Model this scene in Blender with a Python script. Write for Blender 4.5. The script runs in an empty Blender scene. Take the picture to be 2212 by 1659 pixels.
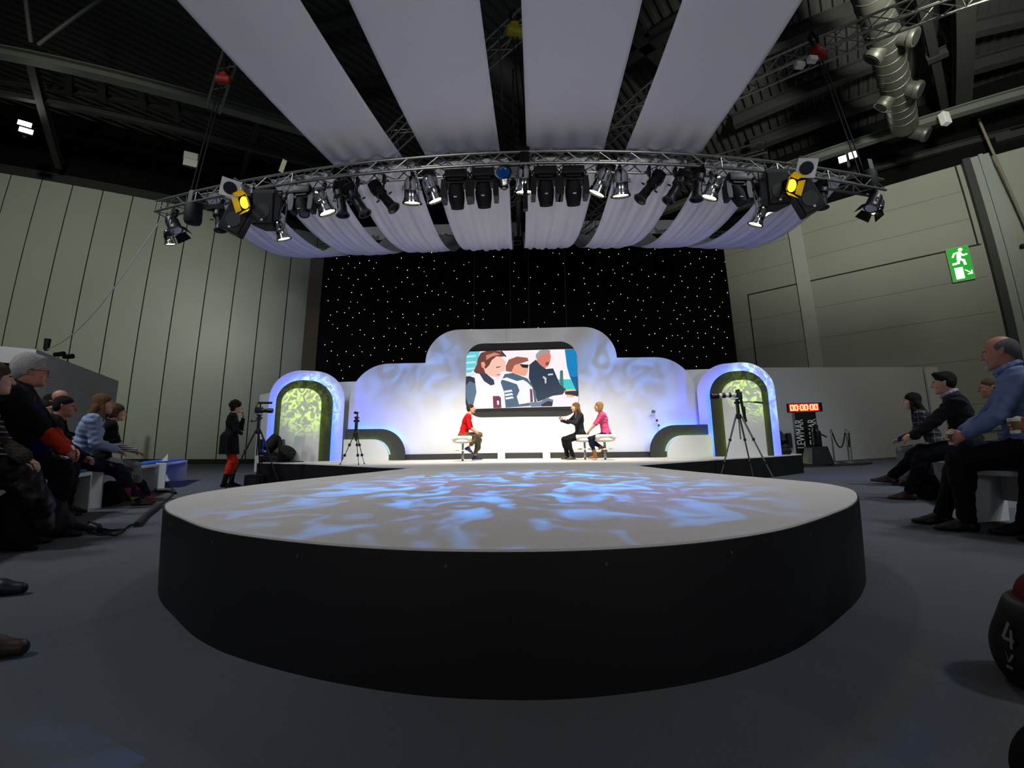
import bpy, bmesh, math, random
import numpy as np
from mathutils import Vector, Matrix, Euler, noise
random.seed(7)
PI = math.pi
C = bpy.context.scene.collection
SC = bpy.context.scene

# ------------------------------------------------------------------ camera
cd = bpy.data.cameras.new('camera')
cam = bpy.data.objects.new('camera', cd)
C.objects.link(cam)
SC.camera = cam
Bm = [[0.9996504519651848, -0.021414341001432215, 0.015504834255039002],
      [0.02361776122643276, 0.9868839158317328, -0.1596945147062869],
      [-0.01188171874995622, 0.16000488327579146, 0.9870447112909563]]
CAMZ = 0.75
cam.matrix_world = Matrix([[Bm[i][0], Bm[i][2], -Bm[i][1], (0, 0, CAMZ)[i]] for i in range(3)] + [[0, 0, 0, 1]])
cd.type = 'PANO'
cd.panorama_type = 'FISHEYE_LENS_POLYNOMIAL'
cd.fisheye_fov = 3.1
cd.fisheye_polynomial_k0 = 0
cd.fisheye_polynomial_k1 = -0.07693870770452062
cd.fisheye_polynomial_k2 = 0.000864276791990022
cd.fisheye_polynomial_k3 = 4.051995066619787e-05
cd.fisheye_polynomial_k4 = -1.2368966640718222e-06
cd.sensor_fit = 'HORIZONTAL'
cd.sensor_width = 36
cd.clip_start = 0.02
cd.clip_end = 200

# ------------------------------------------------------------------ world, exposure
wd = bpy.data.worlds.new('hall_air')
SC.world = wd
wd.use_nodes = True
wd.node_tree.nodes['Background'].inputs[0].default_value = (0.80, 0.92, 1.0, 1)
wd.node_tree.nodes['Background'].inputs[1].default_value = 0.035
SC.view_settings.view_transform = 'Standard'
SC.view_settings.look = 'None'
SC.view_settings.gamma = 1
SC.view_settings.exposure = 0.0
SC.view_settings.use_curve_mapping = False
SC.cycles.use_denoising = True
SC.cycles.max_bounces = 6
SC.cycles.diffuse_bounces = 3
SC.cycles.glossy_bounces = 3
SC.cycles.transmission_bounces = 4
SC.cycles.sample_clamp_indirect = 6
SC.cycles.sample_clamp_direct = 0
SC.cycles.caustics_reflective = False
SC.cycles.caustics_refractive = False

def lin(c):
    if isinstance(c, str):
        c = [int(c[i:i + 2], 16) / 255 for i in (0, 2, 4)]
    return tuple(v / 12.92 if v <= .04045 else ((v + .055) / 1.055) ** 2.4 for v in c)

def aim(o, tgt):
    d = Vector(tgt) - Vector(o.location)
    o.rotation_euler = d.to_track_quat('-Z', 'Y').to_euler()

def spot(loc, tgt, power, ang, col=(1, 1, 1), blend=1.0, r=.12, gobo=None, sharp=None):
    ld = bpy.data.lights.new('spot_beam', 'SPOT')
    ld.energy = power; ld.spot_size = math.radians(ang); ld.spot_blend = blend
    ld.color = col; ld.shadow_soft_size = r
    o = bpy.data.objects.new('spot_beam', ld); C.objects.link(o); o.location = loc; aim(o, tgt)
    if gobo:      # a patterned glass in the projector: mottled light
        sc_, lo, hi, dist, base = gobo
        ld.use_nodes = True
        nt = ld.node_tree; em = nt.nodes['Emission']
        tc = nt.nodes.new('ShaderNodeTexCoord'); nz = nt.nodes.new('ShaderNodeTexNoise')
        sp = nt.nodes.new('ShaderNodeSeparateXYZ'); dx = nt.nodes.new('ShaderNodeMath'); dy = nt.nodes.new('ShaderNodeMath')
        cb = nt.nodes.new('ShaderNodeCombineXYZ'); cr = nt.nodes.new('ShaderNodeMapRange')
        dx.operation = dy.operation = 'DIVIDE'
        nt.links.new(tc.outputs['Normal'], sp.inputs[0])
        nt.links.new(sp.outputs[0], dx.inputs[0]); nt.links.new(sp.outputs[2], dx.inputs[1])
        nt.links.new(sp.outputs[1], dy.inputs[0]); nt.links.new(sp.outputs[2], dy.inputs[1])
        nt.links.new(dx.outputs[0], cb.inputs[0]); nt.links.new(dy.outputs[0], cb.inputs[1])
        nt.links.new(cb.outputs[0], nz.inputs['Vector'])
        nz.inputs['Scale'].default_value = sc_; nz.inputs['Detail'].default_value = 3
        nz.inputs['Distortion'].default_value = dist
        cr.inputs[1].default_value = lo; cr.inputs[2].default_value = hi
        cr.inputs[3].default_value = base; cr.inputs[4].default_value = 1
        nt.links.new(nz.outputs[0], cr.inputs[0]); nt.links.new(cr.outputs[0], em.inputs[1])
    return o

def area(loc, tgt, power, sx, sy, col=(1, 1, 1), spread=180):
    ld = bpy.data.lights.new('flood_beam', 'AREA')
    ld.shape = 'RECTANGLE'; ld.size = sx; ld.size_y = sy; ld.energy = power; ld.color = col
    ld.spread = math.radians(spread)
    o = bpy.data.objects.new('flood_beam', ld); C.objects.link(o); o.location = loc; aim(o, tgt)
    return o

S = 0.436            # height of the stage top
WY = 9.2             # plane of the white scenery wall
AY = 8.75            # plane of the two arches

# stage wash from the lamps on the front truss
WARM = (1.0, 0.93, 0.78)
for px_ in (-2.6, -1.2, 1.2, 2.6):
    spot((px_, 5.95, 4.35), (px_ * .75, 8.6, 0.5), 560, 56, WARM, 1.0, .10)
spot((0.1, 5.95, 4.35), (0, 8.5, 0.5), 700, 52, (1, .95, .82), 1.0, .10)
for px_, tx in ((-4.2, -3.4), (4.2, 3.6)):
    spot((px_, 6.1, 4.35), (tx, 8.7, 0.5), 150, 60, WARM, 1.0, .1)
# soft wash on the round fore-stage
for px_ in (-2.2, 2.2):
    spot((px_, 5.2, 4.3), (px_ * .3, 2.9, S), 85, 75, (1, .93, .86), 1.0, .2)
# blue mottled projections
spot((0.55, 5.1, 4.3), (0.0, 3.4, S), 2300, 50, (.02, .30, 1.0), .9, .01, gobo=(15.0, .49, .66, 1.2, 0.0))
spot((-0.5, 5.1, 4.3), (0.1, 3.5, S), 300, 48, (.25, .15, 1.0), .8, .01, gobo=(3.0, .45, .7, .8, .05))
spot((-1.35, 5.9, 4.2), (-2.6, WY, 2.3), 520, 50, (.06, .28, 1.0), 1.0, .02, gobo=(7.0, .40, .66, 1.8, .15))
spot((2.05, 5.9, 4.2), (2.6, WY, 2.3), 520, 50, (.06, .28, 1.0), 1.0, .02, gobo=(7.0, .40, .66, 1.8, .15))
# lime mottled projections into the arches
spot((-3.6, 6.0, 4.2), (-4.95, AY, 1.75), 900, 24, (.62, 1.0, .03), .8, .005, gobo=(22.0, .46, .57, 2.5, .12))
spot((3.7, 6.0, 4.2), (5.45, AY, 1.75), 700, 24, (.62, 1.0, .03), .8, .005, gobo=(22.0, .46, .57, 2.5, .12))
# unseen spots added to light the walls, standing in for hall floods
spot((-6.0, -2.0, 10.5), (-19, 13.0, 6.8), 3800, 62, (1.0, 1.0, .80), 1.0, .4)
spot((-5.0, 0.0, 10.5), (-12, 17.5, 5.0), 900, 50, (.86, .95, 1.0), 1.0, .4)
spot((7.0, -1.0, 10.5), (17.5, 14.0, 6.5), 1500, 66, (1.0, 1.0, .80), 1.0, .4)
for sx_ in (-1, 1):     # unseen fill spots, added; the first two brighten the carpet
    spot((sx_ * 10.5, 0.5, 11.5), (sx_ * 6.5, 7.5, 0), 2600, 70, (.86, .94, 1.0), 1.0, .6)
    spot((sx_ * 7.5, -3.0, 11.5), (sx_ * 5.5, 3.5, 0), 1500, 75, (.86, .94, 1.0), 1.0, .6)
    spot((9.0, 3.0, 9.0), (14.0, 11.0, 15.6), 5000, 110, (1, 1, .85), 1.0, .5) if sx_ > 0 else None  # added up-aimed spot, brightens the right roof sheet
    spot((sx_ * 5.0, -8.0, 2.6), (sx_ * 1.0, 3.6, 5.3), 950, 70, (.95, .96, 1.0), 1.0, .5)  # added low spots behind the viewpoint, brighten the overhead cloths from below

# ------------------------------------------------------------------ materials
def M(name, col, rough=.6, metal=0., emit=None, est=0., nz=None, bump=None, spec=.5, sheen=0.):
    m = bpy.data.materials.new(name); m.use_nodes = True
    nt = m.node_tree; b = nt.nodes['Principled BSDF']
    c = lin(col)
    b.inputs['Base Color'].default_value = (*c, 1)
    b.inputs['Roughness'].default_value = rough
    b.inputs['Metallic'].default_value = metal
    b.inputs['Specular IOR Level'].default_value = spec
    if sheen: b.inputs['Sheen Weight'].default_value = sheen
    if emit is not None:
        b.inputs['Emission Color'].default_value = (*lin(emit), 1)
        b.inputs['Emission Strength'].default_value = est
    if nz or bump:
        tc = nt.nodes.new('ShaderNodeTexCoord')
    if nz:
        sc_, amt = nz
        t = nt.nodes.new('ShaderNodeTexNoise'); t.inputs['Scale'].default_value = sc_; t.inputs['Detail'].default_value = 5
        nt.links.new(tc.outputs['Object'], t.inputs['Vector'])
        mx = nt.nodes.new('ShaderNodeMix'); mx.data_type = 'RGBA'
        mx.inputs[6].default_value = (*[v * (1 - amt) for v in c], 1)
        mx.inputs[7].default_value = (*[min(1, v * (1 + amt)) for v in c], 1)
        nt.links.new(t.outputs[0], mx.inputs[0]); nt.links.new(mx.outputs[2], b.inputs['Base Color'])
    if bump:
        t = nt.nodes.new('ShaderNodeTexNoise'); t.inputs['Scale'].default_value = bump[0]; t.inputs['Detail'].default_value = 4
        nt.links.new(tc.outputs['Object'], t.inputs['Vector'])
        bp = nt.nodes.new('ShaderNodeBump'); bp.inputs['Strength'].default_value = bump[1]; bp.inputs['Distance'].default_value = .02
        nt.links.new(t.outputs[0], bp.inputs['Height']); nt.links.new(bp.outputs[0], b.inputs['Normal'])
    return m

def stripes(name, c1, c2, axis=2, freq=30., thr=.5, rough=.8, c3=None, axis2=0, freq2=30.):
    """bands (or a check when c3 is given) woven into cloth"""
    m = M(name, c1, rough); nt = m.node_tree; b = nt.nodes['Principled BSDF']
    tc = nt.nodes.new('ShaderNodeTexCoord'); sp = nt.nodes.new('ShaderNodeSeparateXYZ')
    nt.links.new(tc.outputs['Object'], sp.inputs[0])
    def band(ax, fr, th):
        a = nt.nodes.new('ShaderNodeMath'); a.operation = 'MULTIPLY'; a.inputs[1].default_value = fr
        f = nt.nodes.new('ShaderNodeMath'); f.operation = 'FRACT'
        g = nt.nodes.new('ShaderNodeMath'); g.operation = 'LESS_THAN'; g.inputs[1].default_value = th
        nt.links.new(sp.outputs[ax], a.inputs[0]); nt.links.new(a.outputs[0], f.inputs[0]); nt.links.new(f.outputs[0], g.inputs[0])
        return g
    g = band(axis, freq, thr)
    mx = nt.nodes.new('ShaderNodeMix'); mx.data_type = 'RGBA'
    mx.inputs[6].default_value = (*lin(c1), 1); mx.inputs[7].default_value = (*lin(c2), 1)
    nt.links.new(g.outputs[0], mx.inputs[0]); out = mx
    if c3:
        h = band(axis2, freq2, thr)
        m2 = nt.nodes.new('ShaderNodeMix'); m2.data_type = 'RGBA'; m2.inputs[7].default_value = (*lin(c3), 1)
        nt.links.new(h.outputs[0], m2.inputs[0]); nt.links.new(mx.outputs[2], m2.inputs[6]); out = m2
    nt.links.new(out.outputs[2], b.inputs['Base Color'])
    return m

K = {}
K['carpet'] = M('grey_carpet', (.40, .41, .43), .95, nz=(90, .12), bump=(400, .5), spec=.1)
K['deck'] = M('pale_stage_carpet', (.84, .82, .80), .9, nz=(40, .04), bump=(300, .25), spec=.15)
K['skirt'] = M('black_stage_fascia', (.062, .062, .07), .55, nz=(6, .15), spec=.3)
K['white'] = M('white_paint', (.88, .88, .88), .55, nz=(3, .02), spec=.3)
K['white_flat'] = M('white_scenery_paint', (.88, .88, .88), .7, nz=(2, .02), spec=.2)
K['blackpaint'] = M('charcoal_paint', (.22, .22, .22), .7, nz=(5, .08), spec=.2)
K['wallL'] = M('pale_wall_panel', (.70, .73, .70), .38, nz=(.6, .05), bump=(1.2, .05), spec=.35)
K['wallR'] = M('pale_block_wall', (.64, .65, .61), .6, nz=(.8, .06), bump=(3, .05), spec=.25)
K['gap'] = M('dark_joint', (.12, .13, .12), .8)
K['blackcloth'] = M('black_cloth', (.055, .055, .065), .95, spec=.05)
K['blackwall'] = M('black_acoustic_lining', (.06, .06, .065), .9, spec=.1)
K['steel'] = M('dark_painted_steel', (.20, .205, .20), .6, nz=(3, .1), spec=.3)
K['deckmetal'] = M('corrugated_roof_metal', (.26, .265, .26), .55, nz=(.7, .12), spec=.3)
K['galv'] = M('galvanised_tray', (.42, .44, .42), .5, .3)
K['alu'] = M('truss_aluminium', (.56, .56, .54), .32, .85, nz=(20, .05))
K['chrome'] = M('polished_aluminium', (.86, .86, .86), .16, 1.0)
K['black'] = M('black_metal', (.05, .05, .055), .45, spec=.4)
K['rubber'] = M('black_rubber', (.04, .04, .045), .7, spec=.3)
K['fabric'] = M('white_stretch_cloth', (.86, .86, .87), .9, bump=(2.0, .15), spec=.1)
K['duct'] = M('duct_metal', (.36, .36, .34), .45, .5, nz=(4, .12))
K['star'] = M('warm_star_bulb', (1, .9, .7), .5, emit=(1.0, .90, .68), est=4.5)
K['hot'] = M('lit_lamp_lens', (1, 1, .9), .5, emit=(1.0, .95, .78), est=9.)
K['warmrim'] = M('warm_lit_rim', (1, .9, .6), .3, 0., emit=(1, .85, .45), est=1.5)
K['yellowhot'] = M('lit_yellow_gel', (1, .8, .1), .4, emit=(1.0, .82, .10), est=7.)
K['yellowgel'] = M('yellow_gel', (.80, .70, .08), .4, emit=(.9, .75, .05), est=.12)
K['ledblue'] = M('blue_led_strip', (.1, .3, 1), .5, emit=(.0, .26, 1.0), est=120.)
K['ledlime'] = M('lime_led_strip', (.6, .9, .1), .5, emit=(.82, 1.0, .05), est=28.)
K['flood'] = M('lit_flood_lens', (1, 1, 1), .5, emit=(.98, 1.0, .96), est=14.)
K['floodoff'] = M('unlit_flood_lens', (.75, .77, .76), .3)
K['bluelens'] = M('blue_lens', (.03, .16, .30), .15, emit=(.02, .25, .5), est=.25)
K['red7'] = M('lit_red_digit', (1, .3, .1), .5, emit=(1.0, .72, .45), est=3.)
K['redglow'] = M('red_digit_halo', (.6, .02, .03), .5, emit=(1.0, .0, .05), est=1.2)
K['print'] = M('white_print', (.80, .80, .80), .7)
K['seatblue'] = M('blue_seat_pad', (.10, .36, .72), .7)
K['beige'] = M('pale_seat', (.90, .88, .83), .45)

# ------------------------------------------------------------------ mesh helpers
class MB:
    def __init__(s, xf=None):
        s.bm = bmesh.new(); s.mi = 0; s.xf = xf
    def _fin(s, vs, fs):
        for f in fs: f.material_index = s.mi
        if s.xf is not None:
            bmesh.ops.transform(s.bm, matrix=s.xf, verts=vs)
        return s
    def mesh(s, verts, faces):
        vs = [s.bm.verts.new(v) for v in verts]; fs = []
        for f in faces:
            try: fs.append(s.bm.faces.new([vs[i] for i in f]))
            except ValueError: pass
        return s._fin(vs, fs)
    def box(s, c, d, rot=None, bev=0):
        x, y, z = [v / 2 for v in d]
        R = Euler(rot).to_matrix() if rot is not None and not isinstance(rot, Matrix) else (rot or Matrix.Identity(3))
        P = [Vector(c) + R @ Vector((a * x, b * y, e * z)) for a in (-1, 1) for b in (-1, 1) for e in (-1, 1)]
        vs = [s.bm.verts.new(p) for p in P]
        fs = [s.bm.faces.new([vs[i] for i in f]) for f in ((0, 1, 3, 2), (4, 6, 7, 5), (0, 4, 5, 1), (2, 3, 7, 6), (0, 2, 6, 4), (1, 5, 7, 3))]
        for f in fs: f.material_index = s.mi
        if bev:
            es = list({e for f in fs for e in f.edges})
            r = bmesh.ops.bevel(s.bm, geom=es, offset=bev, segments=2, affect='EDGES', profile=.6)
            vs = list({v for f in r['faces'] for v in f.verts} | {v for v in vs if v.is_valid})
            for f in r['faces']: f.material_index = s.mi
        if s.xf is not None: bmesh.ops.transform(s.bm, matrix=s.xf, verts=[v for v in vs if v.is_valid])
        return s
    def tube(s, pts, r, n=8, cap=True, rs=None, closed=False):
        pts = [Vector(p) for p in pts]; N = len(pts); rings = []; allv = []; fs = []
        up = None
        for i, p in enumerate(pts):
            if closed: d = pts[(i + 1) % N] - pts[i - 1]
            else: d = pts[min(i + 1, N - 1)] - pts[max(i - 1, 0)]
            if d.length < 1e-9: d = Vector((0, 0, 1))
            d.normalize()
            if up is None:
                up = Vector((0, 0, 1)) if abs(d.z) < .9 else Vector((1, 0, 0))
            a = d.cross(up)
            if a.length < 1e-6: a = d.orthogonal()
            a.normalize(); b = a.cross(d).normalized(); up = b
            rr = rs[i] if rs else r
            ring = [s.bm.verts.new(p + (a * math.cos(2 * PI * k / n) + b * math.sin(2 * PI * k / n)) * rr) for k in range(n)]
            rings.append(ring); allv += ring
        for i in range(N if closed else N - 1):
            A, Bq = rings[i], rings[(i + 1) % N]
            for k in range(n): fs.append(s.bm.faces.new([A[k], A[(k + 1) % n], Bq[(k + 1) % n], Bq[k]]))
        if cap and not closed:
            fs.append(s.bm.faces.new(rings[0][::-1])); fs.append(s.bm.faces.new(rings[-1]))
        return s._fin(allv, fs)
    def cyl(s, a, b, r1, r2=None, n=16):
        return s.tube([a, b], r1, n, rs=[r1, r1 if r2 is None else r2])
    def lathe(s, prof, a=(0, 0, 0), ax=(0, 0, 1), n=20):
        """prof = list of (distance along axis, radius)"""
        a = Vector(a); d = Vector(ax).normalized(); u = d.orthogonal().normalized(); v = d.cross(u); rings = []; allv = []; fs = []
        for t, r in prof:
            ring = [s.bm.verts.new(a + d * t + (u * math.cos(2 * PI * k / n) + v * math.sin(2 * PI * k / n)) * max(r, 1e-4)) for k in range(n)]
            rings.append(ring); allv += ring
        for A, Bq in zip(rings, rings[1:]):
            for k in range(n): fs.append(s.bm.faces.new([A[k], A[(k + 1) % n], Bq[(k + 1) % n], Bq[k]]))
        fs.append(s.bm.faces.new(rings[0][::-1])); fs.append(s.bm.faces.new(rings[-1]))
        return s._fin(allv, fs)
    def prism(s, poly, y0, y1):
        """poly in (x,z), extruded along y"""
        n = len(poly)
        V = [(x, y0, z) for x, z in poly] + [(x, y1, z) for x, z in poly]
        F = [tuple(range(n))[::-1], tuple(range(n, 2 * n))] + [(i, (i + 1) % n, (i + 1) % n + n, i + n) for i in range(n)]
        return s.mesh(V, F)
    def slab(s, poly, z0, z1):
        n = len(poly)
        V = [(x, y, z0) for x, y in poly] + [(x, y, z1) for x, y in poly]
        F = [tuple(range(n))[::-1], tuple(range(n, 2 * n))] + [(i, (i + 1) % n, (i + 1) % n + n, i + n) for i in range(n)]
        return s.mesh(V, F)
    def band(s, outer, inner, y0, y1):
        """closed strip between two outlines of equal count, extruded along y"""
        n = len(outer); V = []
        for y in (y0, y1):
            V += [(x, y, z) for x, z in outer] + [(x, y, z) for x, z in inner]
        F = []
        for i in range(n):
            j = (i + 1) % n
            F += [(i, j, n + j, n + i), (2 * n + i, 3 * n + i, 3 * n + j, 2 * n + j), (i, 2 * n + i, 2 * n + j, j), (n + i, n + j, 3 * n + j, 3 * n + i)]
        return s.mesh(V, F)
    def ball(s, c, r, n=10):
        m = Matrix.Translation(Vector(c)) @ Matrix.Diagonal((*([r] * 3 if not hasattr(r, '__len__') else r), 1))
        g = bmesh.ops.create_uvsphere(s.bm, u_segments=n * 2, v_segments=n, radius=1, matrix=m)
        fs = {f for v in g['verts'] for f in v.link_faces}
        return s._fin(g['verts'], fs)
    def build(s, name, mats, parent=None, smooth=False, loc=None):
        bmesh.ops.recalc_face_normals(s.bm, faces=s.bm.faces[:])
        me = bpy.data.meshes.new(name); s.bm.to_mesh(me); s.bm.free()
        for m in (mats if isinstance(mats, (list, tuple)) else [mats]): me.materials.append(m)
        if smooth:
            me.polygons.foreach_set('use_smooth', [True] * len(me.polygons))
            try: me.set_sharp_from_angle(angle=math.radians(38))
            except Exception: pass
        o = bpy.data.objects.new(name, me); C.objects.link(o)
        if parent: o.parent = parent
        if loc: o.location = loc
        return o

def tag(o, label, cat, group=None):
    o['label'] = label; o['category'] = cat
    if group: o['group'] = group
    return o
def struct(o): o['kind'] = 'structure'; return o
def thing(name, label, cat, loc=(0, 0, 0), rz=0, group=None, rot=None):
    o = bpy.data.objects.new(name, None); C.objects.link(o); o.location = loc
    o.empty_display_size = .1
    o.rotation_euler = rot if rot is not None else (0, 0, rz)
    return tag(o, label, cat, group)
def dup(o, parent=None):
    c = o.copy(); C.objects.link(c); c.parent = parent
    for ch in list(o.children): dup(ch, c)
    return c
def rounded(pts, seg=8):
    """pts: (x, z, radius) -> outline with rounded corners"""
    out = []; n = len(pts)
    for i in range(n):
        x, z, r = pts[i]; p = Vector((x, z)); a = Vector(pts[i - 1][:2]); b = Vector(pts[(i + 1) % n][:2])
        if r <= 0: out.append((x, z)); continue
        u = (a - p).normalized(); v = (b - p).normalized(); th = u.angle(v) / 2
        d = min(r / math.tan(th), .5 * (a - p).length if pts[i - 1][2] > 0 else (a - p).length, .5 * (b - p).length if pts[(i + 1) % n][2] > 0 else (b - p).length)
        r2 = d * math.tan(th); c = p + (u + v).normalized() * (r2 / math.sin(th))
        s0 = p + u * d - c; s1 = p + v * d - c
        a0 = math.atan2(s0.y, s0.x); a1 = math.atan2(s1.y, s1.x); da = (a1 - a0 + PI) % (2 * PI) - PI
        for k in range(seg + 1):
            t = a0 + da * k / seg; out.append((c.x + r2 * math.cos(t), c.y + r2 * math.sin(t)))
    return out

# ================================================================== the hall
AL, AR = .549, -.701                       # directions of the two long walls in plan
PL = Vector((-14.74, 16.01, 0)); DL = Vector((math.cos(AL), math.sin(AL), 0)); NL = Vector((DL.y, -DL.x, 0))   # N* point into the hall
PR = Vector((16.9, 15.0, 0)); DR = Vector((math.cos(AR), math.sin(AR), 0)); NR = Vector((-abs(DR.y), -abs(DR.x), 0))
PR = Vector((15.84, 15.91, 0))
def onL(s, z, off=0.): return PL + DL * s + NL * off + Vector((0, 0, z))
def onR(s, z, off=0.): return PR + DR * s + NR * off + Vector((0, 0, z))
def wallbox(mb, on, s0, s1, z0, z1, o0, o1):
    P = [on(s_, z_, o_) for s_ in (s0, s1) for z_ in (z0, z1) for o_ in (o0, o1)]
    mb.mesh(P, [(0, 1, 3, 2), (4, 6, 7, 5), (0, 4, 5, 1), (2, 3, 7, 6), (0, 2, 6, 4), (1, 5, 7, 3)])

m = MB(); m.mesh([(-40, -12, 0), (40, -12, 0), (40, 45, 0), (-40, 45, 0)], [(0, 1, 2, 3)])
struct(m.build('floor', K['carpet']))

WT = 12.15                                  # top of the pale walls
m = MB()
step = 1.168; s0 = -7.03 - step * 16
k = 0
while s0 < 20:
    wallbox(m, onL, s0 + .022, s0 + step - .022, .22, WT, -.12, 0); s0 += step
m.mi = 1; wallbox(m, onL, -26, 20.6, 0, WT, -.25, -.03)
m.mi = 1; wallbox(m, onL, -26, 20.6, 0, .22, -.12, .02)
m.mi = 2; wallbox(m, onL, -26, 20.6, WT, 15.6, -.25, -.02)
m.mi = 3; wallbox(m, onL, -26, 20.6, WT - .02, WT + .38, -.25, .06)
struct(m.build('wall_left', [K['wallL'], K['gap'], K['blackwall'], K['steel']]))

m = MB()
wallbox(m, onR, -16.9, 22, 0, WT, -.3, 0)
m.mi = 1
wallbox(m, onR, -4.86, 4.25, 8.38, 8.44, 0, .02)          # dark joints
wallbox(m, onR, -4.89, -4.84, 0, 8.44, 0, .02)
wallbox(m, onR, 4.12, 4.18, 8.4, WT, 0, .02)
m.mi = 3
for z_ in (1.9, 3.7, 5.5, 7.0, 9.6, 10.9): wallbox(m, onR, -16.9, 4.2, z_, z_ + .025, 0, .005)
m.mi = 2; wallbox(m, onR, -16.9, 22, WT, 15.6, -.3, 0)
m.mi = 4; wallbox(m, onR, -2.62, -2.05, 0, WT, 0, .10)    # pilaster
struct(m.build('wall_right', [K['wallR'], K['gap'], K['blackwall'], M('faint_joint', (.50, .51, .48), .8), M('pilaster_paint', (.72, .73, .70), .6)]))

# roller shutter door on the right wall, with its guide column
m = MB()
wallbox(m, onR, 5.25, 22, 0, 11.6, 0, .08)
m.mi = 1
z_ = .4
while z_ < 7.7:
    wallbox(m, onR, 5.5, 22, z_, z_ + .42, .08, .16); z_ += .95
o = struct(m.build('door_1', [K['wallR'], M('shutter_slat', (.52, .55, .54), .5)]))
m = MB()
z_ = .3
while z_ < 8: m.cyl(onR(5.46, z_ - .05, .22), onR(5.46, z_ + .07, .22), .10, n=10); z_ += .95
m.build('shutter_roller', K['gap'], o)
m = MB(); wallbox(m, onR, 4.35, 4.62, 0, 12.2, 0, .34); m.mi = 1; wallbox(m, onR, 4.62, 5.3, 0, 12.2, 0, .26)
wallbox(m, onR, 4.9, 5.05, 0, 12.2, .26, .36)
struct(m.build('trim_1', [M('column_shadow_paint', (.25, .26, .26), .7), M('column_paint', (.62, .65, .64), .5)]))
m = MB(); wallbox(m, onR, 5.6, 22, 12.5, 12.8, 0, .4); struct(m.build('trim_2', K['steel']))
m = MB(); m.tube([onR(5.2, 13.6, .7), onR(5.25, 12.2, .75), onR(5.5, 10.0, .5), onR(5.75, 7.5, .4)], .05, 8)
tag(m.build('hanging_hose', M('pale_hose', (.55, .53, .48), .7)), 'pale hose hanging down beside the right wall column', 'hose')

# roof: corrugated sheet with ribs, running across the hall
def corrugate():
    m = MB(); u = Vector((.644, .765, 0)); v = Vector((.765, -.644, 0)); o0 = Vector((0, 12, 15.6)); p = .36
    V = []; F = []; n = 0
    for i in range(-95, 96):
        for a, z in ((0, 0), (.12, 0), (.17, .09), (.31, .09)):
            q = o0 + v * (i * p + a)
            V += [q - u * 34 + Vector((0, 0, z)), q + u * 26 + Vector((0, 0, z))]
    for i in range(len(V) // 2 - 1): F.append((2 * i, 2 * i + 1, 2 * i + 3, 2 * i + 2))
    m.mesh(V, F); return m
struct(corrugate().build('ceiling', K['deckmetal']))

def beam(a, b, w, h, mat=None, n=[2]):
    n[0] += 1
    a = Vector(a); b = Vector(b); d = (b - a); R = d.to_track_quat('Y', 'Z').to_matrix()
    m = MB(); L = d.length; c = (a + b) / 2; t = min(w, h) * .16
    m.box(c + R @ Vector((0, 0, h / 2)), (w, L, t), R); m.box(c - R @ Vector((0, 0, h / 2)), (w, L, t), R); m.box(c, (t, L, h), R)
    return struct(m.build('trim_%d' % n[0], mat or K['steel']))
def ext(a, b, e0, e1):
    a = Vector(a); b = Vector(b); d = (b - a).normalized(); return a - d * e0, b + d * e1
beam(*ext((-16.460,7.392,13.000), (-8.942,11.976,13.000), 8, 9), .34, .30, K['galv'])
beam(*ext((-18.365,8.716,13.000), (-7.958,14.831,13.000), 8, 9), .20, .25)
beam(*ext((-19.256,9.009,14.000), (-14.802,11.115,14.000), 8, 9), .15, .2)
beam(*ext((18.864,9.914,13.000), (12.989,14.491,13.000), 8, 7), .30, .30, K['galv'])
beam(*ext((21.081,11.560,13.000), (16.341,14.972,13.000), 8, 8), .22, .25)
for a, b in (((10.394,14.308,15.100), (14.070,11.291,15.100)), ((12.029,15.765,15.100), (15.910,12.730,15.100)), ((8.049,11.907,15.100), (11.759,9.395,15.100)), ((16.381,9.633,15.100), (18.191,8.617,15.100)), ((18.029,11.135,15.100), (19.818,9.883,15.100))):
    beam(*ext(a, b, .6, .8), .35, .55)
beam(*ext((13.272,7.098,14.000), (19.862,13.198,14.000), 1, 0), .55, .5)
beam(*ext((13.819,8.893,14.600), (21.831,15.157,14.600), 3, 0), .3, .4)
beam((15.769,9.917,14.400), (15.323,10.399,14.400), .25, .3)
m = MB(); p = Vector((19.862,13.198,14.000)); m.box((p.x, p.y, 12.9), (.5, .5, 2.4)); struct(m.build('trim_30', K['steel']))
# left braces and hangers
for a, b in (((-15.021,6.701,14.200), (-15.430,7.578,13.300)), ((-13.332,7.823,15.000), (-15.291,7.724,13.300))):
    m = MB(); m.cyl(a, b, .07, n=10); struct(m.build('trim_%d' % (31 + int(a[0] < -10)), K['galv']))
for a, b in (((-15.813,8.005,13.000), (-19.699,12.204,12.600)), ((-16.042,9.234,14.000), (-17.057,10.122,14.000)), ((-15.091,9.766,14.000), (-16.063,10.697,14.000)), ((-14.010,10.418,14.000), (-14.740,11.320,14.000)), ((-13.117,11.024,14.000), (-13.852,12.097,14.000))):
    beam(a, b, .25, .3)
beam((-10.509,12.582,14.000), (-14.174,16.339,14.000), .2, .25)
beam(*ext((-6.520,9.837,15.000), (-4.813,9.651,15.000), 4, 3), .3, .4)
beam(*ext((-1.274,11.808,15.000), (0.487,11.682,15.000), 3, 3), .4, .5)
beam(*ext((4.034,10.483,15.000), (6.782,12.483,15.000), 3, 3), .4, .5)
beam(*ext((4.424,11.349,15.000), (5.504,10.453,15.000), 3, 3), .4, .5)
beam(*ext((-6.887,12.235,15.000), (-5.173,12.212,15.000), 3, 2), .2, .3)

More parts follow.
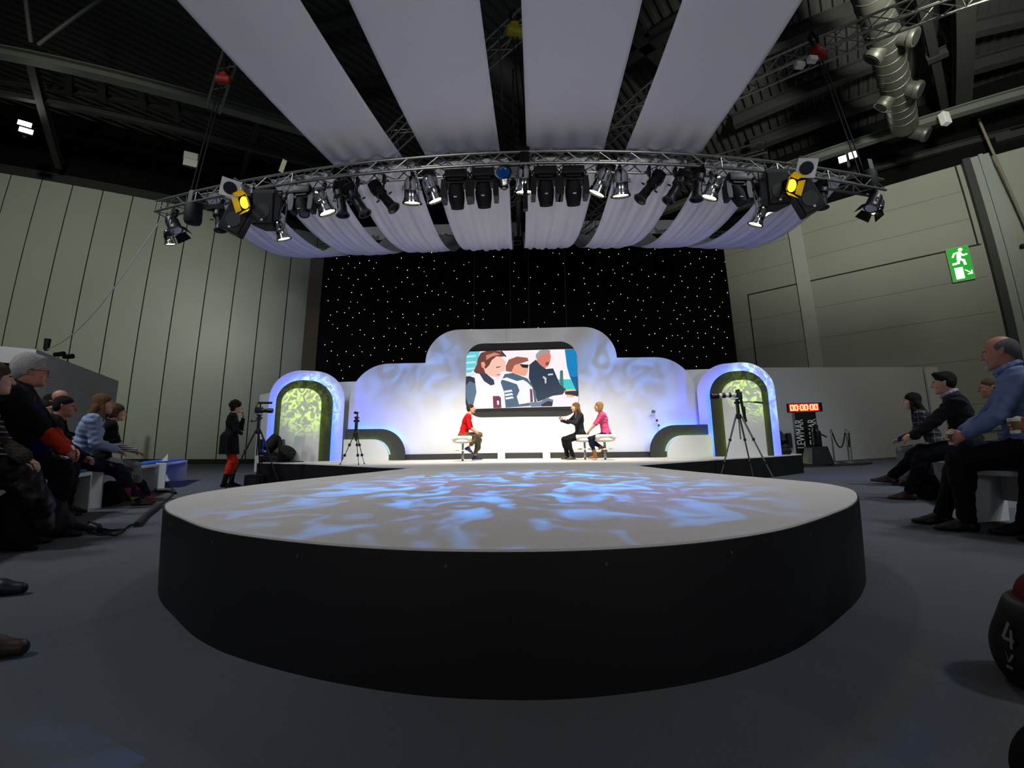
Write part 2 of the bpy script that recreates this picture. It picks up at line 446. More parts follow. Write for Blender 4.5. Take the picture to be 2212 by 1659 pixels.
# ------------------------------------------------------------------ box trusses hung under the roof
def boxtruss(path, w, h, rc, rb, pitch, name, label, group=None, top=True, tri=False):
    """path: function t->(centre, tangent); builds chord and bracing meshes"""
    root = thing(name, label, 'lighting truss', tuple(path(.5)[0]), group=group)
    off = Vector(root.location); n = max(2, int(round(path('len') / pitch)))
    pts = []
    for i in range(n + 1):
        c, d = path(i / n); d = d.normalized(); s_ = d.cross(Vector((0, 0, 1))).normalized()
        if s_.length < .1: s_ = Vector((1, 0, 0))
        u_ = s_.cross(d).normalized(); c = c - off
        pts.append([c + s_ * a * w / 2 + u_ * b * h / 2 for a, b in ((-1, -1), (1, -1), (1, 1), (-1, 1))])
    for k in range(4):
        m = MB(); m.tube([p[k] for p in pts], rc, 8); m.build('chord', K['alu'], root, True)
    m = MB()
    for i in range(n):
        for k in range(4):
            q = (k + 1) % 4; A, Bq = (k, q) if i % 2 else (q, k)
            m.tube([pts[i][A], pts[i + 1][Bq]], rb, 5)
            if k == 0 and i % 6 == 0: m.tube([pts[i][k], pts[i][q]], rb, 5)
            if i % 4 == 0 and k in (1, 3): m.tube([pts[i][k], pts[i][q]], rb, 5)
    m.build('bracing', K['alu'], root)
    return root
def straight(a, b):
    a = Vector(a); b = Vector(b)
    def f(t): return (b - a).length if t == 'len' else (a.lerp(b, t), b - a)
    return f
def arcy(x): return 5.39 - .006 * x + .0125 * x * x
TB = 5.2
def front(t):
    x0, x1 = -6.95, 6.75
    if t == 'len': return 14.3
    x = x0 + (x1 - x0) * t
    return Vector((x, arcy(x) + .11, TB + .11)), Vector((1, -.006 + .025 * x, 0))
ft = boxtruss(front, .22, .22, .022, .010, .27, 'lighting_truss', 'long curved silver box truss carrying the stage lamps and speakers')
bt = boxtruss(straight((-7.05, 12.05, 7.72), (7.25, 12.05, 7.72)), .25, .25, .026, .011, .33, 'lighting_truss', 'straight silver box truss along the top of the starry black curtain')
lab = ['silver truss high at right crossing in front of the fat duct', 'short silver truss end just above the right end of the front truss',
       'silver truss seen in the gap right of the third overhead cloth', 'silver truss seen in the centre gap between overhead cloths',
       'silver truss seen in the gap right of the leftmost overhead cloth', 'silver truss hanging in the dark left of the overhead cloths']
for (a, b, e0, e1), l_ in zip((((5.443,7.254,9.000), (8.424,4.981,9.000), .9, 2.), ((6.343,8.305,8.000), (5.816,8.577,8.000), 0., .8), ((2.289,8.346,8.500), (2.988,7.342,8.500), .5, .6), ((-0.672,6.675,9.000), (0.270,5.868,9.000), .5, .6), ((-3.029,7.888,8.000), (-2.333,7.292,8.000), .3, .4), ((-8.322,8.198,10.000), (-7.041,7.030,10.000), 0., 1.)), lab):
    w_ = .33 if 'duct' not in l_ else .36
    boxtruss(straight(*ext(a, b, e0, e1)), w_, w_, .028, .013, .42, 'roof_truss', l_, 'silver trusses under the roof')
for a, b, l_ in (((-0.701,9.052,6.800), (0.255,8.115,6.800), 'grey truss seen in the centre gap below the front truss'), ((1.820,9.564,6.600), (2.172,8.935,6.600), 'dim truss low in the gap right of the fourth swag')):
    boxtruss(straight(*ext(a, b, .1, .3)), .25, .25, .02, .01, .33, 'roof_truss', l_, 'silver trusses under the roof')

# ------------------------------------------------------------------ duct with its nozzles
t = thing('air_duct', 'fat spiral air duct with paired nozzles under the right roof', 'air duct', (11.945,9.123,12.500))
off = Vector(t.location); a, b = ext((9.733,7.272,12.500), (14.767,11.496,12.500), 2, .3)
m = MB(); m.cyl(a - off, b - off, .46, n=24)
d = (b - a).normalized(); L_ = (b - a).length
for i in range(int(L_ / .45)): m.lathe([(0, .46), (.01, .475), (.03, .475), (.04, .46)], a - off + d * i * .45, d, 24)
m.build('duct_pipe', K['duct'], t, True)
sd = d.cross(Vector((0, 0, 1))).normalized()
for i, q in enumerate(((11.225,8.349,12.500), (13.095,10.068,12.500), (15.316,11.929,12.500))):
    for sg in (-1, 1):
        if i == 2 and sg < 0: continue
        c = Vector(q) - off; ax = (sd * sg + Vector((0, 0, -.9))).normalized()
        m = MB(); m.lathe([(.2, .25), (.62, .25), (.64, .29), (.72, .29), (.78, .26)], c, ax, 18)
        nzl = m.build('nozzle', K['duct'], t, True)
        m = MB(); m.lathe([(.79, .2), (.80, .2)], c, ax, 18); m.build('opening', K['gap'], nzl)
t = thing('air_duct', 'short shiny duct glimpsed in the centre gap between overhead cloths', 'air duct', (-0.202,10.697,13.000))
a, b = Vector((-0.957,9.962,13.000)), Vector((0.607,11.558,13.000)); off = Vector(t.location)
m = MB(); m.cyl(a - off, b - off, .5, n=20); m.build('duct_pipe', K['duct'], t, True)

# ------------------------------------------------------------------ hoists, hangers and boxes up high
def chain_hoist(p, q, label, col):
    t = thing('chain_hoist', label, 'chain hoist', p, group='chain hoists')
    m = MB(); m.lathe([(-.18, .05), (-.15, .11), (.15, .11), (.18, .05)], (0, 0, 0), (1, .3, 0), 14); m.box((0, 0, .1), (.16, .2, .14), bev=.02)
    m.build('motor_body', M('hoist_' + col, {'red': (.55, .14, .08), 'yellow': (.62, .58, .1)}[col], .4), t, True)
    m = MB(); m.tube([(-.05, 0, .15), (-.09, 0, .45), (0, 0, .62), (.09, 0, .45), (.05, 0, .15)], .035, 8); m.build('sling', K['rubber'], t)
    m = MB(); d_ = Vector(q) - Vector(p)
    for o_ in (-.05, .05): m.tube([(o_, 0, -.15), d_ + Vector((o_, 0, 0))], .014, 6)
    m.build('chain', K['black'], t)
chain_hoist((6.388,6.187,8.700), (6.412,5.976,5.513), 'red motor hoist on the right roof truss with long chains', 'red')
chain_hoist((0.010,5.890,8.700), (0.164,5.499,5.547), 'yellow motor hoist in the centre gap between overhead cloths', 'yellow')
chain_hoist((-7.168,7.145,9.600), (-6.187,6.016,5.173), 'dark red hoist on the left roof truss in the shadows', 'red')
for i, (px) in enumerate(((1728,140,8.5), (1755,127,8.5))): pass
for p, l_ in (((6.018,6.325,8.500), 'small white box under the right roof truss, left one'), ((6.202,6.176,8.500), 'small white box under the right roof truss, right one beside the hoist')):
    m = MB(); m.box((0, 0, 0), (.19, .13, .11), bev=.015); o = m.build('junction_box', K['white'], loc=p); tag(o, l_, 'box', 'small white boxes on the roof truss')
for p, l_ in (((16.443,11.268,12.600), 'white sounder box on the roof beam above the right wall column'),):
    m = MB(); m.box((0, 0, 0), (.3, .25, .5), bev=.03); tag(m.build('junction_box', K['white'], loc=p), l_, 'box')

def rod(a, b, r, name, label, mat, cat, group=None):
    a = Vector(a); b = Vector(b)
    m = MB(); m.tube([(0, 0, 0), b - a], r, 6); o = m.build(name, mat, loc=a); return tag(o, label, cat, group)
for (a, b, l_) in (((-1.552,12.000,7.767), (-1.165,9.350,3.705), 'first thin wire holding the scenery, left of the screen centre'), ((-0.312,12.000,7.733), (-0.221,9.350,3.724), 'second thin wire holding the scenery, near the centre'),
                   ((0.306,12.000,7.718), (0.264,9.350,3.739), 'third thin wire holding the scenery, just right of centre'), ((1.507,12.000,7.690), (1.214,9.350,3.721), 'fourth thin wire holding the scenery, furthest right')):
    a = (b[0], 11.9, 7.6); q = (b[0], b[1], b[2])
    rod((b[0], WY + .15, 7.75), (b[0], WY + .15, b[2] - .02), .006, 'support_wire', l_, K['steel'], 'wire', 'wires from the truss to the scenery')
    b_ = MB(); b_.box((0, 0, 0), (.07, .07, .45), bev=.01); b_.cyl((0, 0, -.2), (0, 0, -.42), .03, n=8)
    tag(b_.build('wire_clamp', K['black'], loc=(b[0], 11.86, 7.7)), l_.replace('thin wire holding the scenery', 'black clamp on the back truss above its wire'), 'clamp', 'clamps on the back truss')
rod((-0.046,6.975,9.000), (-.05, 5.6, 5.45), .02, 'hanging_cable', 'thick cable dropping through the centre gap onto the front truss', K['steel'], 'cable')
rod((-0.303,5.498,9.000), (-.2, 5.6, 5.45), .012, 'hanging_cable', 'thin cable beside the thick one in the centre gap', K['steel'], 'cable')
m = MB(); m.box((0, 0, 0), (.16, .16, 1.0), bev=.02); m.box((0, 0, -.75), (.07, .07, 1.1)); tag(m.build('cable_drop', K['black'], loc=(.13, 5.45, 5.7)), 'bundle of black cables dropping over the middle of the front truss', 'cable bundle')
m = MB(); m.box((0, 0, 0), (.22, .2, .9), bev=.02); m.tube([(0, 0, .3), (-.05, .1, -.3), (.05, 0, -.9)], .05); tag(m.build('cable_drop', K['black'], loc=(.22, 11.8, 7.85)), 'bundle of black cables at the middle of the back truss', 'cable bundle')
rod((.02, 11.4, 7.5), (.02, 6.4, 5.3), .045, 'tie_bar', 'thin dark bar hanging behind the centre gap of the swags', K['steel'], 'bar')

# ------------------------------------------------------------------ cloth panels over the stage
def cloth(name, label, fn, nu, nv, group):
    m = MB(); V = []; F = []
    for i in range(nu + 1):
        for j in range(nv + 1): V.append(fn(i / nu, j / nv))
    for i in range(nu):
        for j in range(nv):
            a = i * (nv + 1) + j; F.append((a, a + 1, a + nv + 2, a + nv + 1))
    c = sum((Vector(v) for v in V), Vector()) / len(V)
    m.mesh([Vector(v) - c for v in V], F)
    o = m.build(name, K['fabric'], smooth=True, loc=c)
    sm = o.modifiers.new('thick', 'SOLIDIFY'); sm.thickness = .006
    return tag(o, label, 'ceiling drape', group)
near = ((-3.442,2.652,5.250), (-2.178,2.843,5.250), (-1.679,2.898,5.250), (-0.347,2.992,5.250), (0.078,3.007,5.250), (1.322,3.012,5.250), (1.734,3.000,5.250), (2.992,2.918,5.250))
far = ((-3.124,5.654,5.500), (-1.903,5.522,5.500), (-1.520,5.492,5.500), (-0.271,5.480,5.500), (0.170,5.456,5.500), (1.426,5.476,5.500), (1.788,5.491,5.500), (3.048,5.593,5.500))
names = ['leftmost', 'second from left', 'third from left', 'rightmost']
for i in range(4):
    a0, a1, b0, b1 = [Vector(v) for v in (near[2 * i], near[2 * i + 1], far[2 * i], far[2 * i + 1])]
    b0.y = arcy(b0.x) + .1; b1.y = arcy(b1.x) + .1
    def fn(u, v, a0=a0, a1=a1, b0=b0, b1=b1, i=i):
        # u: along (0 at the front truss, 1 behind the camera), v across
        p0 = b0.lerp(a0, u * 2.6); p1 = b1.lerp(a1, u * 2.6); p = p0.lerp(p1, v)
        p.z = 5.50 - .55 * math.sin(min(u * 1.05, 1) * PI) * .55 + .35 * max(0, u - .5)
        gath = max(0, 1 - u * 9)
        p.z += gath * .035 * math.sin(v * 21 + i) + .012 * math.sin(v * 6 + i + 4 * u)
        return p
    cloth('fabric_drape', 'long white cloth strip stretched overhead, %s of the four' % names[i], fn, 40, 24, 'white cloths over the fore-stage')
edges = [(-5.95, -4.72), (-4.40, -3.21), (-2.90, -1.72), (-1.40, -.13), (.16, 1.36), (1.68, 2.88), (3.20, 4.32), (4.60, 6.0)]
nm = ['outermost on the left', 'second from the left', 'third from the left', 'just left of the centre gap', 'just right of the centre gap', 'third from the right', 'second from the right', 'outermost on the right']
for i, (x0, x1) in enumerate(edges):
    def fn(u, v, x0=x0, x1=x1, i=i):
        xf = x0 + (x1 - x0) * v; y0 = arcy(xf) + .12; T_ = 11.75 - y0; t_ = u * T_
        z = 5.44 - .30 * t_ + (2.4 + .30 * T_) / T_ ** 2 * t_ * t_
        z += (.022 * math.sin(v * 25 + i * 2) + .018 * math.sin(v * 47 + i)) * (.3 + u) + .05 * math.sin(v * PI) * u * -1
        return (xf, y0 + t_, z)
    cloth('fabric_swag', 'white cloth sagging behind the front truss, %s' % nm[i], fn, 36, 48, 'white swags between the trusses')
m = MB(); m.box((0, 0, 0), (12.6, .02, .5)); tag(m.build('cloth_border', K['fabric'], loc=(0.1, 11.8, 7.95)), 'narrow blue-lit white cloth border above the back truss, seen between swags', 'cloth')

# ------------------------------------------------------------------ starry curtain
SY = 12.25
t = thing('star_curtain', 'tall black backdrop curtain dotted with small warm star lights', 'curtain', (0.1, SY, 0))
m = MB(); V = []; F = []; n = 220; x0, x1 = -6.88, 7.18
for i in range(n + 1):
    x = x0 + (x1 - x0) * i / n
    for z, a in ((.05, 1.), (4, .9), (7.75, .6)): V.append((x - .1, .03 * math.sin(x * 9 + .8 * math.sin(x * 2)) * a + .04, z))
for i in range(n):
    for k in (0, 1): F.append((3 * i + k, 3 * i + k + 1, 3 * i + k + 4, 3 * i + k + 3))
m.mesh(V, F); m.build('cloth', K['blackcloth'], t, True)
st = [(-6.723,7.656),(-6.711,7.385),(-6.368,7.302),(-6.255,7.733),(-5.917,7.353),(-5.576,7.447),(-5.188,7.406),(-4.826,7.477),(-4.706,7.572),(-5.195,7.160),(-5.930,7.072),(-5.524,7.080),(-4.929,7.075),(-6.120,6.906),(-5.689,6.920),(-5.014,6.867),(-6.501,6.867),(-6.604,6.521),(-6.153,6.659),(-5.885,6.526),(-5.546,6.478),(-5.281,6.622),(-4.811,6.455),(-6.666,6.248),(-6.192,6.202),(-5.697,6.264),(-5.744,6.001),(-5.055,6.134),(-4.650,6.192),(-4.484,6.004),(-5.395,5.906),(-6.554,5.729),(-6.202,5.751),(-5.754,5.662),(-5.512,5.637),(-4.801,5.704),(-4.467,5.630),(-5.796,5.438),(-6.208,5.320),(-5.940,5.277),(-5.252,5.373),(-5.430,5.256),(-4.926,5.214),(-6.426,5.207),(-5.641,5.093),(-4.451,5.046),(-4.906,4.954),(-6.483,5.015),(-6.328,4.872),(-5.809,4.816),(-6.156,4.733),(-5.361,4.653),(-4.374,4.694),(-5.203,4.481),(-5.633,4.501),(-4.907,4.355),(-4.543,4.414),(-6.305,4.254),(-6.551,4.165),(-5.346,4.090),(-4.839,4.020),(-4.342,4.104),(-4.369,3.945),(-6.312,3.943),(-5.798,3.915),(-5.254,3.897),(-6.094,3.793),(-5.535,3.779),(-4.960,3.778),(-6.427,3.603),(-6.016,3.492),(-5.653,3.397),(-5.228,3.427),(-5.927,3.276),(-5.859,3.003),(-4.549,3.547),(-4.192,3.575),(-3.911,3.631),(-3.869,3.981),(-4.126,4.068),(-3.637,4.135),(-3.350,4.012),(-3.630,4.315),(-3.277,4.447),(-3.134,4.545),(-3.823,4.518),(-3.127,3.867),(-3.463,4.766),(-3.728,4.814),(-4.164,4.686),(-3.123,4.787),(-2.748,4.733),(-2.400,4.751),(-3.915,5.055),(-3.936,5.176),(-4.312,5.267),(-3.407,5.175),(-3.140,5.038),(-2.894,5.149),(-2.672,5.315),(-2.330,5.325),(-3.978,5.726),(-3.718,5.615),(-3.447,5.789),(-3.185,5.927),(-2.955,5.983),(-2.734,5.844),(-2.488,5.928),(-2.252,5.771),(-4.203,6.139),(-4.005,6.336),(-3.625,6.244),(-3.815,6.496),(-3.126,6.195),(-3.160,6.530),(-3.248,6.695),(-3.428,6.852),(-3.829,6.763),(-4.182,6.875),(-4.055,7.220),(-4.336,7.403),(-4.235,7.751),(-3.503,7.525),(-3.317,7.227),(-3.001,7.395),(-2.902,7.084),(-2.905,6.782),(-2.658,7.507),(-2.518,6.995),(-2.210,6.701),(-2.112,6.418),(-2.594,6.265),(-2.149,7.549),(-2.153,7.785),(-1.670,7.756),(-1.872,6.918),(-1.699,6.999),(-1.683,6.302),(-1.859,5.622),(-1.732,5.530),(-1.560,5.813),(-1.429,5.516),(-1.502,5.084),(-2.061,5.064),(-1.710,4.807),(-1.611,4.613),(-1.214,5.291),(-1.214,4.962),(-0.989,5.524),(-1.184,5.945),(-0.900,5.986),(-1.398,6.478),(-0.908,6.470),(-1.101,6.791),(-0.847,7.198),(-0.542,7.164),(-1.122,7.430),(-0.469,7.651),(-0.552,5.808),(-0.439,5.498),(-0.129,6.945),(-0.160,6.636),(0.005,6.408),(-0.164,6.103),(-0.006,5.635),(0.253,5.544),(0.224,6.008),(0.413,6.403),(0.163,4.826),(0.256,7.376)]
st += [(0.686,7.438),(0.660,6.783),(0.415,6.399),(1.201,7.276),(1.422,7.241),(1.854,7.254),(1.443,7.647),(1.540,6.882),(1.355,6.477),(1.718,6.495),(0.898,6.160),(1.243,5.964),(0.686,5.847),(0.680,5.439),(1.163,5.465),(1.525,5.373),(1.191,5.160),(1.880,5.919),(0.852,4.805),(0.637,4.632),(0.165,4.826),(2.430,7.370),(2.811,7.254),(2.899,7.598),(3.113,7.092),(3.447,7.186),(3.822,7.360),(3.690,7.619),(3.132,7.655),(2.565,7.779),(4.414,7.119),(4.555,7.200),(4.710,7.352),(5.124,7.494),(4.950,6.900),(5.352,7.127),(5.576,7.271),(5.891,7.205),(5.852,7.579),(6.369,7.558),(6.653,7.526),(7.156,7.526),(6.852,7.310),(6.318,7.247),(6.472,7.051),(6.761,6.986),(6.230,6.985),(5.895,6.794),(5.697,6.692),(6.323,6.676),(7.104,6.862),(6.951,6.529),(2.207,6.882),(2.445,6.693),(2.835,6.598),(2.708,6.472),(2.223,6.328),(2.245,6.132),(2.360,5.809),(2.683,6.037),(3.121,6.043),(3.219,6.616),(3.276,6.487),(3.556,6.743),(3.736,6.858),(3.538,6.304),(3.854,6.430),(3.756,6.187),(4.009,6.057),(4.195,6.600),(4.413,6.352),(4.646,6.432),(4.929,6.323),(4.352,5.947),(5.495,6.345),(5.533,6.166),(5.263,6.021),(5.134,5.806),(6.042,6.285),(6.668,6.412),(6.579,6.306),(6.482,6.146),(7.041,6.187),(7.058,5.737),(6.494,5.871),(6.435,5.584),(6.000,5.624),(5.580,5.596),(5.714,5.929),(6.114,5.910),(3.431,5.732),(3.656,5.599),(3.992,5.515),(4.172,5.484),(4.438,5.608),(4.833,5.414),(5.271,5.383),(2.354,5.403),(2.541,5.434),(2.426,5.203),(3.025,5.411),(3.149,5.473),(2.974,5.161),(3.537,5.151),(4.092,5.160),(4.634,5.120),(5.165,5.133),(5.610,5.223),(5.705,5.115),(5.371,4.979),(5.257,4.834),(6.023,5.235),(6.236,5.155),(6.537,5.085),(6.735,5.239),(6.849,5.398),(6.639,4.922),(6.387,4.925),(6.996,4.894),(6.174,4.804),(5.809,4.749),(2.155,4.994),(2.603,4.982),(2.842,4.887),(3.232,4.862),(3.668,4.778),(3.882,4.931),(4.222,4.870),(4.675,4.873),(4.131,4.621),(5.030,4.655),(5.448,4.667),(4.646,4.502),(3.370,4.498),(3.009,4.332),(3.676,4.341),(4.285,4.304),(4.474,4.339),(5.581,4.398),(5.895,4.342),(6.153,4.322),(6.590,4.462),(6.374,4.537),(6.800,4.362),(6.864,4.168),(6.425,4.174),(6.404,3.971),(6.675,3.821),(6.761,3.613),(5.044,4.258),(5.222,4.269),(5.360,4.171),(4.844,4.175),(5.899,4.170),(5.675,3.882),(5.440,3.903),(6.040,3.850),(4.701,3.914),(3.252,4.115),(4.198,3.867),(4.356,3.726),(3.503,3.787),(4.965,3.740),(5.238,3.715),(5.329,3.498),(5.795,3.515),(6.104,3.544),(5.744,3.213)]
def star(m, x, z, r): m.ball((x - .1, -.05, z), (r, r * .8, r), 4)
proto = None
for i, (x, z) in enumerate(st[:100]):
    if proto is None:
        m = MB(); m.ball((0, 0, 0), .009, 4); proto = m.build('star_bulb', K['star'], t); o = proto
    else:
        o = proto.copy(); C.objects.link(o); o.parent = t
    o.location = (x - .1, -.05, z); o.scale = (random.choice((.8, 1, 1.15)),) * 3
m = MB()
for x, z in st[100:]: star(m, x, z, .009 * random.choice((.8, 1, 1.15)))
m.build('star_bulbs', K['star'], t)['kind'] = 'stuff'
m = MB(); m.box((0, 0, 0), (.55, .1, 7.7)); tag(m.build('side_curtain', M('brown_drape', (.30, .26, .22), .9), loc=(-7.2, 12.5, 3.85)), 'narrow brown drape edging the left side of the starry curtain', 'curtain')

# ================================================================== the stage
rim = [(1.69, 6.0), (1.80, 5.0), (1.93, 4.3), (2.08, 3.6), (2.18, 3.1), (2.20, 2.78), (2.09, 2.42), (1.86, 2.10), (1.60, 1.85), (1.35, 1.67), (1.12, 1.52), (.94, 1.42), (.74, 1.34), (.55, 1.285), (.36, 1.25), (.15, 1.225), (-.05, 1.22), (-.3, 1.233), (-.55, 1.27), (-.76, 1.315), (-.98, 1.375), (-1.15, 1.435), (-1.32, 1.52), (-1.55, 1.67), (-1.78, 1.83), (-2.0, 2.05), (-2.18, 2.38), (-2.26, 2.75), (-2.27, 3.25), (-2.21, 3.7), (-2.08, 4.25), (-1.88, 4.95), (-1.70, 5.6), (-1.68, 6.0)]
def catmull(P, k=4):
    out = []
    for i in range(len(P) - 1):
        p0 = P[max(i - 1, 0)]; p1 = P[i]; p2 = P[i + 1]; p3 = P[min(i + 2, len(P) - 1)]
        for j in range(k):
            u = j / k
            out.append(tuple(.5 * ((2 * p1[c]) + (-p0[c] + p2[c]) * u + (2 * p0[c] - 5 * p1[c] + 4 * p2[c] - p3[c]) * u * u + (-p0[c] + 3 * p1[c] - 3 * p2[c] + p3[c]) * u ** 3) for c in (0, 1)))
    return out + [P[-1]]
rim = catmull(rim, 4)
t = thing('stage_tongue', 'round-ended white stage tongue with a tall black front', 'stage', (0, 3.2, 0))
rl = [(x, y - 3.2) for x, y in rim]
m = MB(); m.slab(rl, 0, S - .008); m.build('fascia', K['skirt'], t)
m = MB(); m.slab([(x * .996, (y) * .996) for x, y in rl], S - .008, S); m.build('deck', K['deck'], t)
m = MB()
for i in range(4, len(rl) - 4, 9):
    x, y = rl[i]; nrm = Vector((x, y - .2, 0)).normalized(); m.lathe([(-.002, .006), (.003, .006), (.004, .002)], (x, y, S - .05), nrm, 8)
m.build('fixing_screws', K['steel'], t)['kind'] = 'stuff'

t = thing('stage_platform', 'wide low stage platform with black front under the scenery', 'stage', (0, 8, 0))
pf = [(-1.705, 6.005), (-2.3, 6.25), (-3.3, 6.95), (-4.4, 7.62), (-5.65, 8.0), (-5.65, 9.44), (6.55, 9.44), (6.55, 8.9), (5.3, 8.15), (4.3, 7.75), (3.1, 7.0), (2.3, 6.45), (1.715, 6.005)]
pl = [(x, y - 8) for x, y in pf]
m = MB(); m.slab(pl, 0, S - .02); m.build('fascia', K['skirt'], t)
m = MB(); m.slab([(x * .9985, y * .9985) for x, y in pl], S - .02, S + .001); m.build('deck', K['deck'], t)

# ------------------------------------------------------------------ the white scenery wall with the screen
main = rounded([(-4.22, S + .13, 0), (-4.22, 2.80, .95), (-2.36, 2.81, 0), (-2.36, 3.66, .98), (2.40, 3.67, .98), (2.40, 2.86, 0), (4.28, 2.85, .95), (4.28, S + .13, 0)], 12)
scr = rounded([(-1.36, 1.42, .42), (-1.36, 3.32, .42), (1.44, 3.34, .42), (1.44, 1.42, .42)], 10)
t = thing('scenery_wall', 'big stepped white scenery wall with rounded shoulders around the screen', 'stage set', (0, WY, 0))
def radial(outer, hole, y0, y1, c):
    """wall face with an opening: both outlines met at the same bearings from c"""
    def cast(P, a):
        d = (math.cos(a), math.sin(a)); best = 0
        for i in range(len(P)):
            x1, z1 = P[i][0] - c[0], P[i][1] - c[1]; x2, z2 = P[(i + 1) % len(P)][0] - c[0], P[(i + 1) % len(P)][1] - c[1]
            ex, ez = x2 - x1, z2 - z1; den = d[0] * ez - d[1] * ex
            if abs(den) < 1e-12: continue
            t_ = (x1 * ez - z1 * ex) / den; u_ = (x1 * d[1] - z1 * d[0]) / den
            if t_ > 0 and -1e-6 <= u_ <= 1 + 1e-6: best = max(best, t_)
        return (c[0] + d[0] * best, c[1] + d[1] * best)
    A = sorted({round(math.atan2(z - c[1], x - c[0]), 5) for P in (outer, hole) for x, z in P})
    A = [v for a_ in A for v in (a_ - 1e-4, a_ + 1e-4)]
    m = MB(); m.band([cast(outer, a_) for a_ in A], [cast(hole, a_) for a_ in A], y0, y1); return m
m = radial(main, scr, 0, .12, (.03, 2.42)); m.build('wall_face', K['white_flat'], t)
m = MB()
for x_ in (-.32,): m.box((x_, -.001, 3.5), (.006, .002, .32))
m.build('panel_joint', K['galv'], t)
m = MB(); m.box((.03, -.06, S + .068), (8.5, .08, .13)); m.build('base_board', K['blackpaint'], t)
sc1 = rounded([(-1.42, 1.36, .42), (-1.42, 3.38, .42), (1.50, 3.40, .42), (1.50, 1.36, .42)], 10)
m = MB(); m.prism(sc1, .125, .16); m.build('screen_surround', K['blackpaint'], t)

# the picture on the LED screen: flat shapes of light, a hair in front of one another
t = thing('led_screen', 'lit video screen showing three sailors in life vests', 'screen', (0, WY + .12, 0))
def pic(pts, col, lay, e=1.0):
    m = MB(); d = -.0012 * lay
    m.mesh([(x, d, z) for x, z in pts], [tuple(range(len(pts)))])
    bmesh.ops.triangulate(m.bm, faces=m.bm.faces[:])
    key = 'px_%02x%02x%02x' % tuple(int(c * 255) for c in col)
    mt = bpy.data.materials.get(key)
    if not mt:
        mt = M(key, (.02, .02, .02), .6, emit=col, est=e)
    return m, mt
L9 = []
def P9(pts, col, lay): L9.append((pts, col, lay))
clip = [(x, z) for x, z in rounded([(-1.37, .9, .01), (-1.37, 3.33, .42), (1.45, 3.35, .42), (1.45, .9, .01)], 10)]
P9([(-1.417,2.535),(-1.419,2.802),(-1.389,2.909),(-1.331,3.043),(-1.279,3.116),(-0.617,3.126),(0.042,3.130),(0.700,3.134),(1.382,3.133),(1.433,3.076),(1.472,2.887),(1.477,2.487),(1.458,2.015),(1.433,1.782),(1.378,1.675),(0.533,1.667),(-0.367,1.654),(-1.231,1.645),(-1.322,1.797),(-1.382,2.058)], (1.0, .95, .97), 0)
P9([(-1.389,2.909),(-1.331,3.043),(-1.279,3.116),(-1.009,3.119),(-1.079,2.850),(-1.158,2.637),(-1.249,2.569),(-1.401,2.561)], (.42, .80, .86), 1)
for q in range(4):
    P9([(x, z - q * .16) for x, z in [(-1.397,3.004),(-1.120,3.026),(-1.119,2.980),(-1.397,2.958)]], (.75, .93, .95), 2)
P9([(1.146,3.129),(1.388,3.130),(1.437,3.062),(1.472,2.887),(1.466,2.408),(1.449,2.120),(1.251,2.412),(1.188,2.678)], (.0, .50, .74), 1)
P9([(0.918,2.364),(1.461,2.356),(1.449,2.057),(1.317,2.101),(1.059,2.094),(0.959,2.180)], (.22, .80, .80), 2)
P9([(1.252,2.425),(1.464,2.421),(1.449,2.042),(1.393,2.068)], (.0, .36, .55), 3)
P9([(1.010,2.574),(1.050,2.595),(1.086,2.573),(1.087,2.152),(0.994,2.153)], (.27, .47, .47), 4)
# right-hand sailor
P9([(0.245,2.747),(0.405,2.878),(0.534,2.769),(0.661,2.633),(0.843,2.644),(0.868,2.444),(0.999,2.231),(1.149,2.093),(1.055,1.975),(0.823,1.947),(0.433,1.797),(0.361,2.058),(0.226,2.402)], (.16, .22, .30), 5)
P9([(0.459,2.958),(0.567,3.058),(0.764,3.071),(0.795,2.952),(0.770,2.818),(0.720,2.712),(0.640,2.647),(0.520,2.742),(0.431,2.851)], (.86, .50, .42), 6)
P9([(0.413,3.013),(0.516,3.119),(0.674,3.138),(0.773,3.114),(0.782,3.055),(0.605,3.031),(0.512,2.970),(0.470,2.864),(0.414,2.918)], (.62, .62, .62), 7)
P9([(0.665,2.807),(0.757,2.813),(0.720,2.718),(0.650,2.740)], (.55, .28, .25), 7)
P9([(0.709,2.505),(0.834,2.514),(0.838,2.476),(0.713,2.463)], (.8, .85, .9), 6)
P9([(0.578,2.449),(0.624,2.435),(0.670,2.395),(0.661,2.263),(0.625,2.264),(0.622,2.369),(0.582,2.407)], (.85, .80, .85), 6)
P9([(1.097,2.060),(1.188,2.103),(1.348,2.111),(1.392,2.042),(1.322,1.898),(1.156,1.911)], (.96, .72, .62), 7)
P9([(1.120,2.052),(1.450,2.068),(1.433,1.917),(1.260,1.961),(1.117,1.979)], (.16, .12, .12), 8)
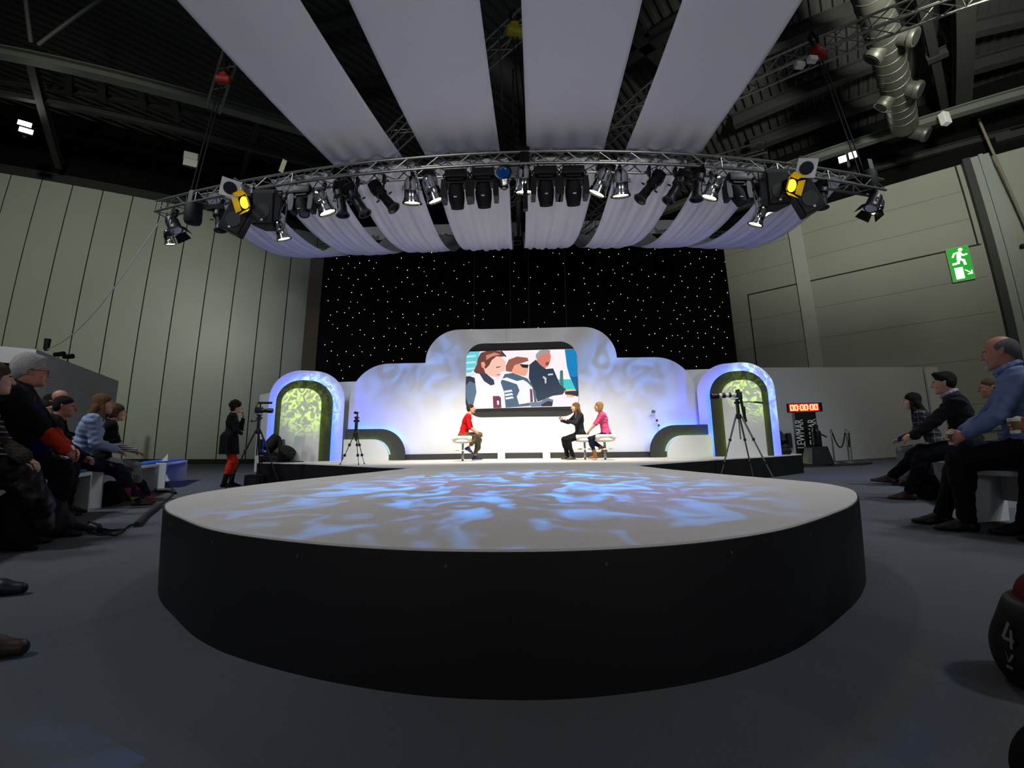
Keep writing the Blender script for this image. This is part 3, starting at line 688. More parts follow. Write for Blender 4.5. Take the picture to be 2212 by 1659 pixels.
# middle sailor
P9([(-0.491,2.308),(-0.385,2.518),(-0.176,2.546),(0.057,2.444),(0.187,2.397),(0.301,2.242),(0.392,2.032),(0.412,1.797),(0.225,1.697),(-0.367,1.659),(-0.402,2.044)], (.30, .40, .50), 9)
P9([(-0.490,2.387),(-0.334,2.432),(-0.074,2.333),(0.082,2.364),(0.185,2.297),(0.312,2.164),(0.351,1.793),(-0.031,1.739),(-0.085,1.935),(-0.013,2.090),(-0.076,2.248),(-0.283,2.325)], (.98, .97, 1.0), 10)
P9([(0.247,2.133),(0.306,2.116),(0.320,1.799),(0.253,1.784)], (.50, .22, .35), 11)
for q in range(3):
    P9([(x + q * .015, z - q * .085) for x, z in [(-0.404,2.085),(-0.220,2.114),(-0.187,2.066),(-0.394,2.033)]], (.92, .95, 1), 11)
P9([(-0.228,2.568),(-0.147,2.754),(0.037,2.783),(0.224,2.721),(0.200,2.561),(0.136,2.456),(0.006,2.479)], (.95, .66, .54), 11)
P9([(-0.357,2.730),(-0.277,2.890),(-0.065,2.967),(0.202,2.930),(0.227,2.849),(0.037,2.791),(-0.134,2.748),(-0.215,2.568),(-0.358,2.597)], (.60, .36, .30), 12)
P9([(-0.003,2.767),(0.235,2.752),(0.197,2.662),(0.067,2.681)], (.13, .10, .12), 13)
P9([(0.175,1.775),(0.484,1.796),(0.667,1.903),(0.825,1.843),(0.789,1.684),(0.276,1.675)], (.42, .50, .60), 11)
P9([(0.521,1.731),(0.691,1.819),(0.808,1.792),(0.789,1.684),(0.533,1.682)], (.12, .12, .15), 12)
# left-hand sailor
P9([(-1.382,2.058),(-1.390,2.468),(-1.117,2.434),(-1.038,2.184),(-1.077,1.949),(-1.166,1.665),(-1.231,1.648),(-1.322,1.797)], (.36, .46, .56), 12)
P9([(-1.385,2.467),(-1.275,2.479),(-1.130,2.424),(-1.065,2.264),(-1.274,2.346),(-1.383,2.216)], (.16, .18, .24), 13)
P9([(-1.157,2.530),(-0.987,2.538),(-0.856,2.340),(-0.726,2.227),(-0.634,2.257),(-0.634,2.376),(-0.491,2.308),(-0.400,2.044),(-0.423,1.660),(-1.197,1.652),(-1.077,1.897),(-1.033,2.184)], (1.0, .98, 1.0), 14)
P9([(-0.690,1.957),(-0.532,1.959),(-0.486,1.909),(-0.475,1.655),(-0.676,1.653),(-0.662,1.787)], (.47, .19, .30), 15)
P9([(-0.585,1.843),(-0.536,1.837),(-0.531,1.739),(-0.575,1.734)], (1.0, .98, 1.0), 16)
P9([(-1.157,2.584),(-1.040,2.849),(-0.882,2.739),(-0.835,2.578),(-0.851,2.499),(-1.118,2.551)], (.45, .24, .22), 15)
P9([(-0.934,2.740),(-0.855,2.846),(-0.697,2.924),(-0.486,2.988),(-0.356,2.838),(-0.367,2.757),(-0.390,2.597),(-0.489,2.572),(-0.542,2.435),(-0.699,2.456),(-0.869,2.526)], (.98, .78, .70), 16)
P9([(-1.039,2.560),(-0.856,2.539),(-0.660,2.368),(-0.642,2.257),(-0.739,2.227),(-0.908,2.341)], (.20, .24, .32), 17)
P9([(-1.087,2.796),(-1.066,2.931),(-0.988,3.078),(-0.855,3.116),(-0.644,3.123),(-0.485,3.110),(-0.355,2.986),(-0.434,2.968),(-0.592,2.976),(-0.711,2.884),(-0.777,2.751),(-0.869,2.659),(-0.961,2.767),(-1.040,2.742),(-1.131,2.570),(-1.171,2.597)], (.42, .24, .22), 18)
P9([(-0.855,3.008),(-0.644,3.080),(-0.486,3.028),(-0.697,2.978),(-0.855,2.887)], (.85, .52, .42), 19)
P9([(-0.987,2.822),(-0.908,2.847),(-0.869,2.766),(-0.908,2.673),(-0.966,2.701)], (.95, .62, .52), 20)
P9([(-0.485,3.115),(-0.454,3.120),(-0.334,2.977),(-0.365,2.959)], (.15, .12, .14), 20)
P9([(-0.606,2.703),(-0.488,2.719),(-0.488,2.701),(-0.593,2.676)], (.35, .22, .2), 20)
P9([(-0.589,2.508),(-0.490,2.519),(-0.503,2.488),(-0.581,2.486)], (.80, .40, .40), 20)
mats9 = []; m9 = MB()
for pts, col, lay in L9:
    mq, mt = pic(pts, col, lay)
    if mt not in mats9: mats9.append(mt)
    m9.mi = mats9.index(mt); m9.mesh([v.co.copy() for v in mq.bm.verts], [[v.index for v in f.verts] for f in (mq.bm.verts.index_update(), mq.bm.faces)[1]]); mq.bm.free()
m9.xf = None
o = m9.build('picture', mats9, t)
m = MB(); m.box((.04, .012, 2.38), (2.78, .02, 1.62)); m.build('panel', K['black'], t)

# low black hoops with white panels, one each side of the wall
def hoop(side, name_l):
    x_in, x_out = (-2.72, -4.12) if side < 0 else (2.98, 4.36)
    t = thing('low_hoop', name_l, 'stage set', ((x_in + x_out) / 2, WY - .2, 0))
    cx = (x_in + x_out) / 2; w = abs(x_out - x_in) / 2; sg = side
    # local x measured from the outer (arch) side to the inner side
    def X(u): return (x_out - cx) - sg * u
    W_ = abs(x_out - x_in)
    o_ = rounded([(X(0), S, 0), (X(0), 1.175, 0), (X(W_), 1.175, .62), (X(W_), S, 0)], 12)
    i_ = rounded([(X(0), S, 0), (X(0), .93, 0), (X(W_ - .33), .93, .42), (X(W_ - .33), S, 0)], 12)
    m = MB(); m.band(o_, i_, -.05, .0); m.build('black_hoop', K['blackpaint'], t)
    m = MB(); m.prism(i_, -.20, -.165); m.build('white_panel', K['white_flat'], t)
    # led tube behind the upper edge lighting the wall, and behind the panel lighting the hoop
    ob_ = rounded([(X(0), S, 0), (X(0), 1.125, 0), (X(W_ - .05), 1.125, .58), (X(W_ - .05), S, 0)], 12)
    top = [(x, z) for x, z in ob_ if z > .8]
    m = MB(); m.tube([(x, .08, z) for x, z in top], .010, 6); m.build('led_strip', K['ledblue'], t)
    ib_ = rounded([(X(0), S, 0), (X(0), .88, 0), (X(W_ - .40), .88, .36), (X(W_ - .40), S, 0)], 12)
    top = [(x, z) for x, z in ib_[1:]]
    m = MB(); m.tube([(x, -.11, z) for x, z in top], .006, 6); m.build('led_strip', K['ledlime'], t)
hoop(-1, 'low black hoop with white panel between left arch and screen wall')
hoop(1, 'low black hoop with white panel between screen wall and right arch')

def arch(xs, tops, name_l):
    """xs = outer left, outer right, black band left/right, door left/right; tops likewise"""
    cx = (xs[0] + xs[1]) / 2
    t = thing('lit_arch', name_l, 'stage set', (cx, AY, 0), -.40 if cx > 0 else .40)
    xs = [cx + (v - cx) * .885 for v in xs]
    def out(a, b, top, r): return rounded([(a - cx, S, 0), (a - cx, top, r), (b - cx, top, r), (b - cx, S, 0)], 14)
    A = out(xs[0], xs[1], tops[0], .68); Bq = out(xs[2], xs[3], tops[1], .53); D = out(xs[4], xs[5], tops[2], .34)
    m = MB(); m.prism(A, 0, .09); m.build('white_arch', K['white_flat'], t)
    m = MB(); m.prism(Bq, -.15, -.12); m.build('black_arch', K['blackpaint'], t)
    m = MB(); m.prism(D, -.26, -.23); m.build('door_panel', K['white_flat'], t)
    k1 = out(xs[2] + .075, xs[3] - .075, tops[1] - .075, .47); k2 = out(xs[4] + .07, xs[5] - .07, tops[2] - .07, .28)
    m = MB(); m.tube([(x, -.07, z) for x, z in k1], .009, 6, rs=[.009] * len(k1)); m.build('led_strip', K['ledblue'], t)
    m = MB(); m.tube([(x, -.19, z) for x, z in k2], .006, 6, rs=[.006] * len(k2)); m.build('led_strip', K['ledlime'], t)
aL = [(-5.949,1.474),(-4.108,1.457),(-5.751,1.472),(-4.387,1.460),(-5.600,1.471),(-4.656,1.463),(-5.088,2.566),(-5.148,2.308),(-5.166,2.096)]
aR = [(4.057,1.344),(5.898,1.309),(4.357,1.339),(5.698,1.313),(4.626,1.334),(5.532,1.317),(5.084,2.587),(5.149,2.365),(5.179,2.134)]
arch([p[0] for p in aL[:6]], [p[1] for p in aL[6:]], 'blue-glowing arch with lime door at the left of the stage')
arch([p[0] for p in aR[:6]], [p[1] for p in aR[6:]], 'blue-glowing arch with lime door at the right of the stage')

PH0 = (8.232,12.650,3.186)[2] ; PH1 = (16.618,14.600,3.556)[2]
# white partitions behind the scenery
def partition(a, b, h0, h1, label, th=.08):
    a = Vector((*a, 0)); b = Vector((*b, 0)); d = (b - a).normalized(); n = Vector((-d.y, d.x, 0)) * th; c = a
    m = MB(); P = [Vector((0, 0, 0)), b - a, b - a + Vector((0, 0, h1)), Vector((0, 0, h0))]
    V = P + [p + n for p in P]
    m.mesh(V, [(0, 1, 2, 3), (7, 6, 5, 4), (0, 4, 5, 1), (1, 5, 6, 2), (2, 6, 7, 3), (3, 7, 4, 0)])
    return tag(m.build('white_partition', K['white'], loc=a), label, 'partition', 'white partitions around the stage')
partition((-8.35, 11.7), (-5.2, 9.5), 2.42, 2.42, 'white partition slanting away behind the left arch')
partition((-5.2, 9.5), (6.05, 9.5), 2.40, 2.62, 'long low white partition behind the whole scenery')
partition((6.6, 12.35), (16.6, 14.6), PH0, PH1, 'long white partition running right behind the clock tower')
partition((16.75, 14.62), (17.6, 14.62), PH1, PH1, 'short white return at the far right end of the partition')

# ================================================================== lamps and speakers on the front truss
def unit(v): return Vector(v).normalized()
def yoke(root, top, ax, side, half, mat, w=.018):
    """U bracket: from the pivot on each side of the body up to the clamp on the truss"""
    s_ = Vector(side).normalized() * half; up = Vector((0, 0, top - .12))
    base = up - Vector((0, 0, min(.10, top * .3)))
    m = MB(); m.tube([s_, s_ + (base - Vector((0, 0, 0))) * .8, base, -s_ + base * .8, -s_], w * .6, 6)
    m.build('yoke', mat, root)
    m = MB(); m.box((0, 0, top - .07), (.05, .06, .12), bev=.008); m.cyl((0, -.04, top), (0, .04, top), .03, n=8); m.tube([base, up], .015, 6); m.build('clamp', K['black'], root)
def root_at(p, name, label, cat, group):
    return thing(name, label, cat, p, group=group), max(.14, TB - p[2])
def par(p, d, label, k=1.15, lit=True, name='par_lamp', gel=None):
    t, top = root_at(p, name, label, 'stage light', 'polished par lamps on the front truss')
    d = unit(d); side = d.cross(Vector((0, 0, 1)))
    if side.length < .2: side = Vector((1, 0, 0))
    m = MB(); m.lathe([(-.19 * k, .02 * k), (-.17 * k, .055 * k), (-.13 * k, .088 * k), (-.08 * k, .102 * k), (.0, .106 * k), (.01 * k, .112 * k), (.02 * k, .106 * k), (.10 * k, .108 * k), (.11 * k, .118 * k), (.15 * k, .120 * k), (.155 * k, .135 * k), (.175 * k, .135 * k), (.175 * k, .112 * k), (.12 * k, .10 * k)], (0, 0, 0), d, 24)
    b = m.build('can', K['chrome'], t, True)
    m = MB(); m.lathe([(.125 * k, .112 * k), (.15 * k, .108 * k)], (0, 0, 0), d, 24); m.build('lens', K['hot'] if lit else K['bluelens'], t)
    if gel:
        u_ = d.orthogonal().normalized(); v_ = d.cross(u_); R = Matrix((u_, v_, d)).transposed() @ Matrix.Rotation(.6, 3, 'Z')
        m = MB(); m.box(d * .185 * k, (.30, .30, .012), R, bev=.01); m.build('gel_frame', K['white'], t)
        m = MB(); m.lathe([(.192 * k, .105), (.20 * k, .105)], (0, 0, 0), d, 22); m.build('dark_gel', M('dark_blue_gel', (.05, .09, .16), .2), t)
    yoke(t, top, d, side, .125 * k, K['galv'])
    return t
def profile(p, d, label, L_=.60):
    t, top = root_at(p, 'profile_spotlight', label, 'stage light', 'black profile spotlights on the front truss')
    d = unit(d); side = d.cross(Vector((0, 0, 1)))
    if side.length < .2: side = Vector((1, 0, 0))
    side.normalize()
    m = MB(); m.lathe([(-.5 * L_, .05), (-.49 * L_, .085), (-.25 * L_, .09), (-.22 * L_, .10), (-.05 * L_, .10), (-.03 * L_, .075), (.18 * L_, .072), (.2 * L_, .08), (.30 * L_, .078), (.40 * L_, .085), (.5 * L_, .115), (.5 * L_, .09), (.44 * L_, .07)], (0, 0, 0), d, 18)
    for q in range(4): m.box(d * (-.42 + q * .05) * L_, (.2, .012, .2), d.to_track_quat('Y', 'Z').to_matrix())
    for a_ in (0, 1, 2, 3):
        u_ = side if a_ % 2 else d.cross(side); u_ = u_ * (1 if a_ < 2 else -1)
        m.box(d * .03 + u_ * .12, (.02, .05, .02), u_.to_track_quat('Y', 'Z').to_matrix()); m.cyl(d * .03 + u_ * .09, d * .03 + u_ * .16, .007, n=6)
    m.build('barrel', K['black'], t, True)
    m = MB(); m.lathe([(.43 * L_, .075), (.44 * L_, .07)], (0, 0, 0), d, 16); m.build('lens', K['steel'], t)
    yoke(t, top, d, side, .12, K['black'])
    return t
def mover(p, label, head_d=(0, .45, -1), small=False, floor=False, rz=0, lit=None):
    """moving head: hanging from the truss, or standing on the stage when floor"""
    k = .85 if small else 1.0
    if floor: t = thing('moving_head_lamp', label, 'stage light', p, rz, 'moving head lamps'); sg = -1; top = .10
    else: t, top = root_at(p, 'moving_head_lamp', label, 'stage light', 'moving head lamps'); sg = 1
    zt = top - .06 if not floor else 0
    bz = (zt - .08) if not floor else .07
    m = MB(); m.box((0, 0, bz), (.36 * k, .30 * k, .15), bev=.03); m.box((0, 0, bz - sg * .09), (.24 * k, .24 * k, .05), bev=.01)
    for x in (-1, 1): m.tube([(x * .19 * k, -.06, bz + .05), (x * .215 * k, -.06, bz), (x * .19 * k, -.06, bz - .05)], .012, 6)
    m.build('base', K['black'], t, True)
    hz = bz - sg * .32 * k
    m = MB()
    for x in (-1, 1):
        m.prism([(x * .20 * k + dx, hz + dz) for dx, dz in ((-.035, -sg * -.24 * k), (.035, -sg * -.24 * k), (.045, 0), (.035, -sg * .10), (-.035, -sg * .10), (-.045, 0))], -.10 * k, .10 * k)
    m.box((0, 0, bz - sg * .12), (.42 * k, .18 * k, .06), bev=.015)
    m.build('yoke_arms', K['black'], t)
    d = unit(head_d)
    m = MB(); m.lathe([(-.17 * k, .06 * k), (-.15 * k, .11 * k), (-.04 * k, .135 * k), (.06 * k, .13 * k), (.16 * k, .11 * k), (.20 * k, .105 * k), (.20 * k, .09 * k), (.185 * k, .085 * k)], (0, 0, hz), d, 14)
    hd = m.build('lamp_head', K['rubber'], t, True)
    m = MB(); m.lathe([(.186 * k, .085 * k), (.19 * k, .08 * k)], (0, 0, hz), d, 14); m.build('lens', K['black'] if not lit else lit, hd)
    if not floor:
        m = MB(); m.box((0, -.118 * k, hz - .10), (.05, .02, .012)); m.build('badge', K['print'], hd)
        for x in (-.08, .08): m = MB(); m.box((x, 0, top - .04), (.04, .06, .10), bev=.01); m.build('clamp', K['black'], t)
    return t
def speaker(p, rot, label, front_sign=-1):
    t, top = root_at(p, 'stage_speaker', label, 'speaker', 'black speakers on the front truss')
    R = Euler(rot).to_matrix(); w, dp, h = .40, .34, .62
    xf = R.to_4x4()
    m = MB(xf); y0 = -dp / 2
    P = [(-w / 2, y0, -h / 2), (w / 2, y0, -h / 2), (w / 2, y0, h / 2), (-w / 2, y0, h / 2), (-w * .32, dp / 2, -h / 2), (w * .32, dp / 2, -h / 2), (w * .32, dp / 2, h / 2), (-w * .32, dp / 2, h / 2)]
    m.mesh(P, [(3, 2, 1, 0), (4, 5, 6, 7), (0, 1, 5, 4), (1, 2, 6, 5), (2, 3, 7, 6), (3, 0, 4, 7)])
    bmesh.ops.bevel(m.bm, geom=m.bm.edges[:], offset=.018, segments=2, affect='EDGES')
    m.build('cabinet', K['black'], t, True)
    m = MB(xf); m.box((0, y0 - .008, -.02), (w * .88, .016, h * .86), bev=.012)
    g = m.build('grille', K['rubber'], t)
    m = MB(xf); m.ball((0, y0 - .018, -h * .36), (.022, .003, .022), 6); m.build('badge', K['floodoff'], g)
    m = MB(xf); m.lathe([(0, .13), (.004, .13)], (0, y0 - .018, -.08), (0, -1, 0), 20); m.build('woofer_ring', K['black'], g)
    m = MB(xf); m.tube([(-w / 2 - .02, .02, .1), (-w / 2 - .02, .02, h / 2 + .05), (w / 2 + .02, .02, h / 2 + .05), (w / 2 + .02, .02, .1)], .014, 6); m.build('bracket', K['black'], t)
    m = MB(); a_ = R @ Vector((0, .02, h / 2 + .05)); m.tube([a_, (0, 0, top)], .02, 6); m.build('clamp', K['black'], t)
    return t
def fresnel(p, d, label, lens, dcol, group='barn door lamps on the front truss'):
    dl = .10 if 'yellow' in label else .15
    t, top = root_at(p, 'barn_door_lamp', label, 'stage light', group)
    d = unit(d); side = d.cross(Vector((0, 0, 1)))
    if side.length < .2: side = Vector((1, 0, 0))
    side.normalize(); u2 = d.cross(side)
    m = MB(); m.lathe([(-.16, .05), (-.15, .10), (-.10, .115), (.08, .12), (.10, .13), (.12, .13), (.12, .10), (.10, .09)], (0, 0, 0), d, 18); m.build('housing', K['black'], t, True)
    m = MB(); m.lathe([(.10, .10), (.13, .095)], (0, 0, 0), d, 18); m.build('lens', lens, t)
    for s_, w_ in ((side, u2), (-side, u2), (u2, side), (-u2, side)):
        a0 = d * .125 + s_ * .12; o_ = (d * .8 + s_ * .6).normalized() * dl
        m = MB(); m.mesh([a0 + w_ * .10, a0 - w_ * .10, a0 + o_ - w_ * .13, a0 + o_ + w_ * .13], [(0, 1, 2, 3)])
        bmesh.ops.solidify(m.bm, geom=m.bm.faces[:], thickness=.004); m.build('barn_door', dcol, t)
    yoke(t, top, d, side, .14, K['black'])
    return t
def drum(p, label):
    t, top = root_at(p, 'covered_speaker', label, 'speaker', 'round black covered units on the truss')
    m = MB(); m.lathe([(-.2, .10), (-.19, .13), (-.15, .15), (.12, .15), (.17, .13), (.18, .08)], (0, 0, 0), (0, .12, -1), 20); m.build('drum', K['rubber'], t, True)
    m = MB(); m.box((0, 0, top * .5 + .05), (.06, .16, top * .9), bev=.01); m.box((0, 0, top + .1), (.10, .28, .3), bev=.01); m.build('bracket', K['black'], t)

fresnel((-6.509,6.069,4.883), (.45, .1, -.8), 'black barn door lamp at the left tip of the front truss', K['floodoff'], K['black'])
par((-6.572,6.079,4.643), (0.1, 0.38, -1), 'lit polished par lamp at the left tip of the front truss', .8)
drum((-6.049,5.994,5.020), 'round black covered unit near the left end of the front truss')
profile((-5.391,5.896,4.837), (.2, .1, -1), 'black profile spotlight hanging between the round unit and tilted speaker at left', .5)
par((-4.983,5.590,5.175), (.55, -.72, -.45), 'par lamp with square white gel frame above the left yellow lamp', 1.0, False, gel=True)
fresnel((-4.601,5.642,4.905), (-.30, -.80, -.45), 'glowing yellow barn door lamp beside the left tilted speaker', K['yellowhot'], K['yellowgel'], 'glowing yellow barn door lamps')
speaker((-4.916,5.832,4.742), (.25, .42, .35), 'black speaker tilted sideways under the left yellow lamp')
speaker((-4.340,5.762,4.811), (.2, .03, .1), 'upright black speaker left of the swags on the front truss')
par((-4.104,5.835,4.465), (0.25, 0.38, -0.9), 'lower lit par lamp of the pair beneath the left upright speaker', .95)
par((-4.387,6.117,4.827), (-0.35, -0.05, -0.8), 'upper lit par lamp of the pair beneath the left upright speaker', .95)
mover((-3.659,5.689,4.870), 'small moving head beside the par lamp right of the left upright speaker', (.35, -.05, -1), True)
par((-3.292,5.655,4.841), (0.38, 0.38, -0.9), 'lit par lamp between the small left moving head and black spotlights')
profile((-2.955,5.627,4.855), (.15, .1, -1), 'black profile spotlight, leftmost of the left three, nearly vertical')
profile((-2.679,5.606,4.808), (.5, .1, -.8), 'black profile spotlight, middle of the left three, tilted right')
profile((-2.212,5.574,4.831), (.62, .05, -.75), 'black profile spotlight, rightmost of the left three, tilted steeply right')
par((-1.726,5.548,4.893), (-0.02, 0.38, -1), 'lit par lamp right of the left three spotlights, pointing straight down', 1.2)
par((-1.393,5.533,4.902), (0.35, 0.38, -0.9), 'lit par lamp left of the central moving heads, tipped to the right', 1.2)
mover((-0.980,5.518,4.970), 'large black moving head, leftmost of the central four', (.04, .45, -1))
mover((-0.539,5.507,5.005), 'large black moving head, second from left of the central four', (.04, .45, -1))
par((-0.215,5.502,4.991), (0, -1, .05), 'par lamp facing the viewer with a round blue lens at the truss centre', 1.0, False)
par((0.116,5.499,4.996), (0, 0.38, -1), 'lit par lamp at the truss centre beside the blue lens lamp', 1.2)
mover((0.460,5.500,4.970), 'large black moving head, third from left of the central four', (.04, .45, -1))
mover((0.902,5.505,4.947), 'large black moving head, rightmost of the central four', (.04, .45, -1))
par((1.375,5.515,4.938), (-0.45, 0.38, -0.9), 'lit par lamp right of the central moving heads, tipped left', 1.2)
par((1.677,5.525,4.915), (0.03, 0.38, -1), 'lit par lamp right of the central moving heads, pointing straight down', 1.2)
profile((2.170,5.546,4.866), (-.62, .05, -.75), 'black profile spotlight, leftmost of the right three, tilted steeply left')
profile((2.615,5.570,4.883), (-.5, .1, -.8), 'black profile spotlight, middle of the right three, tilted left')
profile((2.983,5.593,4.971), (-.15, .1, -1), 'black profile spotlight, rightmost of the right three, nearly vertical')
par((3.251,5.613,4.918), (-0.35, 0.38, -0.9), 'lit par lamp between the right three spotlights and small moving head', 1.1)
mover((3.665,5.646,4.974), 'small moving head left of the right upright speaker', (.3, -.05, -1), True)
speaker((4.357,5.711,4.930), (.2, -.03, -.1), 'upright black speaker near the right end of the front truss')
par((4.078,5.783,4.504), (-0.35, 0.38, -0.9), 'lower lit par lamp of the pair beneath the right upright speaker', .95)
par((4.389,6.065,4.864), (0.35, -0.05, -0.8), 'upper lit par lamp of the pair beneath the right upright speaker', .95)
fresnel((4.481,5.574,4.924), (.30, -.80, -.45), 'glowing yellow barn door lamp beside the right tilted speaker', K['yellowhot'], K['yellowgel'], 'glowing yellow barn door lamps')
par((4.874,5.518,5.228), (-.55, -.72, -.45), 'par lamp with square white gel frame above the right yellow lamp', 1.0, False, gel=True)
speaker((4.923,5.773,4.846), (.25, -.42, -.35), 'black speaker tilted sideways under the right gel frame lamp')
profile((5.342,5.825,4.970), (-.1, .1, -1), 'black profile spotlight right of the tilted right speaker', .5)
drum((6.519,5.992,5.413), 'round black covered unit near the right end of the front truss')
fresnel((6.514,5.991,4.966), (-.5, .1, -.8), 'black barn door lamp at the right tip of the front truss', K['floodoff'], K['black'])
par((6.621,6.008,4.906), (-0.2, 0.38, -1), 'lit polished par lamp at the right tip of the front truss', .8)
for a, b, l_ in (((-4.992,5.641,5.428), (-4.541,5.685,5.002), 'short silver tube sticking out of the left of the front truss'), ((4.884,5.569,5.518), (4.504,5.627,5.179), 'short silver tube sticking out of the right of the front truss')):
    rod(a, b, .03, 'scaffold_tube', l_, K['alu'], 'tube', 'silver stub tubes')
m = MB(); m.box((0, 0, 0), (.30, .06, .05), bev=.01); m.box((0, 0, -.09), (.16, .1, .16), bev=.02); m.box((-.11, -.04, -.01), (.04, .02, .04)); m.box((.11, -.04, -.01), (.04, .02, .04))
tag(m.build('mounting_bracket', K['galv'], loc=(-0.039,5.480,5.210)), 'small boxy metal bracket on the truss above the blue lens lamp', 'bracket')
m = MB(); m.lathe([(0, .05), (.05, .09), (.07, .09)], (0, 0, 0), (0, -.4, -1), 14); m.mi = 1; m.lathe([(.071, .08), (.075, .08)], (0, 0, 0), (0, -.4, -1), 14)
tag(m.build('small_lamp', [K['black'], K['hot']], loc=(-1.716,11.800,7.792)), 'single small lit white lamp on the back truss, left of centre', 'stage light')

# ------------------------------------------------------------------ hall flood lights on the roof
def floods(pts, d, label, lens, w=.55, h=.42):
    c = sum((Vector(p) for p in pts), Vector()) / len(pts)
    t = thing('flood_light', label, 'flood light', c, group='twin hall flood lights')
    R = unit(d).to_track_quat('-Y', 'Z').to_matrix()
    for p in pts:
        q = Vector(p) - c
        m = MB(); m.box(q + R @ Vector((0, .09, 0)), (w + .04, .16, h + .04), R, bev=.03); b = m.build('lamp_housing', K['steel'], t)
        m = MB(); m.box(q, (w, .02, h), R, bev=.008); m.build('lens', lens, b)
    m = MB(); m.box(R @ Vector((0, .22, 0)), (.1, .1, (Vector(pts[0]) - Vector(pts[1])).length + .3), R); m.build('bracket', K['steel'], t)
floods(((-18.035,9.623,12.300), (-17.903,9.666,12.000)), (.7, -.7, -.15), 'lit twin flood light in the dark above the left wall', K['flood'], .42, .17)
floods(((13.722,13.501,12.300), (14.089,13.338,12.400)), (-.6, -.8, -.15), 'lit twin flood light above the right end of the front truss', K['flood'], .27, .27)
floods(((-13.145,12.375,12.300), (-13.115,12.389,12.000)), (.5, -.8, -.25), 'unlit twin flood light in the dark above the left wall', K['floodoff'], .5, .30)
m = MB(); m.tube([(0, 0, 0), Vector((-9.969,13.650,12.200)) - Vector((-9.706,13.438,12.600))], .09, 10); tag(m.build('tube_light', M('pale_tube', (.75, .78, .68), .4, emit=(.8, .85, .7), est=.25), loc=(-9.706,13.438,12.600)), 'pale strip light hanging in the dark left of the front truss', 'strip light')
m = MB(); m.tube([Vector((0, 0, 0)).lerp(Vector((-11.022,7.478,2.950)) - Vector((-6.901,6.137,5.067)), k / 14) + Vector((0, 0, -.55 * math.sin(PI * k / 14))) for k in range(15)], .012, 6)
tag(m.build('white_rope', K['floodoff'], loc=(-6.901,6.137,5.067)), 'thin white rope slung from the left tip of the truss to the booth', 'rope')

# ------------------------------------------------------------------ lamps and cameras standing around the stage
mover((-5.42, 8.12, S), 'moving head lamp standing on the left corner of the stage platform', (.3, .5, .8), floor=True, rz=.3)
mover((6.05, 8.95, S), 'moving head lamp standing on the right corner of the stage platform', (-.3, .5, .8), floor=True, rz=-.3)
t = thing('uplight', 'round dark uplight leaning beside the left moving head', 'stage light', (-5.02, 8.05, S))
m = MB(); m.lathe([(-.16, .10), (-.14, .15), (.05, .17), (.08, .17), (.09, .13)], (0, 0, .19), (.55, -.25, .65), 20); m.build('can', K['rubber'], t, True)
m = MB(); m.box((0, 0, .012), (.3, .25, .024), bev=.008); m.tube([(-.15, 0, .02), (-.17, 0, .2), (.17, 0, .2), (.15, 0, .02)], .012, 6); m.build('stand', K['black'], t)
t = thing('reflector_board', 'thin grey reflector panel standing behind the left uplight', 'panel', (-4.90, 8.25, S))
m = MB(); m.box((0, 0, .29), (.22, .02, .55), (-.15, .12, .2)); m.build('sheet', K['floodoff'], t); m = MB(); m.box((0, .0, .01), (.25, .12, .02)); m.build('foot', K['black'], t)

def tripod(p, feet, apex_z, label, dark=True, col_drop=.3, name='tripod', rleg=.013):
    mt = K['black'] if dark else K['galv']
    t = thing(name, label, 'tripod', p)
    for fx, fy in feet:
        a = Vector((fx * .10, fy * .10, apex_z)); b = Vector((fx, fy, 0))
        m = MB(); m.tube([a, a.lerp(b, .36)], rleg, 8); m.tube([a.lerp(b, .34), a.lerp(b, .70)], rleg * .8, 8); m.tube([a.lerp(b, .68), b + Vector((0, 0, .012))], rleg * .62, 8)
        l_ = m.build('leg', mt, t, True)
        for q in (.35, .69): m = MB(); m.box(a.lerp(b, q), (.04, .035, .05), bev=.006); m.build('leg_clamp', K['black'], l_)
        m = MB(); m.ball(b + Vector((0, 0, .013)), .014, 6); m.build('rubber_foot', K['black'], l_)
    m = MB(); m.cyl((0, 0, apex_z - col_drop), (0, 0, apex_z + .22), .013, n=10); m.build('centre_column', mt, t, True)
    m = MB(); m.lathe([(-.05, .03), (-.03, .05), (.03, .05), (.05, .028)], (0, 0, apex_z), n=12); m.box((0, 0, apex_z + .18), (.05, .05, .28), bev=.01); m.cyl((-.05, 0, apex_z + .25), (.05, 0, apex_z + .25), .022, n=10); m.box((0, 0, apex_z + .31), (.07, .09, .02), bev=.005)
    m.build('tripod_head', K['black'], t, True)
    return t, apex_z + .32
# right photo camera on the silver tripod
TP = Vector((4.00, 7.0, 0))
t, hz = tripod(TP, ((-.42, .12), (.40, -.30), (.36, .30)), 1.22, 'silver tripod carrying the long white lens camera in front of the right arch', False, .42, rleg=.017)
m = MB(); m.tube([(0, 0, hz - .06), (.18, -.1, hz - .07), (.36, -.2, hz - .10)], .009, 6); m.tube([(.24, -.13, hz - .075), (.37, -.205, hz - .105)], .017, 8); m.build('pan_handle', K['black'], t)
t = thing('photo_camera', 'black camera with a long white and black lens on the silver tripod', 'camera', TP + Vector((0, 0, hz)))
m = MB(); m.box((.03, 0, .08), (.08, .15, .11), bev=.02); m.box((.03, 0, .15), (.06, .07, .05), bev=.015); m.box((.03, -.07, .05), (.07, .04, .13), bev=.015); m.build('camera_body', K['black'], t, True)
L0 = Vector((-.01, 0, .08)); ld_ = Vector((-1, .18, -.03)).normalized()
m = MB(); m.lathe([(0, .035), (.05, .042), (.30, .046), (.31, .046)], L0, ld_, 18); ln = m.build('lens_barrel', K['white'], t, True)
m = MB()
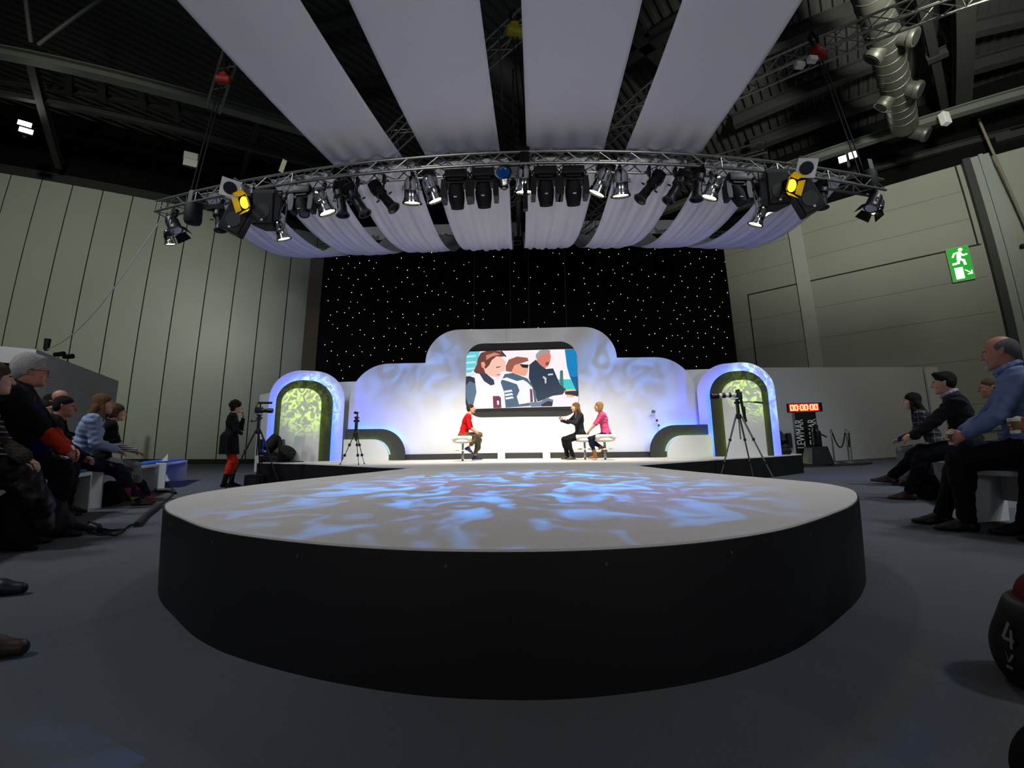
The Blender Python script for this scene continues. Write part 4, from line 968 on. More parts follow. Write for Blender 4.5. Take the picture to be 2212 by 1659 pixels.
for a_, b_, r_ in ((.09, .13, .048), (.19, .25, .049)): m.lathe([(a_, r_), (b_, r_)], L0, ld_, 18)
m.build('focus_rings', K['black'], ln, True)
m = MB(); m.lathe([(.30, .05), (.31, .056), (.44, .064), (.44, .058), (.33, .05)], L0, ld_, 18); m.build('lens_hood', K['black'], ln, True)
m = MB(); m.box((-.06, 0, .01), (.05, .03, .05)); m.build('tripod_collar', K['white'], ln)
m = MB(); m.tube([(.05, .02, .10), (.10, .02, .0), (.12, .0, -.25), (.13, -.02, -.42), (.10, -.02, -.44), (.09, .0, -.25), (.08, .03, .0)], .013, 6); m.box((.115, -.005, -.28), (.05, .012, .28), bev=.005); m.build('neck_strap', K['black'], t)
# left video camera
VP = Vector((-5.35, 8.2, 0)); VP = Vector((-5.25, 7.6, 0)); VP = Vector((-4.93, 6.95, 0))
t, hz = tripod(VP, ((-.34, -.30), (-.15, .38), (.46, .10)), 1.05, 'tall black tripod carrying the video camera beside the standing woman', True, .45, rleg=.016)
m = MB(); m.tube([(0, 0, hz - .08), (-.12, .05, hz - .13), (-.2, .08, hz - .12)], .009, 6); m.ball((-.21, .08, hz - .12), .022, 6); m.build('pan_handle', K['black'], t)
t = thing('video_camera', 'black video camera with a top microphone on the left tripod', 'camera', VP + Vector((0, 0, hz)))
m = MB(); m.box((-.02, 0, .08), (.12, .10, .12), bev=.02); m.build('camera_body', K['black'], t, True)
m = MB(); m.lathe([(0, .035), (.1, .037), (.11, .045), (.2, .045), (.2, .03)], (.04, 0, .07), (1, .15, 0), 16); m.build('lens_barrel', K['black'], t, True)
m = MB(); m.cyl((-.05, 0, .22), (.21, .03, .22), .021, n=12); m.tube([(-.05, 0, .21), (-.09, 0, .16), (-.06, 0, .12)], .006, 6); m.box((0, 0, .17), (.02, .02, .08)); m.build('microphone', K['rubber'], t, True)
# small camera on stage
SP = Vector((-3.06, 7.02, S))
t, hz = tripod(SP, ((-.24, -.06), (.14, -.15), (.12, .15)), .55, 'small black tripod standing on the platform in front of the low left hoop', True, .12, rleg=.009)
m = MB(); m.cyl((0, 0, .7), (0, 0, .86), .010, n=8); m.box((0, 0, .87), (.06, .04, .03), bev=.006); m.build('extension', K['black'], t)
t = thing('action_camera', 'tiny black action camera on top of the small stage tripod', 'camera', SP + Vector((0, 0, hz + .02)))
m = MB(); m.box((-.01, 0, .06), (.065, .05, .05), (0, .2, 0), bev=.008); m.cyl((-.03, -.025, .06), (-.035, -.04, .06), .015, n=10); m.box((.01, 0, .02), (.02, .02, .05)); m.build('camera_body', K['black'], t, True)
# white stand peeping over the right hoop
WP = Vector((3.28, WY - .10, S))
t = thing('camera_stand', 'slim white camera stand peeping over the right low hoop', 'stand', WP)
m = MB(); m.tube([(.0, 0, 0), (-.03, 0, .70), (-.10, 0, 1.02)], .012, 8); m.build('pole', K['floodoff'], t); m = MB(); m.ball((-.05, 0, .86), .03, 6); m.build('joint', K['steel'], t); m = MB(); m.ball((-.015, 0, .74), .028, 6); m.build('joint', K['steel'], t)
m = MB(); m.box((-.12, -.01, 1.07), (.08, .06, .07), (0, .3, 0), bev=.012); m.ball((-.14, -.04, 1.08), .022, 6); m.build('camera_head', K['galv'], t)

# two small white monitor boxes under the screen
for p, l_ in (((-0.462,0.460), 'small white box on the stage floor, left of the two'), ((0.588,0.448), 'small white box on the stage floor, right of the two')):
    m = MB(); m.box((0, 0, .075), (.17, .14, .15), bev=.01); b = m.build('floor_box', K['white'], loc=(p[0], 8.98, S)); tag(b, l_, 'box', 'small white boxes on the stage')

# ------------------------------------------------------------------ clock tower, winch and ropes at right
CX, CY = 8.80, 11.7
t = thing('clock_tower', 'black tower with white lettering carrying a red digital clock', 'display tower', (CX, CY, .06))
xf = Matrix.Rotation(-.45, 4, 'Z')
m = MB(xf); m.box((0, 0, .78), (.56, .44, 1.56), bev=.01); m.build('tower_body', M('glossy_black_board', (.06, .045, .045), .25), t)
def text(s_, size, M4, mat, name, parent, ext_=.002):
    cu = bpy.data.curves.new(name, 'FONT'); cu.body = s_; cu.size = size; cu.extrude = ext_; cu.align_x = 'LEFT'; cu.align_y = 'CENTER'
    tmp = bpy.data.objects.new('tmp', cu); C.objects.link(tmp); dg = bpy.context.evaluated_depsgraph_get(); me = bpy.data.meshes.new_from_object(tmp.evaluated_get(dg))
    bpy.data.objects.remove(tmp); me.name = name; me.transform(M4); me.materials.clear(); me.materials.append(mat)
    o = bpy.data.objects.new(name, me); C.objects.link(o); o.parent = parent; return o
def bold(M4, s_, size, mat, name, parent):
    me = None
    o = text(s_, size, M4, mat, name, parent, .003); return o
up = Matrix.Rotation(PI / 2, 4, 'Y')
# lettering reads upwards: local x -> up, local y -> left (toward -x)
def vert(x, y, z, s_=1.25):
    return xf @ Matrix.Translation((x, y, z)) @ Matrix(((0, -1, 0, 0), (0, 0, -1, 0), (1, 0, 0, 0), (0, 0, 0, 1))) @ Matrix.Diagonal((s_ * .86, s_ * 1.25, 1, 1))
lw = M('white_lettering', (.82, .82, .82), .6, emit=(.8, .8, .8), est=.05)
for o_ in (0, .003, .006): text('LEWMAR', .24, vert(-.18, -.223 - o_ * .1, .44 + o_, 1.05), lw, 'lettering', t)
for o_ in (0, .003): text('LEWMAR', .24, vert(.16, -.223 - o_ * .1, .44 + o_, 1.05), lw, 'lettering', t)
m = MB(xf)
for q in range(4): m.box((-.19 + q * .05, -.224, .12 + .02 * (q % 2)), (.022, .004, .03))
m.build('small_print', lw, t)['kind'] = 'stuff'
t = thing('digital_clock', 'red glowing digital clock reading zeros on top of the black tower', 'clock', (CX + .0, CY, 1.617))
xf2 = Matrix.Rotation(-.15, 4, 'Z')
m = MB(xf2); m.box((.05, 0, .14), (1.02, .14, .28), bev=.012); m.build('case', K['black'], t)
m = MB(xf2); m.box((0, -.073, .14), (.90, .006, .23)); m.build('glow_panel', K['redglow'], t)
def seg0(m, x, z, w, h, th):
    for a_, b_ in (((0, 0), (w, 0)), ((0, h), (w, h)), ((0, 0), (0, h)), ((w, 0), (w, h))):
        cx_, cz_ = (a_[0] + b_[0]) / 2 + x, (a_[1] + b_[1]) / 2 + z
        m.box((cx_, -.079, cz_), (abs(b_[0] - a_[0]) + th, .006, abs(b_[1] - a_[1]) + th))
m = MB(xf2)
x = -.405
for q in range(6):
    seg0(m, x, .062, .075, .155, .026); x += .125
    if q in (1, 3):
        for z in (.11, .17): m.box((x - .0, -.079, z), (.026, .006, .026))
        x += .05
m.build('digits', K['red7'], t)
t = thing('winch_plinth', 'tapered black plinth with a winch post in front of the tower', 'plinth', (8.46, 10.9, .06))
m = MB(Matrix.Rotation(-.12, 4, 'Z')); b0, b1 = .30, .21
m.mesh([(-b0, -b0, 0), (b0, -b0, 0), (b0, b0, 0), (-b0, b0, 0), (-b1, -b1, .50), (b1, -b1, .50), (b1, b1, .50), (-b1, b1, .50)], [(0, 1, 2, 3), (4, 7, 6, 5), (0, 4, 5, 1), (1, 5, 6, 2), (2, 6, 7, 3), (3, 7, 4, 0)]); m.build('base', K['black'], t)
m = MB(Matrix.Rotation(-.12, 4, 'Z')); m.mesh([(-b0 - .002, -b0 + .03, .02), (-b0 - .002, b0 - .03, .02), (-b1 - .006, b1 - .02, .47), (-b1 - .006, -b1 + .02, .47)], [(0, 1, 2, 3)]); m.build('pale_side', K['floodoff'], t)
m = MB(); m.cyl((-.09, 0, .5), (-.09, 0, 1.02), .022, n=10); m.box((.08, 0, .72), (.16, .16, .46), bev=.03); m.lathe([(0, .09), (.02, .075), (.10, .06), (.16, .075), (.18, .07)], (.06, 0, .93), (0, 0, 1), 18); m.tube([(.14, 0, .88), (.28, -.03, .80), (.33, -.05, .76)], .022, 8); m.tube([(-.09, 0, 1.02), (-.16, 0, 1.04), (-.2, -.02, 1.02)], .016, 6); m.build('winch', K['black'], t, True)
m = MB(); m.slab([(x - 9.0, y - 11.3) for x, y in ((7.55, 12.3), (7.25, 10.7), (9.5, 10.55), (10.2, 10.9), (9.7, 12.3))], 0, .055)
tag(m.build('floor_plinth', M('dark_board', (.13, .12, .12), .7), loc=(9.0, 11.3, 0)), 'low dark board under the clock tower and rope posts', 'platform')
posts = [((9.02, 11.35), 'silver rope post nearest the winch'), ((9.92, 11.45), 'silver rope post in the middle'), ((9.68, 12.0), 'silver rope post furthest right and back')]
posts = [((9.12, 11.05), 'silver rope post nearest the winch plinth'), ((9.60, 11.05), 'silver rope post in the middle of the three'), ((10.30, 11.75), 'silver rope post at the far right of the three')]
for (x, y), l_ in posts:
    zb = .055 if (x, y) != (10.30, 11.75) else 0
    t = thing('rope_post', l_, 'barrier post', (x, y, zb), group='silver rope posts')
    m = MB(); m.lathe([(0, .13), (.012, .13), (.03, .05), (.04, .024)], n=20); m.build('foot', K['chrome'], t, True)
    m = MB(); m.cyl((0, 0, .03), (0, 0, .88), .022, n=14); m.build('pole', K['chrome'], t, True)
    m = MB(); m.lathe([(.88, .022), (.89, .035), (.93, .035), (.935, .02), (.95, .03), (.99, .024), (1.0, .005)], n=14); m.build('top_knob', K['chrome'], t, True)
for (a, b, l_) in ((0, 1, 'black rope hanging between the first and middle posts'), (1, 2, 'black rope hanging between the middle and right posts')):
    A_ = Vector((*posts[a][0], .93)); B_ = Vector((*posts[b][0], .93)); A_, B_ = A_ + (B_ - A_).normalized() * .04, B_ - (B_ - A_).normalized() * .04
    m = MB(); m.tube([A_.lerp(B_, k / 16) - A_ + Vector((0, 0, -.42 * (1 - (2 * k / 16 - 1) ** 2))) for k in range(17)], .018, 8)
    tag(m.build('barrier_rope', K['rubber'], smooth=True, loc=A_), l_, 'rope', 'black barrier ropes')

# ------------------------------------------------------------------ exit sign on the right wall
ep, es = Vector((18.138,13.450,7.548)), 0
rel = ep - PR; s_e = rel.dot(DR); zc = 7.72
t = thing('exit_sign', 'green running man emergency exit sign high on the right wall', 'exit sign', onR(3.42, zc, .12), math.atan2(DR.y, DR.x))
# local x along the wall (toward the viewer), local -y ... faces the hall
G1 = M('lit_green_sign', (.0, .55, .15), .5, emit=(.0, .62, .12), est=.75); W1 = M('lit_white_sign', (1, 1, .95), .5, emit=(.92, .98, .85), est=1.1)
sgn = 1 if NR.dot(Vector((-DR.y, DR.x, 0))) > 0 else -1
hw, hh = .36, .72
xfs = Matrix.Diagonal((1, sgn, 1, 1))
m = MB(xfs); m.box((0, -.03, 0), (hw * 2 + .04, .08, hh * 2 + .06), bev=.01); m.build('case', K['floodoff'], t)
m = MB(xfs); m.box((0, .012, 0), (hw * 2, .006, hh * 2)); m.build('green_panel', G1, t)
def sgm(m, pts, r):
    for a_, b_ in zip(pts, pts[1:]):
        a_ = Vector(a_); b_ = Vector(b_); d_ = b_ - a_; n_ = Vector((-d_.y, d_.x)).normalized() * r; e_ = d_.normalized() * r * .6
        q = [a_ - e_ + n_, a_ - e_ - n_, b_ + e_ - n_, b_ + e_ + n_]
        m.mesh([(v.x, .018, v.y) for v in q] + [(v.x, .021, v.y) for v in q], [(0, 1, 2, 3), (4, 5, 6, 7), (0, 1, 5, 4), (1, 2, 6, 5), (2, 3, 7, 6), (3, 0, 4, 7)])
m = MB(xfs)
m.lathe([(0, .075), (.004, .075)], (.10, .018, .60), (0, 1, 0), 16)
sgm(m, [(.03, .46), (-.02, .22)], .075); sgm(m, [(.04, .50), (-.13, .47), (-.20, .33)], .035); sgm(m, [(.06, .48), (.14, .34), (.27, .36)], .033)
sgm(m, [(.0, .2), (.13, .12), (.15, -.06)], .045); sgm(m, [(-.03, .2), (-.06, .04), (-.24, .02)], .045)
m.build('running_figure', W1, t)
m = MB(xfs); m.box((-.10, .019, -.40), (.28, .006, .50)); m.build('door_symbol', W1, t)
m = MB(xfs); sgm(m, [(.10, -.30), (.28, -.48)], .02); sgm(m, [(.30, -.36), (.30, -.50), (.16, -.50)], .02); m.build('arrow', W1, t)

# ------------------------------------------------------------------ white booth behind the left audience
t = thing('exhibition_booth', 'white booth with a black framed opening behind the left audience', 'booth', (-11.6, 7.6, 0))
O = Vector((-11.6, 7.6, 0)); A_ = Vector((-11.55, 7.6, 0)); B_ = Vector((-14.0, 11.9, 0)); W_ = Vector((-14.3, 5.6, 0))
def slabwall(a, b, z0, z1, th=.12):
    a = a - O; b = b - O; d = (b - a).normalized(); n = Vector((-d.y, d.x, 0)) * th
    m = MB(); P = [a + Vector((0, 0, z0)), b + Vector((0, 0, z0)), b + Vector((0, 0, z1)), a + Vector((0, 0, z1))]; V = P + [p + n for p in P]
    m.mesh(V, [(0, 1, 2, 3), (7, 6, 5, 4), (0, 4, 5, 1), (1, 5, 6, 2), (2, 6, 7, 3), (3, 7, 4, 0)]); return m
slabwall(A_, B_, 0, 3.0).build('side_wall', K['white'], t)
slabwall(W_, A_, 2.62, 3.0).build('fascia', K['white'], t)
slabwall(W_ + Vector((0, .1, 0)), A_ + Vector((0, .1, 0)), 2.5, 2.62).build('track_lintel', K['black'], t)
slabwall(W_ + Vector((-.6, 2.4, 0)), A_ + Vector((-1.45, 2.0, 0)), 0, 3.0).build('back_wall', K['white'], t)
fr = slabwall(A_ + Vector((-.75, .2, 0)), A_ + Vector((-.70, .24, 0)), 0, 2.55, .05); fr.build('post', K['black'], t)
m = MB(); m.box((-1.35, .25, 2.25), (.6, .06, .5), (0, .25, .6)); m.box((-1.25, .2, 2.2), (.4, .07, .3), (0, .25, .6)); m.build('hanging_frame', K['black'], t)
slabwall(A_ + Vector((.05, .6, 0)), B_ + Vector((.10, -.3, 0)), 0, 1.75, .03).build('lower_panel', K['white'], t)
for p, l_ in (((-11.442,7.737,3.120), 'small black spotlight on the booth edge, leftmost of three'), ((-12.303,8.654,3.140), 'small black spotlight on the booth edge, middle of three'), ((-12.357,8.929,3.140), 'small black spotlight on the booth edge, rightmost of three')):
    t = thing('booth_spotlight', l_, 'spotlight', (p[0], p[1], 3.0), group='small black spotlights on the booth')
    m = MB(); m.tube([(0, 0, 0), (0, 0, .12)], .012, 6); m.box((0, 0, .01), (.08, .05, .02)); m.build('stem', K['black'], t)
    m = MB(); dd = (0, 0, 1) if 'leftmost' in l_ else (1, .2, .1); m.cyl(Vector((0, 0, .15)) - unit(dd) * .12, Vector((0, 0, .15)) + unit(dd) * .14, .06, .07, n=12); m.build('lamp_can', K['black'], t, True)

# ------------------------------------------------------------------ benches
def bench(a, b, label, depth=.42, h=.455, face=1, cush=True):
    """a,b: the two ends of the front edge on the floor"""
    a = Vector((*a, 0)); b = Vector((*b, 0)); d = (b - a); L_ = d.length; ang = math.atan2(d.y, d.x)
    t = thing('bench', label, 'bench', a, ang, 'white audience benches')
    m = MB(); m.box((L_ / 2, face * depth / 2, h - .02), (L_, depth, .04), bev=.004); m.build('seat_board', K['white'], t)
    for x in (.02, L_ - .02):
        m = MB(); m.box((x, face * depth / 2, (h - .04) / 2), (.04, depth, h - .04)); m.build('end_panel', K['white'], t)
    m = MB(); m.box((L_ / 2, face * depth * .9, h - .16), (L_ - .08, .03, .24)); m.build('rear_apron', K['white'], t)
    if cush:
        m = MB(); m.box((L_ / 2, face * depth / 2, h + .015), (L_ - .12, depth - .07, .03), bev=.012); m.build('seat_pad', K['seatblue'], t)
    return t

# ================================================================== figures: smooth bodies grown from a posed skeleton
def V3(*a): return np.array(a, float)
class Field:
    """union of soft tapered limbs, sampled on a grid and meshed by surface nets"""
    def __init__(s, h): s.h = h; s.P = []; s.cuts = []
    def cap(s, a, b, r1, r2=None, k=.03, fl=None, sub=False):
        s.P.append(('c', V3(*a), V3(*b), r1, r1 if r2 is None else r2, k, fl, sub)); return s
    def ell(s, c, r, R=None, k=.03, sub=False):
        s.P.append(('e', V3(*c), V3(*r), np.eye(3) if R is None else np.array(R), 0, k, None, sub)); return s
    def cut(s, p, n): s.cuts.append((V3(*p), V3(*n) / np.linalg.norm(n))); return s
    def mesh(s, warp=None):
        h = s.h; lo = V3(9, 9, 9) * 9; hi = -lo
        for t, a, b, r1, r2, k, fl, sub in s.P:
            if sub: continue
            if t == 'c': R = max(r1, r2) * (max(1, 1) if fl is None else 1.0) + .02; L_, H_ = np.minimum(a, b) - R, np.maximum(a, b) + R
            else: R = max(b) + .02; L_, H_ = a - R, a + R
            lo = np.minimum(lo, L_); hi = np.maximum(hi, H_)
        lo -= 2 * h; n = np.ceil((hi - lo) / h).astype(int) + 3
        D = np.full(n, 9., np.float32)
        ax = [lo[i] + h * np.arange(n[i]) for i in range(3)]
        for t, a, b, r1, r2, k, fl, sub in s.P:
            if t == 'c': R = max(r1, r2) + 2.2 * k + 2 * h; L_, H_ = np.minimum(a, b) - R, np.maximum(a, b) + R
            else: R = max(b) + 2.2 * k + 2 * h; L_, H_ = a - R, a + R
            i0 = np.clip(np.floor((L_ - lo) / h).astype(int), 0, n); i1 = np.clip(np.ceil((H_ - lo) / h).astype(int) + 1, 0, n)
            if (i1 <= i0).any(): continue
            sl = tuple(slice(i0[i], i1[i]) for i in range(3))
            X, Y, Z = np.meshgrid(*[ax[i][sl[i]] for i in range(3)], indexing='ij', sparse=True)
            if t == 'c':
                ba = b - a; L2 = max(ba @ ba, 1e-9)
                tt = np.clip(((X - a[0]) * ba[0] + (Y - a[1]) * ba[1] + (Z - a[2]) * ba[2]) / L2, 0, 1)
                dx = X - a[0] - tt * ba[0]; dy = Y - a[1] - tt * ba[1]; dz = Z - a[2] - tt * ba[2]
                if fl is not None:
                    nv, q = V3(*fl[0]), fl[1]; nv = nv / np.linalg.norm(nv); w = (dx * nv[0] + dy * nv[1] + dz * nv[2]) * (1 / q - 1)
                    dx = dx + nv[0] * w; dy = dy + nv[1] * w; dz = dz + nv[2] * w
                d = np.sqrt(dx * dx + dy * dy + dz * dz) - (r1 + (r2 - r1) * tt)
            else:
                R_ = r1
                x, y, z = X - a[0], Y - a[1], Z - a[2]
                u = (x * R_[0][0] + y * R_[1][0] + z * R_[2][0]) / b[0]; v = (x * R_[0][1] + y * R_[1][1] + z * R_[2][1]) / b[1]; w = (x * R_[0][2] + y * R_[1][2] + z * R_[2][2]) / b[2]
                k0 = np.sqrt(u * u + v * v + w * w); k1 = np.sqrt((u / b[0]) ** 2 + (v / b[1]) ** 2 + (w / b[2]) ** 2) + 1e-6
                d = k0 * (k0 - 1) / k1
            o = D[sl]
            if sub: d = -d; hh = np.maximum(k - np.abs(o - d), 0) / k; D[sl] = np.maximum(o, d) + hh * hh * k / 4
            else: hh = np.maximum(k - np.abs(o - d), 0) / k; D[sl] = np.minimum(o, d) - hh * hh * k / 4
        if s.cuts or warp:
            X, Y, Z = np.meshgrid(*ax, indexing='ij', sparse=True)
            if warp: D = D + warp(X, Y, Z)
            for p, nn in s.cuts: D = np.maximum(D, (X - p[0]) * nn[0] + (Y - p[1]) * nn[1] + (Z - p[2]) * nn[2])
        D = D.astype(np.float32); ins = D < 0
        # cells crossed by the surface
        c = np.zeros(np.array(D.shape) - 1, int)
        for i in (0, 1):
            for j in (0, 1):
                for k_ in (0, 1): c += ins[i:D.shape[0] - 1 + i, j:D.shape[1] - 1 + j, k_:D.shape[2] - 1 + k_]
        cells = np.argwhere((c > 0) & (c < 8)); idx = -np.ones(c.shape, int); idx[tuple(cells.T)] = np.arange(len(cells))
        acc = np.zeros((len(cells), 3)); cnt = np.zeros(len(cells))
        for axis in range(3):
            o1, o2 = [q for q in range(3) if q != axis]
            for i in (0, 1):
                for j in (0, 1):
                    A = cells.copy(); A[:, o1] += i; A[:, o2] += j; Bq = A.copy(); Bq[:, axis] += 1
                    da = D[tuple(A.T)]; db = D[tuple(Bq.T)]; m = (da < 0) != (db < 0)
                    tt = da[m] / (da[m] - db[m]); P = A[m].astype(float); P[:, axis] += tt
                    acc[m] += P; cnt[m] += 1
        Vv = lo + h * acc / np.maximum(cnt, 1)[:, None]
        F = []
        for axis in range(3):
            o1, o2 = (axis + 1) % 3, (axis + 2) % 3
            sh = [slice(None)] * 3; sh[axis] = slice(0, -1); s2 = [slice(None)] * 3; s2[axis] = slice(1, None)
            E = np.argwhere(ins[tuple(sh)] != ins[tuple(s2)])
            E = E[(E[:, o1] > 0) & (E[:, o2] > 0) & (E[:, o1] < D.shape[o1] - 1) & (E[:, o2] < D.shape[o2] - 1)]
            q = []
            for i, j in ((-1, -1), (0, -1), (0, 0), (-1, 0)):
                A = E.copy(); A[:, o1] += i; A[:, o2] += j; q.append(idx[tuple(A.T)])
            q = np.stack(q, 1); flip = ~ins[tuple(E.T)]; q[flip] = q[flip][:, ::-1]; F.append(q)
        F = np.concatenate(F); F = F[(F >= 0).all(1)]
        return Vv, F

def np_obj(name, parts, mats, parent=None, matfn=None):
    """parts: list of (V, F, material index)"""
    VV = []; FF = []; MM = []; o = 0
    for v, f, mi in parts:
        VV.append(v); FF.append(f + o); MM.append(np.full(len(f), mi) if np.isscalar(mi) else mi); o += len(v)
    v = np.concatenate(VV); f = np.concatenate(FF); mm = np.concatenate(MM).astype(np.int32)
    if matfn is not None: mm = matfn(v[f].mean(1), mm)
    me = bpy.data.meshes.new(name); me.vertices.add(len(v)); me.vertices.foreach_set('co', v.astype(np.float32).ravel())
    me.loops.add(len(f) * 4); me.loops.foreach_set('vertex_index', f.astype(np.int32).ravel())
    me.polygons.add(len(f)); me.polygons.foreach_set('loop_start', (np.arange(len(f)) * 4).astype(np.int32)); 
    me.polygons.foreach_set('material_index', mm.astype(np.int32)); me.polygons.foreach_set('use_smooth', np.ones(len(f), bool))
    me.update(calc_edges=True); me.validate()
    for m in mats: me.materials.append(m)
    ob = bpy.data.objects.new(name, me); C.objects.link(ob)
    if parent: ob.parent = parent
    return ob

def nrm(v): v = V3(*v); return v / (np.linalg.norm(v) + 1e-12)
def ik(a, c, l1, l2, pole):
    """middle joint between a and c"""
    a = V3(*a); c = V3(*c); d = c - a; L = min(np.linalg.norm(d), (l1 + l2) * .999); u = nrm(d)
    c = a + u * L; x = (l1 * l1 - l2 * l2 + L * L) / (2 * L); hgt = math.sqrt(max(l1 * l1 - x * x, 0))
    p = V3(*pole); p = p - u * (p @ u); p = nrm(p); return a + u * x + p * hgt, c
def rotm(yaw=0, pitch=0, roll=0):
    return np.array(Euler((pitch, roll, yaw), 'YXZ').to_matrix()) if False else np.array(Matrix.Rotation(yaw, 3, 'Z') @ Matrix.Rotation(pitch, 3, 'X') @ Matrix.Rotation(roll, 3, 'Y'))

SKIN = {'fair': M('fair_skin', (.80, .60, .50), .55, nz=(30, .06)), 'pale': M('pale_skin', (.84, .66, .56), .55, nz=(30, .06)), 'ruddy': M('ruddy_skin', (.74, .50, .41), .55, nz=(30, .08))}
LIP = M('lips', (.66, .36, .33), .5); EYEW = M('eye_white', (.8, .8, .78), .3); IRIS = M('iris', (.12, .09, .07), .2); BROW = M('brow_hair', (.22, .16, .12), .9)

def hand_prims(F, w, fdir, pn, side, curl=.5, spread=.12, s=1.0, thumb=.6):
    """w wrist, fdir finger direction, pn palm normal (towards what it holds), side: direction of the thumb"""
    f = nrm(fdir); p = nrm(V3(*pn) - f * (V3(*pn) @ f)); t = nrm(V3(*side) - f * (V3(*side) @ f) - p * (V3(*side) @ p))
    F.cap(w - f * .04 * s, w + f * .02 * s, .026 * s, .026 * s, k=.01, fl=(p, .75))
    for o in (-.028, -.010, .010, .026):
        F.cap(w + f * .015 * s + t * o * .6 * s, w + f * .082 * s + t * o * s, .014 * s, .013 * s, k=.018 * s, fl=(p, .95))
    for i, (o, L) in enumerate(((.030, .070), (.010, .078), (-.010, .073), (-.029, .058))):
        a = w + f * .080 * s + t * o * s; d = nrm(f + t * spread * (o / .03) * .6); ang = curl * (.55 + .1 * i)
        r = .0088 * s
        for q, (fr, rr) in enumerate(((.45, 1.), (.30, .92), (.25, .82))):
            c_, s_ = math.cos(ang), math.sin(ang); d = nrm(d * c_ + p * s_); b = a + d * L * fr * s
            F.cap(a, b, r * rr, r * rr * .93, k=.006); a = b; ang = curl * (1.0, .8)[min(q, 1)]
    a = w + f * .022 * s + t * .026 * s; d = nrm(f * .75 + t * .75 + p * .25)
    b = a + d * .038 * s; F.cap(a, b, .014 * s, .0115 * s, k=.012)
    d = nrm(f * 1.0 + t * (.55 - .5 * thumb) + p * thumb * .8); c = b + d * .030 * s; F.cap(b, c, .0108 * s, .0098 * s, k=.006)
    d = nrm(f * 1.0 + t * (.3 - .5 * thumb) + p * thumb); F.cap(c, c + d * .024 * s, .0095 * s, .0075 * s, k=.006)

def head_prims(F, c, R, age=0, fem=False, k=1.0, beard=False):
    H = lambda x, y, z: c + R @ (V3(x, y, z) * k)
    F.ell(H(0, -.018, .035), V3(.074, .094, .088) * k, R, k=.02)
    F.ell(H(0, .018, -.015), V3(.064, .072, .092) * k, R, k=.03)
    F.ell(H(0, .040, -.072), V3(.040 if fem else .046, .040, .034) * k, R, k=.035)          # jaw
    F.ell(H(0, .070, -.094), V3(.019, .016, .015) * k, R, k=.022)                              # chin
    F.cap(H(-.030, .080, .030), H(.030, .080, .030), .011 * k, k=.018)                          # brow
    for x in (-1, 1):
        F.ell(H(x * .040, .060, -.020), V3(.018, .018, .016) * k, R, k=.022)                   # cheek
        F.ell(H(x * .031, .095, .010), V3(.017, .014, .011) * k, R, k=.012, sub=True)          # eye socket
        F.ell(H(x * .031, .076, .010), V3(.0125, .0125, .0115) * k, R, k=.004)
        F.cap(H(x * .072, -.008, -.020), H(x * .079, -.018, .018), .010 * k, .013 * k, k=.008, fl=(R @ V3(1, .2, 0), .55))   # ear
        F.ell(H(x * .084, -.008, .002), V3(.006, .008, .014) * k, R, k=.004, sub=True)
    F.cap(H(0, .088, .022), H(0, .108, -.018), .008 * k, .0115 * k, k=.014)                    # nose
    F.ell(H(0, .104, -.024), V3(.014, .012, .008) * k, R, k=.008)
    F.cap(H(-.018, .085, -.052), H(.018, .085, -.052), .0065 * k, k=.008); F.cap(H(-.016, .083, -.062), H(.016, .083, -.062), .0075 * k, k=.008)
    F.cap(H(-.022, .098, -.0565), H(.022, .098, -.0565), .003 * k, k=.004, sub=True)
    return H

